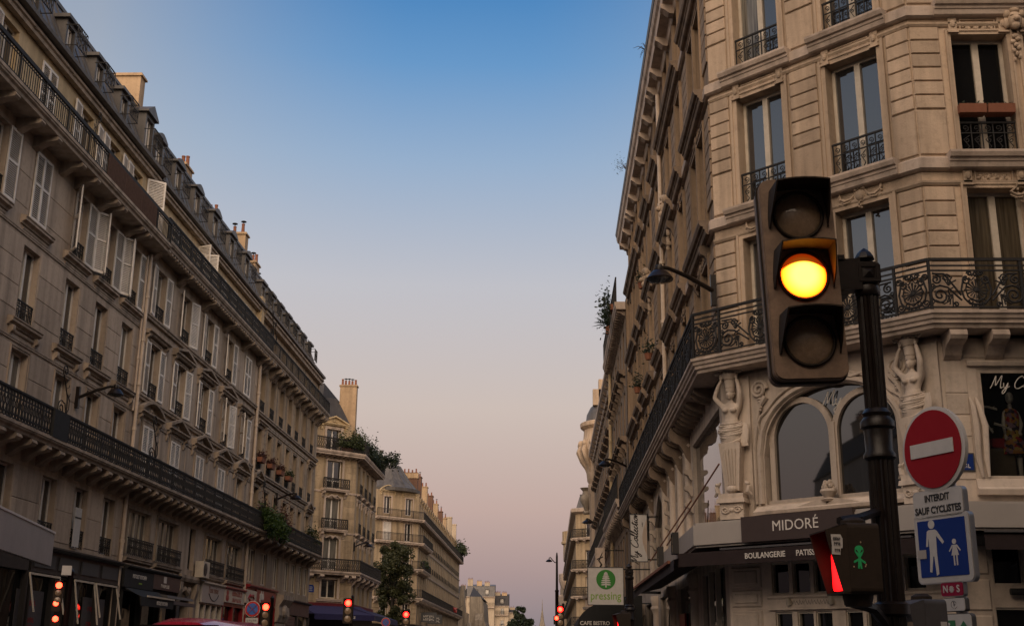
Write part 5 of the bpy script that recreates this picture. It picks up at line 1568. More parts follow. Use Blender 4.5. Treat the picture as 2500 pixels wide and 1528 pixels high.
# the long iron balcony
bal = sweep('balcony', [(0, 6.5), (.44, 6.5), (.45, 6.55), (.49, 6.57), (.49, 6.62), (.52, 6.64), (.53, 6.69), (.56, 6.71), (.56, 6.76), (0, 6.76)], PATH, 'trim_r', parent=R1)
op = offpath(PATH, .5)
RH = .8
for i in range(3):
    a, c = op[i], op[i + 1]
    L = (c - a).length; ang = math.atan2(c.y - a.y, c.x - a.x); mwp = T(a.x, a.y, 6.76) @ RZ(ang)
    hr = MB().box(0, L, -.022, .022, RH, RH + .045)
    ob('hand_rail', hr.mesh('hand_rail', M['iron']), mwp, bal)
    if i == 1: seg = [(0, .58, 1), (.58, .58 + (L - 1.16) / 2, 0), (.58 + (L - 1.16) / 2, L - .58, 0), (L - .58, L, 1)]
    else:
        k = round(L / 1.34); seg = [(L * j / k, L * (j + 1) / k, 0) for j in range(k)]
    for x0, x1, hf in seg:
        ob('railing_panel', rail_scroll(x1 - x0, RH, M['iron'], bool(hf)), mwp @ T(x0, 0, 0), bal)
        ob('railing_post', cached('r1post', lambda: MB().box(-.02, .02, -.02, .02, 0, RH).ball((0, 0, RH + .0), .03, 6, 4).mesh('railing_post', M['iron'])), mwp @ T(x0, 0, 0), bal)
scm = corbel_mesh(.46, .40, .26, M['trim_r'])
for y in [22.0 + .42 * i for i in range(52)]:
    if abs((y - 26.2) % 3.6) < .5: continue
    ob('corbel', cached('rmod', lambda: MB().prof([(0, 0), (-.14, 0), (-.30, .06), (-.38, .13), (-.37, .2), (0, .2)][::-1], -.075, .075).mesh('corbel', M['trim_rs'])), FR @ T(ur(y), 0, 6.29), bal)
for u in (.09, .73, 1.4, 2.05, 2.7, 3.4, 4.1):
    ob('corbel', scm, FB @ T(u + .1, 0, 6.09), bal)
    ob('fascia_panel', MB().box(u + .27, u + .66, -.02, 0.001, 6.14, 6.4).mesh('fascia_panel', M['paint_stone']), FB, bal)
# painted stone floor under the balcony
AC, AHW, ASP, ATOP = 2.12, 1.28, 4.95, 6.03
def oval(u, hw=AHW, sp=ASP, tp=ATOP, c=AC):
    t = (u - c) / hw
    return sp + (tp - sp) * math.sqrt(max(0, 1 - abs(t) ** 2.3))
b = MB()
N = 36
u0, u1 = AC - AHW, AC + AHW
wm = wall_mesh('x', M['paint_stone'], 0, LA, 3.4, 6.5, [(u0, u1, 4.12, 6.45, .01)])
b.add([v.co[:] for v in wm.vertices], [tuple(p.vertices) for p in wm.polygons])
for i in range(N):
    a, c = u0 + (u1 - u0) * i / N, u0 + (u1 - u0) * (i + 1) / N
    za, zc = oval(a), oval(c)
    b.add([(a, 0, za), (c, 0, zc), (c, 0, 6.45), (a, 0, 6.45)], [(0, 1, 2, 3)])
    b.add([(a, 0, za), (a, .26, za), (c, .26, zc), (c, 0, zc)], [(0, 1, 2, 3)])
for s, u in ((0, u0), (1, u1)):
    b.add([(u, 0, 4.12), (u, .26, 4.12), (u, .26, ASP), (u, 0, ASP)], [(0, 1, 2, 3)])
ob('wall', b.mesh('wall', M['paint_stone']), FA, R1)
pts = [(u0 - .07, -.02, 4.14), (u0 - .07, -.02, ASP)] + [(AC + (u0 + (u1 - u0) * i / N - AC) * 1.055, -.02, oval(u0 + (u1 - u0) * i / N) + .06) for i in range(N + 1)] + [(u1 + .07, -.02, ASP), (u1 + .07, -.02, 4.14)]
pts2 = [(x * 1.0 + (-.11 if x < AC else .11) * (1 if z < ASP + .6 else .35), y, z + (.1 if z > ASP + .05 else 0)) for x, y, z in pts]
ob('archivolt', MB().tube(pts, .05, 6).tube(pts2, .03, 6).mesh('archivolt', M['paint_stone'], True), FA, R1)
def light(cx, hw, z0, sp, tp, t, y0, y1):
    bb = MB()
    pp = [(cx - hw, z0), (cx - hw, sp)] + [(cx - hw * math.cos(PI * i / 20), sp + (tp - sp) * math.sin(PI * i / 20)) for i in range(1, 20)] + [(cx + hw, sp), (cx + hw, z0)]
    for i in range(len(pp) - 1):
        bb.bar((pp[i][0], (y0 + y1) / 2, pp[i][1]), (pp[i + 1][0], (y0 + y1) / 2, pp[i + 1][1]), t, y1 - y0)
    return bb
fr = light(1.515, .58, 4.14, 5.22, 5.86, .09, .10, .2); g2 = light(2.735, .58, 4.14, 5.22, 5.86, .09, .10, .2)
fr.add(g2.v, g2.f); fr.box(AC - .05, AC + .05, .08, .2, 4.14, 5.4); fr.box(u0, u1, .08, .2, 4.12, 4.19)
awf = ob('arched_window', fr.mesh('arched_window', M['paint_stone']), FA, R1)
ob('pane', MB().box(AC - AHW - .02, AC + AHW + .02, .17, .18, 4.12, 6.1).mesh('pane', M['glass_arch']), FA, awf)
ob('lettering', script_mesh('My', .26, M['letter'], .035, .3), FA @ T(2.13, .12, 5.67) @ RX(0), awf)
b = MB()
b.ball((0, -.08, 0), (.2, .1, .13), 10, 8)
for s in (-1, 1):
    b.tube(spiral(s * .2, .02, .12, .02, 0, 1.4 * s, 14, -.08), .035, 6)
    b.tube([(s * .3, -.04, .0), (s * .5, -.05, -.08), (s * .7, -.04, -.05)], [.05, .04, .015], 6)
for k in range(5): b.bar((-.12 + .06 * k, -.17, -.08), (-.1 + .05 * k, -.15, .1), .03)
ob('keystone', b.mesh('keystone', M['paint_stone'], True), FA @ T(AC, 0, 6.16), R1)
for u in (.82, 3.42):
    s = 1 if u < 2 else -1
    b = MB().tube(spiral(0, 0, .16, .02, 0, 2.1 * s, 26, -.04), .035, 6)
    b.tube([(.12 * s, -.03, -.14), (.0, -.04, -.3), (-.06 * s, -.03, -.5), (-.04 * s, -.02, -.75)], [.06, .04, .03, .012], 6)
    for k in range(5): b.ball((.02 * s, -.05, -.17 - .05 * k), (.07 - .01 * k, .03, .025), 7, 5)
    ob('rosette_scroll', b.mesh('rosette_scroll', M['paint_stone'], True), FA @ T(u, 0, 6.12), R1)
ob('apron_ledge', MB().prof([(0, 0), (-.24, -.05), (-.26, .0), (-.2, .03), (-.12, .1), (0, .12)][::-1], .72, 3.55).mesh('apron_ledge', M['paint_stone']), FA @ T(0, 0, 3.98), R1)
b = MB()
for s in (-1, 1):
    b.add([(s * .02, -.2, .0), (s * .75, -.2, -.02), (s * .75, -.2, .05), (s * .02, -.2, .2), (s * .02, -.02, .0), (s * .75, -.02, -.02), (s * .75, -.02, .05), (s * .02, -.02, .2)],
          [(0, 1, 2, 3), (3, 2, 6, 7), (0, 4, 5, 1), (1, 5, 6, 2)])
ob('broken_pediment', b.mesh('broken_pediment', M['paint_stone']), FA @ T(AC, 0, 3.93), R1)
b = MB().lathe([(.1, 0), (.13, .03), (.07, .06), (.1, .1), (.14, .16), (.12, .2), (.02, .2)], 12)
for k in range(14): b.ball((.1 * math.cos(k * 2.4) * (1 - k / 22), .1 * math.sin(k * 2.4) * (1 - k / 22), .2 + .009 * k), .04, 6, 4)
ob('stone_urn', b.mesh('stone_urn', M['paint_stone'], True), FA @ T(2.12, -.14, 4.06), R1)
# caryatids
def caryatid(mw, flip=1):
    """woman of stone from the hips up, both arms raised to a basket, the lower half a tapering pillar"""
    V = [(0, 0, .94), (0, -.01, 1.07), (0, .0, 1.20), (0, .01, 1.32), (0, 0, 1.41), (0, -.015, 1.48),
         (-.135, .01, 1.34), (-.265, .0, 1.52), (-.185, -.03, 1.74), (-.125, -.04, 1.85),
         (.135, .01, 1.34), (.18, -.06, 1.55), (.145, -.05, 1.76), (.12, -.04, 1.86),
         (-.03, 0, .84), (.02, 0, .70)]
    V = [(x * flip, y, z) for x, y, z in V]
    Ed = [(0, 1), (1, 2), (2, 3), (3, 4), (4, 5), (3, 6), (6, 7), (7, 8), (8, 9), (3, 10), (10, 11), (11, 12), (12, 13), (0, 14), (14, 15)]
    Rr = [(.145, .11), (.112, .09), (.135, .1), (.115, .085), (.044, .044), (.05, .05), (.06, .056), (.046, .046), (.034, .034), (.03, .03),
          (.06, .056), (.046, .046), (.034, .034), (.03, .03), (.17, .125), (.155, .12)]
    def ex(b):
        for s in (-1, 1):
            b.ball((s * .062, -.09, 1.245), (.052, .048, .052), 12, 8)
            b.ball((s * .028, -.088, 1.565), (.012, .01, .008), 6, 4)
        b.ball((0, -.02, 1.545), (.064, .078, .092), 14, 10); b.ball((0, -.1, 1.535), (.012, .02, .024), 6, 5); b.ball((0, -.09, 1.502), (.02, .014, .009), 6, 4)
        b.ball((0, .02, 1.585), (.08, .078, .065), 12, 8); b.ball((0, -.078, 1.475), (.022, .02, .016), 6, 5)
        for s in (-1, 1):   # hands with fingers laid round the basket
            hx = (-.13 if s < 0 else .12) * flip
            b.ball((hx, -.045, 1.885), (.03, .025, .036), 8, 6)
            for k in range(4): b.tube([(hx - .022 + .015 * k, -.05, 1.90), (hx - .024 + .016 * k - .01 * s * flip, -.07, 1.935), (hx - .02 + .014 * k - .03 * s * flip, -.06, 1.96)], .008, 5)
            b.tube([(hx + .03 * -s * flip, -.05, 1.88), (hx + .045 * -s * flip, -.06, 1.905)], .009, 5)
    body = skin_mesh(V, Ed, Rr, M['paint_stone'], 2, ex, .012, 2)
    c = ob('caryatid', body, mw, R1)
    b = MB()
    for k in range(9):   # folds of the drapery slung round the hips
        t = k / 8
        z = 1.0 - .30 * t
        ww = .165 + .035 * math.sin(PI * min(1, t * 1.2))
        pp = []
        for i in range(15):
            a = PI * (1.02 + .96 * i / 14)
            sag = -.13 * math.sin(PI * i / 14) ** 1.3 * (.5 + .8 * t) + .06 * (i / 14) * flip
            pp.append((ww * math.cos(a) * (1.05), (ww * .78) * math.sin(a), z + sag * .6))
        b.tube(pp, [.008] + [.02 + .008 * math.sin(k * 2.1 + i * .4) for i in range(13)] + [.01], 6)
    b.lathe([(.165, .62), (.185, .72), (.19, .85), (.17, .95), (.14, 1.0)], 18, (0, .02, 0))
    for k in range(6):
        x = (.17 + .018 * k) * flip
        b.tube([(x, -.04, 1.0), (x + .02, -.06, .85), (x + .0, -.05, .66), (x + .03 * math.sin(k * 2), -.06, .55)], [.012, .022, .024, .014], 6)
    ob('drapery', b.mesh('drapery', M['paint_stone'], True), mw, c)
    b = MB()
    def slab(z0, z1, w0, w1, d0, d1): b.add([(-w0, .1, z0), (-w0, -d0, z0), (w0, -d0, z0), (w0, .1, z0), (-w1, .1, z1), (-w1, -d1, z1), (w1, -d1, z1), (w1, .1, z1)], [(0, 1, 5, 4), (1, 2, 6, 5), (2, 3, 7, 6), (4, 5, 6, 7), (0, 3, 2, 1)])
    slab(-.27, .62, .11, .175, .10, .16)
    for k in range(4):
        x = -.5 + k / 3
        b.bar((x * .11, -.112, -.16), (x * .17, -.162, .5), .018, .02)
    b.ball((0, -.12, -.25), (.085, .085, .08), 12, 8)
    slab(-.42, -.33, .20, .20, .19, .19); slab(-.50, -.42, .23, .22, .22, .21); slab(-.80, -.50, .19, .19, .17, .17)
    for s in (-1, 1):
        b.tube(spiral(s * .1, -.63, .07, .015, 0, 1.4 * s, 12, -.18), .018, 5)
        b.tube([(s * .2, -.06, -.1), (s * .26, -.07, -.2), (s * .24, -.08, -.3), (s * .30, -.06, -.36)], [.02, .04, .045, .02], 6)
        b.ball((s * .25, -.09, -.15), (.035, .03, .035), 7, 5)
    b.ball((0, -.17, -.63), (.05, .03, .04), 8, 5)
    ob('pedestal', b.mesh('pedestal', M['paint_stone'], False), mw, c)
    b = MB().lathe([(.07, 1.61), (.078, 1.66), (.074, 1.68), (.082, 1.78), (.09, 1.87), (.12, 1.91), (.14, 1.95), (.1, 1.97)], 16, (0, -.01, 0))
    for z in (1.655, 1.69, 1.85): b.lathe([(.07 + (z - 1.7) * .1, z - .008), (.085 + (z - 1.7) * .12, z), (.07 + (z - 1.7) * .1, z + .008)], 16, (0, -.01, 0))
    for k in range(26):
        a = k * 2.4; r = .05 + .09 * ((k * .37) % 1)
        b.ball((r * math.cos(a), -.01 + r * math.sin(a) * .8, 1.98 + .04 * ((k * .61) % 1)), (.03, .03, .028), 6, 5)
    for s in (-1, 1): b.tube(spiral(s * .19, 2.0, .05, .015, 0, 1.3 * s, 10, -.06), .018, 5)
    ob('basket', b.mesh('basket', M['paint_stone'], True), mw, c)
caryatid(FA @ T(.31, -.17, 4.63) @ RZ(.25) @ S(1.12, 1.05, .93), 1)
ob('pier', MB().box(.02, .62, -.05, .0, 3.8, 6.4).mesh('pier', M['paint_stone']), FA, R1)
caryatid(FA @ T(3.74, -.17, 4.63) @ RZ(-.1) @ S(1.12, 1.05, .93), 1)
ob('pier', MB().box(3.48, LA, -.05, .0, 3.8, 6.4).mesh('pier', M['paint_stone']), FA, R1)

# face on the cross street under the balcony: dress shop window
DB = [(.55, 2.7, 4.25, 5.97), (3.6, 5.6, 4.25, 5.97), (6.5, 8.6, 4.25, 5.97)]
ob('wall', wall_mesh('wall', M['paint_stone'], 0, LBW, 3.4, 6.5, [(*q, .16) for q in DB]), FB, R1)
for z in (4.4, 4.72, 5.06, 5.40, 5.74):
    ob('stone_block', block_mesh(.34, .32, .012, M['paint_stone'], .006), FB @ T(.22, 0, z), R1)
def clear_glass():
    m = bpy.data.materials.new('shop_window_glass'); m.use_nodes = True
    nt = m.node_tree; nt.nodes.clear()
    o = nt.nodes.new('ShaderNodeOutputMaterial'); mx = nt.nodes.new('ShaderNodeMixShader'); tr = nt.nodes.new('ShaderNodeBsdfTransparent'); gl = nt.nodes.new('ShaderNodeBsdfGlossy')
    fr_ = nt.nodes.new('ShaderNodeFresnel'); fr_.inputs[0].default_value = 1.35
    tr.inputs[0].default_value = (.82, .82, .8, 1); gl.inputs['Roughness'].default_value = .02
    nt.links.new(fr_.outputs[0], mx.inputs[0]); nt.links.new(tr.outputs[0], mx.inputs[1]); nt.links.new(gl.outputs[0], mx.inputs[2]); nt.links.new(mx.outputs[0], o.inputs[0])
    return m
M['clear'] = clear_glass()
for i, (a, c, z0, z1) in enumerate(DB):
    b = MB()
    b.box(a, a + .07, .02, .12, z0, z1); b.box(c - .07, c, .02, .12, z0, z1); b.box(a + .07, c - .07, .02, .12, z1 - .07, z1); b.box(a + .07, c - .07, .02, .12, z0, z0 + .05)
    w = ob('display_window', b.mesh('display_window', M['paint_stone']), FB, R1)
    ob('pane', MB().box(a + .07, c - .07, .06, .07, z0 + .05, z1 - .07).mesh('pane', M['clear']), FB, w)
    b = MB()
    b.add([(a, .16, z0), (c, .16, z0), (c, 1.3, z0), (a, 1.3, z0), (a, .16, z1), (c, .16, z1), (c, 1.3, z1), (a, 1.3, z1)], [(0, 1, 2, 3), (7, 6, 5, 4), (3, 2, 6, 7), (0, 3, 7, 4), (1, 5, 6, 2)])
    ob('display_case', b.mesh('display_case', M['black']), FB, w)
    if i < 2: ob('lettering', script_mesh('My Collection', .2, M['letter'], .035, .3), FB @ T(a + .78, .045, 5.66), w)
ob('display_panel', MB().box(.62, 1.2, .5, .54, 4.26, 4.8).mesh('display_panel', M['curtain_cloth']), FB, R1)
ob('window_moulding', MB().prof([(0, 0), (-.06, 0), (-.08, .05), (-.04, .09), (0, .1)][::-1], .4, 2.85).mesh('window_moulding', M['paint_stone']), FB @ T(0, 0, 6.0), R1)
ob('sill', MB().prof([(0, 0), (-.1, .0), (-.12, .08), (-.06, .12), (-.03, .24), (0, .25)][::-1], .38, 2.9).mesh('sill', M['paint_stone']), FB @ T(0, 0, 4.0), R1)
# shop band round the corner and the bakery beneath
PW = [(XR, 27.2), (PCL.x, PCL.y), (PCR.x, PCR.y), (PCR.x + LBW, PCR.y)]
fas = sweep('shop_fascia', [(.02, 3.42), (.58, 3.42), (.58, 3.46), (.62, 3.46), (.62, 3.80), (.57, 3.80), (.57, 3.84), (.02, 3.90)], PW, 'grey_fascia', parent=R1)
mi = thing('shop_sign', 'brown bakery fascia sign lettered MIDORÉ in white', 'sign', FA @ T(1.8, -.64, 3.63), 'signs on the corner bakery')
ob('board', MB().box(-1.03, 1.03, -.05, .04, -.185, .23).mesh('board', M['brown_sign']), WM[mi.name], mi)
lettering(mi, 'MIDORÉ', .235, M['letter'], WM[mi.name] @ T(-.0, -.055, .035), .98, space=1.02)
aw = thing('awning', 'near black bakery awning lettered BOULANGERIE and PATISSERIE', 'awning', FA @ T(LA / 2, -.6, 3.4))
b = MB()
b.add([(-.25, -.05, 3.40), (LA + .25, -.05, 3.40), (LA + .33, -.98, 3.30), (-.33, -.98, 3.30), (-.33, -.98, 3.08), (LA + .33, -.98, 3.08)], [(0, 3, 2, 1), (3, 4, 5, 2)])
b.add([(-.25, -.05, 3.38), (LA + .25, -.05, 3.38), (LA + .33, -.96, 3.28), (-.33, -.96, 3.28), (-.33, -.96, 3.08), (LA + .33, -.96, 3.08)], [(0, 1, 2, 3), (3, 2, 5, 4)])
ob('canopy', b.mesh('canopy', M['awning']), FA, aw)
ob('front_bar', MB().box(.4, LA - .3, -.80, -.74, 3.335, 3.365).mesh('front_bar', M['grey_box']), FA, aw)
lettering(aw, 'BOULANGERIE', .125, M['letter'], FA @ T(1.40, -.985, 3.19), .92, offset=.002)
lettering(aw, 'PATISSERIE', .125, M['letter'], FA @ T(2.25, -.985, 3.19), .92, offset=.002)
aw2 = thing('awning', 'near black awning over the dress shop beside the no entry sign', 'awning', FB @ T(LBW / 2, -.6, 3.4))
b = MB().add([(.1, -.05, 3.40), (LBW, -.05, 3.40), (LBW, -.9, 3.33), (.1, -.9, 3.33), (.1, -.9, 3.12), (LBW, -.9, 3.12)], [(0, 3, 2, 1), (3, 4, 5, 2)])
ob('canopy', b.mesh('canopy', M['awning']), FB, aw2)
ob('front_bar', MB().box(.1, LBW, -.93, -.9, 3.36, 3.39).mesh('front_bar', M['grey_box']), FB, aw2)
aw3 = thing('awning', 'near black awning with a rust red rail on the street side of the bakery', 'awning', FR @ T(ur(24.5), -.6, 3.4))
ob('canopy', MB().add([(ur(33.0), -.05, 3.42), (ur(20.8), -.05, 3.42), (ur(20.4), -1.0, 3.2), (ur(33.0), -1.0, 3.2), (ur(33.0), -1.0, 3.02), (ur(20.4), -1.0, 3.02)], [(0, 3, 2, 1), (3, 4, 5, 2)]).mesh('canopy', M['awning']), FR, aw3)
ob('rail', MB().bar((ur(30.2), -1.04, 3.22), (ur(21.0), -1.02, 3.2), .05).mesh('rail', M['terracotta']), FR, aw3)
ob('folding_arm', MB().bar((ur(33), -.1, 3.3), (ur(34.6), -.75, 3.4), .07).bar((ur(34.6), -.75, 3.4), (ur(33.2), -1.02, 3.1), .06).mesh('folding_arm', M['black']), FR, aw3)
# bakery front behind: panelled pier, mullioned lights
def bakery(F, u0, u1, lights, p=R1):
    b = MB()
    ops = [(a, c, z0, z1, .14) for a, c, z0, z1 in lights]
    wmesh = wall_mesh('bakery_front', M['paint_stone'], u0, u1, .12, 3.42, ops, .14, .0)
    w = ob('bakery_front', wmesh, F, p)
    for a, c, z0, z1 in lights:
        ob('pane', MB().box(a, c, .10, .11, z0, z1).mesh('pane', M['blackglass']), F, w)
        ob('glazing_bar', MB().box(a - .015, a + .02, .03, .1, z0, z1).box(c - .02, c + .015, .03, .1, z0, z1).box(a + .02, c - .02, .03, .1, z1 - .03, z1 + .01).box(a + .02, c - .02, .03, .1, z0 - .01, z0 + .03).mesh('glazing_bar', M['cream']), F, w)
    return w
la = [(.86 + .40 * i, 1.19 + .40 * i, 2.63, 3.15) for i in range(7)] + [(.9, 1.22, .9, 2.35), (1.32, 1.62, .9, 2.35), (1.66, 1.96, .9, 2.35), (2.2, 2.5, .9, 2.35), (2.56, 2.86, .9, 2.35), (3.0, 3.5, .9, 2.35)]
bk = bakery(FA, 0, LA, la)
for z0, z1 in ((2.44, 2.72), (2.76, 3.1), (1.9, 2.38), (1.3, 1.86)):
    ob('panel', block_mesh(.6, z1 - z0, .03, M['paint_stone'], .02), FA @ T(.36, 0, (z0 + z1) / 2), bk)
    ob('panel', block_mesh(.46, (z1 - z0) - .12, .05, M['paint_stone'], .015), FA @ T(.36, 0, (z0 + z1) / 2), bk)
ob('transom_rail', MB().prof([(0, 0), (-.05, 0), (-.05, .17), (-.08, .2), (-.08, .23), (0, .24)][::-1], .8, LA - .05).mesh('transom_rail', M['paint_stone']), FA @ T(0, 0, 2.38), bk)
b = MB()
for i in range(12): b.tube([(1.28 + .055 * i, -.052, 2.47 + .02 * math.sin(i * 2)), (1.30 + .055 * i, -.052, 2.53 + .012 * math.cos(i * 3)), (1.325 + .055 * i, -.052, 2.46)], .004, 4)
ob('scribble', b.mesh('scribble', M['grey_box']), FA, bk)
for u in (1.22, 2.0):
    t = thing('wall_light', 'small conical spot light on the bakery rail, %s' % ('left one' if u < 1.5 else 'right one beside the red signal'), 'light', FA @ T(u, -.09, 2.52), 'spot lights on the bakery rail')
    ob('shade', MB().lathe([(.05, -.06), (.055, -.05), (.025, .05), (0, .055)], 10).mesh('shade', M['cream'], True), WM[t.name] @ RX(.5), t)
    ob('arm', MB().bar((0, .09, 0), (0, .0, .04), .02).mesh('arm', M['cream']), WM[t.name], t)
lb = [(-.0 + .5, .95, 2.68, 3.3), (1.05, 1.8, 2.68, 3.3), (1.9, 2.6, 2.68, 3.3), (.48, 1.15, .9, 2.36), (1.3, 2.0, .9, 2.36), (2.1, 2.8, .9, 2.36), (3.6, 4.6, .9, 3.2), (5, 6.5, .9, 3.2), (7, 8.6, .9, 3.2)]
bk2 = bakery(FB, 0, LBW, lb)
for z0, z1 in ((2.82, 3.28), (2.3, 2.78), (1.75, 2.26), (1.2, 1.7)):
    ob('panel', block_mesh(.4, z1 - z0 - .03, .03, M['paint_stone'], .02), FB @ T(.23, 0, (z0 + z1) / 2), bk2)
cl = thing('door_closer', 'black tube shaped heater over the dress shop door', 'heater', FB @ T(.98, -.12, 2.58))
ob('casing', MB().lathe([(0, -.3), (.05, -.3), (.05, .3), (0, .3)], 10).xf(RY(PI / 2)).mesh('casing', M['black'], True), WM[cl.name], cl)
ob('bracket', MB().box(-.03, .03, -.02, .12, -.1, .08).mesh('bracket', M['black']), WM[cl.name], cl)

# street side, below the balcony
bays = [(21.3, 25.5, 4.0, 6.0), (26.6, 27.3, 4.0, 6.0), (28.0, 29.0, 4.0, 6.0), (29.9, 31.0, 4.0, 6.0), (32.0, 35.0, 4.0, 6.0), (36.2, 39.0, 4.0, 6.0), (40, 43, 4.0, 6.0)]
lows = [(21.4, 24.6, .8, 3.2), (26.8, 29.4, .3, 3.2), (30.4, 34.0, .8, 3.2), (35.5, 39, .3, 3.2), (40, 43.4, .3, 3.2)]
ob('wall', wall_mesh('wall', M['paint_stone'], 0, ur(PCL.y), 0, 6.5, [(ur(c), ur(a), z0, z1, .12) for a, c, z0, z1 in bays + lows]), FR, R1)
for j, (a, c, z0, z1) in enumerate(bays + lows):
    ob('shop_pane', MB().box(ur(c), ur(a), .08, .09, z0, z1).mesh('shop_pane', M['glass_up' if j < 7 else 'blackglass']), FR, R1)
    if 0 < j < 7:
        b = MB()
        for i in range(8):   # arched heads of the big lights
            t0, t1 = i / 8, (i + 1) / 8
            ua, ub = ur(c) + (c - a) * t0, ur(c) + (c - a) * t1
            ha, hb = [.75 * (1 - math.sin(PI * t)) ** .8 for t in (t0, t1)]
            b.add([(ua, -.02, z1 - ha), (ub, -.02, z1 - hb), (ub, -.02, z1 + .02), (ua, -.02, z1 + .02), (ua, .07, z1 - ha), (ub, .07, z1 - hb)], [(0, 1, 2, 3), (0, 4, 5, 1)])
        ob('arch_head', b.mesh('arch_head', M['paint_stone']), FR, R1)
colm = cached('halfcol', lambda: MB().lathe([(.2, 0), (.2, .25), (.15, .3), (.14, 2.2), (.15, 2.25), (.2, 2.3), (.17, 2.36), (.23, 2.5), (.2, 2.56)], 12).mesh('half_column', M['paint_stone'], True))
col2 = cached('halfcol2', lambda: MB().lathe([(.2, 0), (.2, .4), (.16, .46), (.14, 2.7), (.16, 2.75), (.22, 2.85), (.18, 2.92), (.24, 3.12), (.21, 3.2)], 12).mesh('half_column', M['paint_stone'], True))
bigc = corbel_mesh(.46, .8, .26, M['trim_rs'])
for y in (26.0, 27.65, 29.45, 31.5, 35.6, 39.5, 43.5):
    ob('half_column', colm, FR @ T(ur(y), -.04, 3.6) @ S(.62, .62, 1), R1); ob('corbel', bigc, FR @ T(ur(y), 0, 5.7), bal)
for y in (25.5, 30.0, 34.8, 39.6):
    ob('half_column', col2, FR @ T(ur(y), -.04, 0.1) @ S(.75, .75, 1), R1)
    for dz in (.2, .55, .9): ob('bracket', cached('smallbr', lambda: corbel_mesh(.16, .22, .16, M['paint_stone'])), FR @ T(ur(y) - .25, -.02, 4.4 + dz), R1)
ob('door_panel', MB().box(ur(29.3), ur(28.2), .02, .06, .3, 2.6).mesh('door_panel', M['red']), FR, R1)
ob('mullion', MB().box(ur(23.45), ur(23.35), -.03, .06, .8, 3.2).box(ur(22.5), ur(22.4), -.03, .06, .8, 3.2).box(ur(24.6), ur(21.4), -.03, .06, 1.55, 1.7).mesh('mullion', M['cream']), FR, R1)
# white glazed bay and small lamps on the fascia
for i, (y, z, lb) in enumerate(((26.3, 3.72, 'small glazed lantern box on the far end of the white shop band'), (23.2, 3.72, 'small glazed lantern box nearer the corner on the white shop band'))):
    t = thing('lantern', lb, 'lamp', FR @ T(ur(y), -.72, z), 'lantern boxes on the shop band')
    ob('case', MB().box(-.16, .16, -.02, .1, -.2, -.16).box(-.16, .16, -.02, .1, .16, .2).box(-.16, -.13, -.02, .1, -.16, .16).box(.13, .16, -.02, .1, -.16, .16).mesh('case', M['dark']), WM[t.name], t)
    ob('diffuser', MB().box(-.13, .13, .0, .08, -.16, -.01).box(-.13, .13, .0, .08, .01, .16).mesh('diffuser', M['plaster']), WM[t.name], t)
for i, (y0, z0, y1, z1, lb) in enumerate(((20.9, 4.9, 25.6, 3.9, 'thin stay rod crossing the big glass bay'), (25.2, 4.8, 29.8, 3.9, 'thin stay rod farther along the shop band'))):
    o = ob('stay_rod', MB().bar((0, 0, 0), (-.5, y1 - y0, z1 - z0), .022).mesh('stay_rod', M['terracotta']), T(XR - .1, y0, z0), None, None, lb, 'rod', 'stay rods over the shop band')

# ---- next buildings along the right side
R2Y0, R2Y1 = 44.0, 54.6
R2 = thing('apartment_building', 'ochre building beyond the corner one with yucca plants on its top balcony', 'building', T(2.95, R2Y0, 0), GRP)
F2 = FRy(R2Y1, 2.95); n = R2Y1 - R2Y0
def u2_(y): return R2Y1 - y
cc = [45.6, 47.6, 49.4, 51.2, 53.2]
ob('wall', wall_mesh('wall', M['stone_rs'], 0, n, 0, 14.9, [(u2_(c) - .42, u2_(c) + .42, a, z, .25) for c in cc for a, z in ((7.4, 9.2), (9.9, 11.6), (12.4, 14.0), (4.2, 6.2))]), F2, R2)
core(R2, F2, 0, n, .02, 10, 0, 15.0, 'stone_rs')
for c in cc:
    for a, z in ((7.4, 9.2), (9.9, 11.6), (12.4, 14.0), (4.2, 6.2)):
        window(R2, F2, u2_(c), a, z, .84, 2, .2, 'cream', 'glass', panes=False)
    for z in (9.5, 12.1): ledge(R2, F2, u2_(c) - .8, u2_(c) + .8, z, .26, .3, 'trim_rs')
    for z in (9.2, 11.8): 
        for s in (-.55, .55): console(R2, F2, u2_(c) + s, z + .25, .34, .2, .14, 'trim_rs')
balcony(R2, F2, 0, n, 14.55, .42, .95, 'plain', .3, 'trim_r', 'iron_far', 1.3, [.2 + .36 * i for i in range(29)], .2, .18, .8)
balcony(R2, F2, 0, n, 6.95, .5, .85, 'fancy', .3, 'trim_r', 'iron_far', 1.3, [.3 + .8 * i for i in range(13)], .4, .24, .9)
ob('attic_wall', wall_mesh('attic_wall', M['stone_rs'], 0, n, 14.9, 17.0, [], .2, 1.2), F2, R2)
pipe(R2, [(2.85, 54.4, 3.2), (2.85, 54.4, 14.4)], .07, 'plaster')
gb = MB()
for i in range(6): gb.box(.02 + .3 * i, .06 + .3 * i, -.3, -.26, 3.4, 4.9)
gb.box(0, 1.6, -.3, -.26, 4.9, 5.0); gb.box(0, 1.6, -.3, -.26, 4.0, 4.08)
ob('glazed_bay', gb.mesh('glazed_bay', M['white']), F2 @ T(u2_(53.2), 0, 0), R2)
ob('pane', MB().box(0, 1.6, -.27, -.25, 3.4, 4.9).mesh('pane', M['sign_white']), F2 @ T(u2_(53.2), 0, 0), R2)

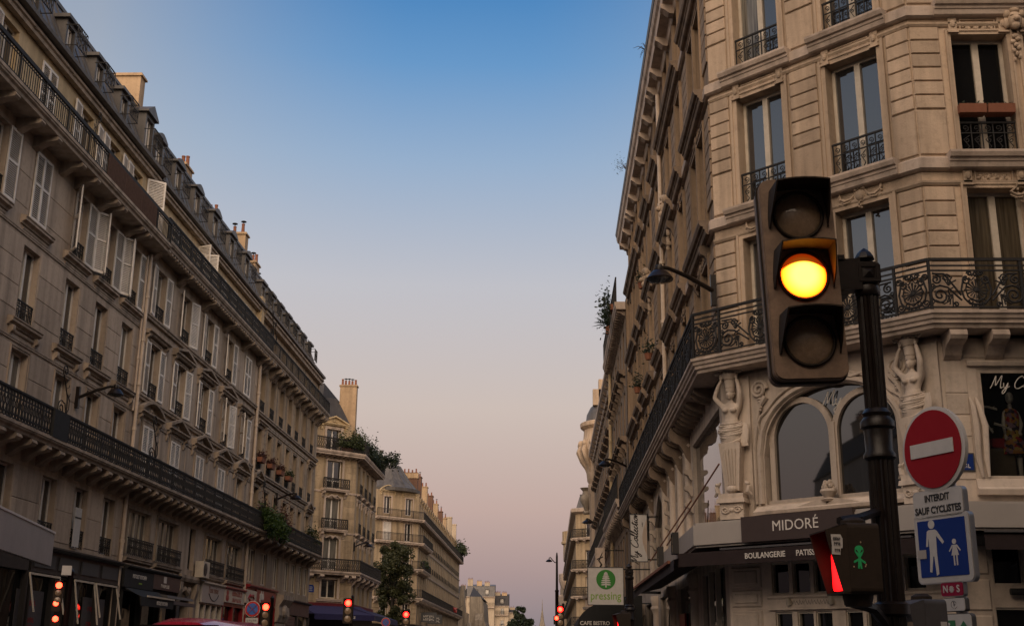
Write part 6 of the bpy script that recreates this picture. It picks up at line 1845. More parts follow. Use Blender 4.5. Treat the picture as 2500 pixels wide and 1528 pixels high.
R3Y0, R3Y1 = 54.6, 79.0
R3 = thing('apartment_building', 'dark ochre building with a bracketed eave and a pale drainpipe, second past the corner', 'building', T(3.0, R3Y0, 0), GRP)
F3 = FRy(R3Y1, 3.0); n = R3Y1 - R3Y0
cc = [56.5 + 2.2 * i for i in range(10)]
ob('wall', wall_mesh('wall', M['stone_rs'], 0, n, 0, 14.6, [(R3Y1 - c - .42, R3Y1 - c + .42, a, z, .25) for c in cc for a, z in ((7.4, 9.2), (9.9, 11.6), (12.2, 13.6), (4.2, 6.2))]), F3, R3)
core(R3, F3, 0, n, .02, 10, 0, 14.6, 'stone_rs')
for c in cc:
    for a, z in ((7.4, 9.2), (9.9, 11.6), (12.2, 13.6), (4.2, 6.2)): window(R3, F3, R3Y1 - c, a, z, .84, 2, .2, 'cream', 'glass', panes=False)
    for z in (9.5, 11.9): ledge(R3, F3, R3Y1 - c - .9, R3Y1 - c + .9, z, .26, .3, 'trim_rs')
ob('cornice', MB().prof([(0, 14.1), (-.1, 14.1), (-.14, 14.3), (-.36, 14.5), (-.36, 14.75), (0, 14.8)][::-1], 0, n).mesh('cornice', M['trim_r']), F3, R3)
for i in range(16): ob('console', corbel_mesh(.3, .5, .24, M['trim_rs']), F3 @ T(.5 + 1.55 * i, 0, 13.95), R3)
balcony(R3, F3, 0, n, 6.9, .45, .85, 'plain', .3, 'trim_r', 'iron_far', 1.5, [.3 + .9 * i for i in range(27)], .4, .24, .9)
pipe(R3, [(2.88, 55.4, .5), (2.88, 55.4, 14.0)], .07, 'plaster')

R4 = thing('corner_building', 'round turreted corner building with a carved bulging bay under a half dome', 'building', T(4.2, 80.0, 0))
cx, cyy = 4.15, 80.8
b = MB().lathe([(1.55, 0), (1.55, 4.6), (1.75, 4.7), (1.75, 5.3), (1.6, 5.4), (1.6, 5.9), (1.42, 6.0), (1.42, 12.2), (1.5, 12.3), (1.5, 12.9)], 26, (cx, cyy, 0))
ob('wall', b.mesh('wall', M['stone_r'], True), I4, R4)
ob('side_wall', MB().box(cx, cx + 9, cyy - 1.4, cyy + 12, 0, 16.6).mesh('side_wall', M['stone_r']), I4, R4)
b = MB().lathe([(1.42, 12.9), (1.55, 13.1), (1.6, 13.6), (1.72, 14.3), (1.95, 15.0), (2.0, 15.6), (1.8, 16.0), (1.75, 16.6), (2.0, 16.8), (2.02, 17.05), (1.95, 17.1), (1.5, 17.15)], 26, (cx, cyy, 0))
ob('bulging_bay', b.mesh('bulging_bay', M['stone_r'], True), I4, R4)
b = MB().lathe([(1.62, 17.15), (1.55, 17.7), (1.3, 18.2), (.9, 18.55), (0, 18.75)], 22, (cx, cyy, 0))
ob('dome', b.mesh('dome', M['zinc'], True), I4, R4)
for k in range(9):
    a = PI * (.62 + .11 * k)
    ob('carved_bracket', cached('tbr', lambda: MB().tube([(0, 0, 0), (-.12, 0, .5), (-.4, 0, 1.0), (-.62, 0, 1.6), (-.5, 0, 2.0), (-.34, 0, 1.8)], [.1, .16, .22, .26, .2, .12], 8).ball((-.55, 0, 2.1), (.22, .2, .26), 8, 6).mesh('carved_bracket', M['stone_r'], True)),
       T(cx + 1.45 * math.cos(a), cyy + 1.45 * math.sin(a), 13.5) @ RZ(a - PI), R4)
ob('parapet', MB().box(3.0, 3.6, 79.6, 80.2, 18.2, 19.3).box(3.4, 4.6, 79.6, 80.4, 18.2, 20.0).mesh('parapet', M['stone_r']), I4, R4)
ob('carved_panel', MB().box(2.7, 3.7, 79.28, 79.36, 5.5, 5.9).ball((3.3, 79.35, 8.9), (.35, .2, .9), 8, 6).ball((3.45, 79.35, 7.9), (.25, .18, .4), 8, 6).mesh('carved_panel', M['stone_r'], True), I4, R4)
for z in (4.6, 5.3):
    ob('ring_course', MB().lathe([(1.6, 0), (1.9, .05), (1.95, .2), (1.6, .25)], 26, (cx, cyy, z)).mesh('ring_course', M['trim_r'], True), I4, R4)
ob('window', MB().box(2.55, 2.6, 80.4, 81.2, 3.4, 4.5).box(3.05, 3.5, 79.2, 79.24, 3.1, 4.4).mesh('window', M['glass']), I4, R4)
un = thing('stone_urn', 'dark stone urn on the parapet left of the turret', 'urn', T(2.9, 92.0, 12.2))
ob('urn', MB().lathe([(.25, 0), (.3, .1), (.15, .25), (.3, .6), (.5, 1.0), (.5, 1.3), (.35, 1.5), (.3, 1.75), (.52, 2.0), (.3, 2.02)], 12).mesh('urn', M['church'], True), WM[un.name], un)

R5 = thing('apartment_building', 'cream building with stacked iron balconies beyond the turret', 'building', T(2.5, 108, 0), GRP)
F5c = T(2.45, 110.5, 0) @ RZ(-math.radians(32))
F5s = FRy(170, 2.45); n = 170 - 110.5
W5 = 3.2
za = [(4.4, 6.2), (7.0, 8.6), (9.4, 11.0), (12.2, 13.8)]
ob('wall', wall_mesh('wall', M['stone_4'], 0, W5, 0, 14.6, [(1.0, 1.9, a, z) for a, z in za]), F5c, R5)
ob('wall', wall_mesh('wall', M['stone_4'], 0, n, 0, 14.6, [(.8 + 2.4 * i, 1.6 + 2.4 * i, a, z) for i in range(24) for a, z in za]), F5s, R5)
core(R5, F5s, 0, n, .02, 9, 0, 14.6, 'stone_4')
for a, z in za:
    window(R5, F5c, 1.45, a, z, .9, 2, .18, 'white', 'glass')
    balcony(R5, F5c, -.1, W5, a - .28, .5, .75, 'fancy', .2, 'trim_r', 'iron_far', 1.05, [.3, 1.1, 2.0, 2.9], .3, .2)
    balcony(R5, F5s, 0, n, a - .28, .5, .75, 'plain', .2, 'trim_r', 'iron_far', 2.0, [], .3, .2)
    for i in range(24): window(R5, F5s, 1.2 + 2.4 * i, a, z, .8, 2, .18, 'white', 'glass', panes=False)
ob('cornice', MB().prof([(0, 14.3), (-.4, 14.5), (-.45, 14.8), (0, 14.9)][::-1], 0, n).mesh('cornice', M['trim_r']), F5s, R5)
ob('cornice', MB().prof([(0, 14.3), (-.4, 14.5), (-.45, 14.8), (0, 14.9)][::-1], -.2, W5).mesh('cornice', M['trim_r']), F5c, R5)
mansard(R5, F5c, -.1, W5, 14.8, 16.2, .2, 1.0, 'zinc', False, 4, .4)

R6 = thing('apartment_building', 'farthest building on the right with bulging balconies and a small tower', 'building', T(2.3, 178, 0), GRP)
F6 = FRy(260, 2.35); n = 260 - 178
ob('wall', wall_mesh('wall', M['stone_4'], 0, n, 0, 15.5, []), F6, R6)
core(R6, F6, 0, n, .02, 9, 0, 15.5, 'stone_4')
ob('wall', wall_mesh('wall', M['stone_4'], 0, 5, 0, 15.5, [(1.2, 2.1, a, a + 1.8) for a in (5, 8, 11)]), T(2.35, 177.98, 0), R6)
for a in (5, 8, 11): window(R6, T(2.35, 177.98, 0), 1.65, a, a + 1.8, .9, 2, .15, 'white', 'glass')
ob('tower', MB().lathe([(1.2, 15.4), (1.2, 17.6), (1.5, 17.8), (1.5, 18.1), (1.35, 18.2), (1.35, 19.6), (.2, 19.8)], 10, (3.3, 179, 0)).mesh('tower', M['stone_4']), I4, R6)
for j, (y, z) in enumerate(((180, 6.5), (186, 9.5), (181, 12.5), (200, 8), (214, 11), (196, 13.5))):
    ob('bay', MB().lathe([(.1, -1.4), (.5, -1.0), (.75, -.2), (.8, 0), (.8, 1.0), (.7, 1.1), (0, 1.15)], 10, (2.35, y, z)).mesh('bay', M['trim_r'], True), I4, R6)

# ================================================================== far end of the street
CH = thing('church', 'weathered stone church gable with a dark slate roof at the end of the left side', 'church', T(-13, 178, 0))
b = MB()
b.profy([(-16, 0), (-11.6, 0), (-11.6, 7.5), (-12.0, 7.7), (-12.1, 8.4), (-12.25, 11.4), (-12.7, 11.4), (-13.1, 8.6), (-13.9, 8.0), (-16, 8.0)], 174, 176)
b.profy([(-12.2, 0), (-9.2, 0), (-9.4, 5.5), (-9.9, 6.8), (-10.1, 9.6), (-10.5, 10.4), (-12.2, 10.4)], 186, 200)
ob('wall', b.mesh('wall', M['church']), I4, CH)
b = MB().add([(-16, 174.6, 8.0), (-12.9, 174.6, 8.0), (-12.9, 180, 11.6), (-16, 180, 11.6), (-16, 186, 8), (-12.9, 186, 8)], [(0, 1, 2, 3), (3, 2, 5, 4), (1, 5, 2)])
b.add([(-12.2, 186, 10.4), (-10.0, 186, 10.0), (-12.0, 192, 12.2), (-10.0, 198, 10.0), (-12.2, 198, 10.4)], [(0, 1, 2), (1, 3, 2), (3, 4, 2)])
ob('roof', b.mesh('roof', M['slate']), I4, CH)
for x, z in ((-11.4, 6.2), (-10.4, 7.9), (-11.0, 7.9)):
    ob('buttress', MB().prof([(0, 0), (-1.2, 0), (-1.0, z - 1), (-.3, z), (0, z)][::-1], x - .3, x + .3).mesh('buttress', M['church']), T(0, 186 if x > -11.3 else 174, 0), CH)

def far_house(lbl, x0, x1, y, zc, zt, mat, roofmat, wins, dorms, pots, tilt=0.0):
    h = thing('apartment_building', lbl, 'building', T(x0, y, 0), 'pale houses closing the street')
    F = T(x0, y, 0) @ RZ(tilt)
    w = x1 - x0
    ops = [(a - .55, a + .55, z, z + 1.9, .25) for a, z in wins]
    ob('wall', wall_mesh('wall', M[mat], 0, w, 0, zc, ops), F, h)
    core(h, F, 0, w, .02, 12, 0, zc, mat)
    for a, z in wins:
        window(h, F, a, z, z + 1.9, 1.1, 2, .2, 'white', 'glass')
        balcony(h, F, a - .8, a + .8, z - .2, .4, .8, 'plain', .15, 'trim_r', 'iron_far', 1.6, None)
    ob('cornice', MB().prof([(0, 0), (-.3, .1), (-.35, .3), (0, .4)][::-1], -.2, w + .2).mesh('cornice', M['trim_r']), F @ T(0, 0, zc - .2), h)
    mansard(h, F, 0, w, zc + .2, zt, -.1, 1.3, roofmat, False, 8, .9)
    for a in dorms: dormer(h, F, a, zc + .5, .1, 1.2, 1.9, 1.4, 'flat', roofmat, rail=True)
    for k, (a, n_, hh) in enumerate(pots): chimney(h, F @ T(a, 2.2, zt - .1), 1.7, .8, hh, n_, 'pale' if k % 2 == 0 else 'chimney')
    return h
K = 400 / 215
h1 = far_house('pale house with a wide grey zinc roof closing the street', -27.2, -18.0, 400, 20.4, 24.0, 'pale', 'zinc', [(1.5, 17.8), (4.2, 17.8), (6.0, 14.4), (6.0, 10.6), (6.0, 7.0), (2.0, 12.4)], [2.9, 6.7], [(1.0, 5, 2.2), (4.0, 4, 1.6), (6.6, 6, 1.2)])
balcony(h1, T(-27.2, 400, 0), 2.0, 9.2, 16.9, .8, 1.2, 'plain', .4, 'trim_r', 'iron_far', 1.8, None)
h2 = far_house('smaller cream house with a dark roof beside the far trees', -17.9, -13.4, 402, 17.6, 21.0, 'pale', 'slate', [(2.4, 15.0), (2.4, 11.2), (2.4, 7.2)], [2.3], [(.8, 6, 1.1), (3.0, 5, 1.0)])
balcony(h2, T(-17.9, 402, 0), 0, 4.5, 14.5, .8, 1.2, 'plain', .4, 'trim_r', 'iron_far', 1.5, None)
h3 = far_house('narrow low house between the cream house and the trees', -13.3, -11.2, 404, 15.5, 16.6, 'pale', 'slate', [(1.0, 12.0)], [], [(1.0, 2, .8)])
h4 = far_house('grey house showing behind the church roof', -29.6, -27.3, 404, 20.0, 22.8, 'pale', 'slate', [(1.0, 17.0)], [], [(.8, 5, 1.6)])
sp = thing('church_spire', 'thin distant spire beyond the trees', 'spire', T(-4, 700, 0))
ob('spire', MB().lathe([(2.2, 0), (2.2, 16), (2.0, 18), (1.2, 21), (.25, 28), (.1, 33), (0, 34)], 8).mesh('spire', M['church']), WM[sp.name], sp)

# block on the other side of the crossing, behind the camera, mirrored in the corner windows
bb = thing('apartment_building', 'grey block across the crossing behind the camera', 'building', T(28, -16, 0), 'buildings behind the crossing')
F = T(28, -16, 0) @ RZ(PI)
ops = [(3 * i + 1, 3 * i + 2, 4 + 3 * j, 5.9 + 3 * j) for i in range(19) for j in range(3)]
ob('wall', wall_mesh('wall', M['stone_l'], 0, 58, 0, 13, ops), F, bb)
core(bb, F, 0, 58, .02, 10, 0, 13, 'stone_l')
for o in ops: window(bb, F, (o[0] + o[1]) / 2, o[2], o[3], 1.0, 2, .15, 'white', panes=False)
mansard(bb, F, 0, 58, 13, 15.2, -.1, 1.0, 'zinc', False, 9, .5)
for i in range(5): chimney(bb, F @ T(6 + 11 * i, 2.5, 14.4), 1.6, .7, 2.2, 5)
cb = thing('apartment_building', 'row of grey houses down the cross street, left of the camera', 'building', T(XL, 7.5, 0), 'buildings behind the crossing')
F = T(XL, 4.0, 0) @ RZ(PI)
ops = [(1.2 + 2.4 * i, 2.2 + 2.4 * i, 4 + 3 * j, 5.8 + 3 * j) for i in range(17) for j in range(2)]
ob('wall', wall_mesh('wall', M['stone_l'], 0, 42, 0, 13.0, ops), F, cb)
core(cb, F, 0, 42, .02, 16, 0, 13.0, 'stone_l')
for o in ops: window(cb, F, (o[0] + o[1]) / 2, o[2], o[3], 1.0, 2, .15, 'white', panes=False)
mansard(cb, F, 0, 42, 13.0, 14.8, -.1, 1.0, 'slate', False, 12, .5)
for i, x in enumerate((1.2, 7.5, 9.5, 15, 22, 29, 36)): chimney(cb, F @ T(x, 1.6, 14.3), 1.6, .7, (2.6, 1.6, 2.2, 1.4, 1.8, 1.5, 1.6)[i], 5, 'pale' if i == 1 else 'chimney')

se = thing('apartment_building', 'unseen corner building across the cross street on the right, made tall to shade', 'building', T(XR + .3, 4.6, 0), 'buildings behind the crossing')  # out of view, height raised to keep light off the cross street face
F = T(30.4, 4.6, 0) @ RZ(PI)
ops = [(1.2 + 2.7 * i, 2.3 + 2.7 * i, 4 + 3 * j, 5.9 + 3 * j) for i in range(9) for j in range(4)]
ob('wall', wall_mesh('wall', M['stone_l'], 0, 27, 0, 20, ops), F, se)
for o in ops: window(se, F, (o[0] + o[1]) / 2, o[2], o[3], 1.1, 2, .15, 'white', panes=False)
F2_ = T(3.4, 4.6, 0) @ RZ(-PI / 2)
ops = [(1.2 + 2.7 * i, 2.3 + 2.7 * i, 4 + 3 * j, 5.9 + 3 * j) for i in range(12) for j in range(4)]
ob('wall', wall_mesh('wall', M['stone_l'], 0, 34, 0, 20, ops), F2_, se)
for o in ops: window(se, F2_, (o[0] + o[1]) / 2, o[2], o[3], 1.1, 2, .15, 'white', panes=False)
core(se, F, 0, 27, .02, 34, 0, 20, 'stone_l')
mansard(se, F, 0, 27, 20, 22, -.1, 1.0, 'zinc', False, 12, .5)
for i in range(3): chimney(se, F @ T(4 + 9 * i, 2.2, 21.4), 1.6, .7, 2.0, 5)
# ================================================================== street furniture
def visor_mesh(w, h, L, mat, k=16):
    """hood over a lens: open below, longest at the top"""
    pts = []
    for i in range(k + 1):
        t = -1 + 2 * i / k
        a = abs(t)
        if a > .55: x = 1.0; z = 1 - (a - .55) / .45 * 1.55
        else: x = a / .55; z = 1.0
        x = x if a > .55 else math.sin(a / .55 * PI / 2) ** .8
        z = (1.0 + .10 * (1 - x * x)) if a <= .55 else z
        pts.append((math.copysign(x, t) * w / 2 * (1 - .10 * max(0, z)), z * h))
    b = MB(); th = .006
    for i in range(k):
        q = []
        for j in (i, i + 1):
            x, z = pts[j]
            f = max(0.02, min(1, (z / h + .55) / 1.5)) ** .8
            q.append([(x, 0, z), (x * .97, -L * f, z - .012 * f), (x * (1 - 2 * th / w), 0, z - th * (1 if z > 0 else 0)), (x * .97 * (1 - 2 * th / w), -L * f, z - .012 * f - th * (1 if z > 0 else 0))])
        (a0, a1, a2, a3), (b0, b1, b2, b3) = q
        b.add([a0, b0, b1, a1, a2, b2, b3, a3], [(0, 3, 2, 1), (4, 5, 6, 7), (3, 7, 6, 2)])
    return b.mesh('visor', mat, True)

def rrect(w, h, r, n=5, cx=0, cz=0):
    p = []
    for sx, sz, a0 in ((1, 1, 0), (-1, 1, PI / 2), (-1, -1, PI), (1, -1, 1.5 * PI)):
        for i in range(n + 1):
            a = a0 + PI / 2 * i / n
            p.append((cx + sx * (w / 2 - r) + r * math.cos(a), cz + sz * (h / 2 - r) + r * math.sin(a)))
    return p[::-1]

def plate(name, w, h, r, t, mat, mw, parent, y=0.0):
    return ob(name, MB().profy(rrect(w, h, r), y, y + t).mesh(name, M[mat]), mw, parent)

def post_parts(p, mw, ztop, zneck, r=.047, low=.056):
    """cast iron post with flutes, neck rings, square head and acorn finial"""
    def fluted(r, z0, z1, n=16):
        return MB().profz([((r if k % 2 else r * .86) * math.cos(PI * k / n), (r if k % 2 else r * .86) * math.sin(PI * k / n)) for k in range(2 * n)], z0, z1)
    ob('shaft', fluted(r, zneck, ztop - .21).mesh('shaft', M['post']), mw, p)
    ob('shaft', fluted(low, .12, zneck).mesh('shaft', M['post']), mw, p)
    ob('neck_ring', MB().lathe([(low, -.19), (low * 1.2, -.18), (low * 1.2, -.165), (low * 1.02, -.15), (low * 1.05, -.06), (low * 1.28, -.05), (low * 1.28, -.025), (low, -.005), (low * 1.12, .01), (r * 1.02, .03)], 20, (0, 0, zneck)).mesh('neck_ring', M['post'], True), mw, p)
    ob('neck_ring', MB().lathe([(low, -.03), (low * 1.3, -.02), (low * 1.3, .02), (low, .03)], 20, (0, 0, 1.80)).mesh('neck_ring', M['post'], True), mw, p)
    ob('collar', MB().lathe([(r, -.045), (r * 1.12, -.04), (r * 1.2, -.02), (r * 1.12, 0), (r * .8, .01), (r * .6, .03)], 18, (0, 0, ztop - .18)).mesh('collar', M['post'], True), mw, p)
    b = MB(); z = ztop - .125; q = .048
    b.box(-q, q, -q, q, z - .045, z + .045)
    for a in range(4):
        m = RZ(a * PI / 2); i0 = len(b.v)
        for w_, y0, y1 in ((.044, -q - .006, -q), ):
            b.box(-w_, -w_ + .012, y0, y1, z - .04, z + .04); b.box(w_ - .012, w_, y0, y1, z - .04, z + .04); b.box(-w_ + .012, w_ - .012, y0, y1, z + .028, z + .04); b.box(-w_ + .012, w_ - .012, y0, y1, z - .04, z - .028)
        b.add([(-.026, -q - .001, z - .022), (.026, -q - .001, z - .022), (.026, -q - .001, z + .022), (-.026, -q - .001, z + .022), (0, -q - .016, z + .004)], [(0, 1, 4), (1, 2, 4), (2, 3, 4), (3, 0, 4)])
        b.xf(m, i0)
    b.box(-q * .8, q * .8, -q * .8, q * .8, z + .045, z + .055)
    ob('head_block', b.mesh('head_block', M['post']), mw, p)
    ob('finial', MB().lathe([(.022, -.072), (.02, -.064), (.03, -.058), (.044, -.05), (.043, -.042), (.032, -.022), (.016, -.006), (0, .006)], 8, (0, 0, ztop)).mesh('finial', M['post']), mw, p)
    ob('foot', MB().lathe([(.14, .12), (.14, .2), (.1, .3), (.1, .9), (.075, 1.0), (.06, 1.05)], 14).mesh('foot', M['post'], True), mw, p)

TS = thing('traffic_signal', 'large traffic light with its amber lamp lit, on a fluted black post', 'traffic light', T(1.40, 5.02, 0))
mwp = T(1.40, 5.02, 0)
post_parts(TS, mwp, 3.355, 2.60)
HC = T(1.103, 4.92, 3.197) @ RY(-0.03) @ S(.985, 1, 1.01)
hb_ = MB().profy(rrect(.322, .905, .045, 6), .012, .15).profy(rrect(.314, .897, .042, 6), 0, .012)
hd = ob('signal_head', hb_.mesh('signal_head', M['housing']), HC, TS)
ob('back_plate', MB().profy(rrect(.336, .92, .05, 6), .055, .075).mesh('back_plate', M['visor']), HC, hd)
vm_ = visor_mesh(.268, .112, .17, M['visor'])
lensm = cached('lens', lambda: MB().lathe([(0, .026), (.03, .024), (.06, .018), (.085, .008), (.1, 0), (.1, -.01)], 32).xf(RX(PI / 2)).mesh('lens', M['lens_off'], True))
lens_on = lensm.copy(); lens_on.materials.clear(); lens_on.materials.append(M['amber'])
ringm = cached('lensring', lambda: MB().lathe([(.1, 0), (.1, .012), (.108, .014), (.114, .006), (.114, 0)], 36).xf(RX(PI / 2)).mesh('lens_rim', M['visor'], True))
for i, z in enumerate((.275, .0, -.29)):
    l = ob('lens', lens_on if i == 1 else lensm, HC @ T(0, -.004, z), hd)
    ob('lens_rim', ringm, HC @ T(0, -.002, z), hd)
    ob('visor', vm_, HC @ T(0, -.001, z + .006), hd)
ob('bracket', MB().box(.15, .27, .05, .12, -.05, .09).box(.14, .2, .04, .14, .085, .105).box(.14, .2, .04, .14, -.08, -.06).mesh('bracket', M['post']), HC, TS)
def ped_signal(name, label, mw, sticker=None, lit=True, arm=None):
    t = thing(name, label, 'pedestrian light', mw, 'pedestrian lights on posts')
    b = MB().profy(rrect(.2, .27, .02, 3), .0, .125)
    ob('casing', b.mesh('casing', M['visor' if lit else 'grey_box']), mw, t)
    b = MB()
    x = .098
    for s in (-1, 1):
        v = [(s * x, 0, .13), (s * x, -.088, .105), (s * x, -.08, .06), (s * x, -.03, -.13), (s * x, 0, -.135)]
        b.add(v + [(q[0] - s * .006, q[1], q[2]) for q in v], [(0, 1, 2, 3, 4) if s > 0 else (4, 3, 2, 1, 0), (9, 8, 7, 6, 5) if s > 0 else (5, 6, 7, 8, 9), (0, 5, 6, 1), (1, 6, 7, 2), (2, 7, 8, 3)])
    b.add([(-x, 0, .132), (x, 0, .132), (x, -.088, .106), (-x, -.088, .106), (-x, 0, .126), (x, 0, .126), (x, -.088, .1), (-x, -.088, .1)], [(0, 3, 2, 1), (4, 5, 6, 7), (3, 7, 6, 2)])
    b.box(-x, x, -.03, 0, -.135, -.128)
    ob('visor', b.mesh('visor', M['visor' if lit else 'grey_box']), mw, t)
    ob('lens', MB().profy(rrect(.15, .15, .02, 4), -.012, .0).mesh('lens', M['redped' if lit else 'lens_off']), mw @ T(0, 0, -.045), t)
    ob('top_knob', MB().lathe([(.05, 0), (.05, .015), (.03, .028), (0, .03)], 12, (0, .06, .135)).mesh('top_knob', M['visor'], True), mw, t)
    ob('lower_cup', MB().lathe([(0, -.05), (.05, -.045), (.06, -.01), (.06, 0)], 12, (0, .06, -.135)).mesh('lower_cup', M['visor'], True), mw, t)
    if arm:
        ob('arm', MB().tube(arm, .02, 6).mesh('arm', M['post']), mw, t)
    return t
PMW = T(1.15, 4.79, 1.98) @ RZ(-math.radians(84))
inv = PMW.inverted()
pa = [tuple(inv @ Vector(q)) for q in ((1.16, 4.8, 2.13), (1.25, 4.86, 2.15), (1.36, 4.98, 2.19))]
PS = ped_signal('pedestrian_signal', 'red lit pedestrian light with a green alien sticker, low on the post', PMW, arm=pa)
pa = [tuple(inv @ Vector(q)) for q in ((1.17, 4.8, 1.82), (1.29, 4.9, 1.80), (1.34, 4.96, 1.76), (1.38, 5.0, 1.7))]
ob('arm', MB().tube(pa, .022, 6).mesh('arm', M['post']), PMW, PS)
M['alien'] = plain('sticker_green', (0.02, 0.42, 0.14), 0.5, var=0.1)
sm = PMW @ T(.1005, .04, .0) @ RZ(PI / 2) @ S(.72, 1, .72)
ag = MB()
ag.profy([(0, -.036), (.014, -.018), (.024, .004), (.022, .022), (.012, .032), (0, .035), (-.012, .032), (-.022, .022), (-.024, .004), (-.014, -.018)][::-1], -.0016, 0)
ag.profy([(-.007, -.03), (.007, -.03), (.009, -.06), (.012, -.088), (.003, -.088), (0, -.066), (-.004, -.088), (-.012, -.086), (-.009, -.06)][::-1], -.0016, 0)
ag.profy([(.006, -.034), (.03, -.05), (.034, -.058), (.028, -.062), (.006, -.046)], -.0016, 0); ag.profy([(-.006, -.034), (-.006, -.046), (-.028, -.058), (-.034, -.054), (-.03, -.046)], -.0016, 0)
st = ob('sticker', ag.mesh('sticker', M['alien']), sm @ T(0, 0, .03), PS)
ey = MB()
for s in (-1, 1): ey.profy([(s * .004, -.006), (s * .018, .004), (s * .02, .014), (s * .012, .01)][::-s], -.0026, -.0016)
ob('sticker_eyes', ey.mesh('sticker_eyes', M['black']), sm @ T(0, 0, .03), st)
sp_ = MB()
for q in ((.012, .052), (.03, -.075), (-.034, -.078), (.034, -.066)): sp_.ball((q[0], -.001, q[1]), (.004, .001, .005), 5, 4)
ob('sticker_spots', sp_.mesh('sticker_spots', M['plaster']), sm @ T(0, 0, .03), st)
wk = MB().profy([(-.022, -.04), (.012, -.042), (.014, -.018), (.022, -.016), (.024, .02), (.016, .036), (-.022, .036), (-.02, 0)][::-1], -.0016, 0)
wst = ob('paper_sticker', wk.mesh('paper_sticker', M['sign_white']), PMW @ T(.0995, -.046, .052) @ RZ(PI / 2), PS)
marks(wst, .03, .012, 'grey_box', WM[wst.name] @ T(0, -.002, .02), 4); marks(wst, .026, .012, 'grey_box', WM[wst.name] @ T(0, -.002, 0), 3); marks(wst, .022, .012, 'grey_box', WM[wst.name] @ T(0, -.002, -.025), 3)

# the sign post
SPX, SPY = 2.10, 6.26
NR = RZ(-math.radians(64))
SP = thing('sign_post', 'grey post carrying the no entry disc and the plates below it', 'post', T(SPX, SPY, 0))
ob('shaft', MB().lathe([(.03, .12), (.03, 2.75), (0, 2.76)], 12).mesh('shaft', M['chrome'], True), WM[SP.name], SP)
def sign(name, label, u, z, off=-.045):
    mw = T(SPX, SPY, z) @ NR @ T(u, off, 0)
    return thing(name, label, 'sign', mw, 'signs on the grey post'), mw
t, mw = sign('no_entry_sign', 'round red no entry sign with a white bar', -.04, 2.675)
ob('rim', MB().lathe([(0, 0), (.212, 0), (.224, .006), (.226, .03), (.205, .034), (0, .03)], 48).xf(RX(PI / 2) @ T(0, 0, -.017)).mesh('rim', M['sign_white'], True), mw, t)
ob('disc', MB().lathe([(.206, 0), (.206, .003), (0, .003)], 48).xf(RX(PI / 2) @ T(0, 0, .018)).mesh('disc', M['red_sign']), mw, t)
ob('bar', MB().box(-.155, .155, -.0265, -.0225, -.036, .038).mesh('bar', M['sign_white']), mw, t)
t, mw = sign('plate_sign', 'white rounded plate lettered INTERDIT SAUF CYCLISTES', -.045, 2.388)
plate('rim', .362, .152, .028, .03, 'chrome', mw, t, -.008); plate('plate', .352, .142, .026, .004, 'sign_white', mw, t, -.0125)
lettering(t, 'INTERDIT', .05, M['letter_dark'], mw @ T(0, -.0145, .031), .82, depth=.002, offset=.0012)
lettering(t, 'SAUF CYCLISTES', .05, M['letter_dark'], mw @ T(0, -.0145, -.031), .89, depth=.002, offset=.0012)
t, mw = sign('pedestrian_zone_sign', 'square blue sign with a white adult and a white child', -.035, 2.158)
plate('rim', .398, .352, .03, .03, 'chrome', mw, t, -.008); plate('plate', .388, .342, .028, .004, 'sign_white', mw, t, -.0125); plate('field', .335, .29, .004, .002, 'sign_blue', mw @ T(0, 0, .004), t, -.0148)
def figure(x, z, s, dress=False):
    b = MB()
    b.profy([(x + s * .13 * math.cos(a), z + s * (.84 + .13 * math.sin(a))) for a in [-2 * PI * i / 14 for i in range(14)]], -.0168, -.0150)
    if dress: body = [(-.1, .62), (-.28, .3), (-.36, .34), (-.22, .66), (-.1, .7), (.1, .7), (.22, .66), (.36, .34), (.28, .3), (.1, .62), (.22, .15), (-.22, .15)]
    else: body = [(-.2, .64), (-.13, .68), (.13, .68), (.2, .64), (.46, .3), (.4, .24), (.16, .5), (.14, .0), (.16, -.62), (.06, -.66), (.02, -.1), (-.02, -.1), (-.12, -.56), (-.2, -.54), (-.14, .0), (-.15, .46), (-.2, .2), (-.28, .2)]
    if dress:
        bb = [(-.11, .62), (-.34, .36), (-.38, .41), (-.16, .68), (.16, .68), (.38, .41), (.34, .36), (.11, .62), (.24, .18), (-.24, .18)]
        b.profy([(x + s * p, z + s * q) for p, q in bb][::1], -.0168, -.0150)
        for q in (-.12, .06): b.profy([(x + s * p, z + s * w) for p, w in ((q, -.3), (q + .08, -.3), (q + .08, .18), (q, .18))][::1], -.0168, -.0150)
    else: b.profy([(x + s * p, z + s * q) for p, q in body], -.0168, -.0150)
    return b
f1 = figure(-.065, -.02, .175); f2 = figure(.085, -.06, .105, True); f1.add(f2.v, f2.f)
ob('pictogram', f1.mesh('pictogram', M['sign_white']), mw, t)
ob('paper_sticker', MB().box(-.175, -.115, -.019, -.0172, -.045, .0).mesh('paper_sticker', M['grey_fascia']), mw, t)
t, mw = sign('plate_sign', 'small plum plate lettered N and S with a white star between', .0, 1.950)
plate('rim', .156, .072, .014, .026, 'chrome', mw, t, -.008); plate('plate', .15, .066, .013, .004, 'plum', mw, t, -.0122)
lettering(t, 'N', .05, M['sign_white'], mw @ T(-.042, -.0135, 0), .95, depth=.002, offset=.001); lettering(t, 'S', .05, M['sign_white'], mw @ T(.045, -.0135, 0), .95, depth=.002, offset=.001)
b = MB()
for k in range(6):
    a = PI * k / 6; b.bar((-.017 * math.cos(a), -.013, -.017 * math.sin(a)), (.017 * math.cos(a), -.013, .017 * math.sin(a)), .0035)
ob('star', b.mesh('star', M['sign_white']), mw, t)
t, mw = sign('plate_sign', 'small white plate with a faint clock emblem under the plum plate', .005, 1.874)
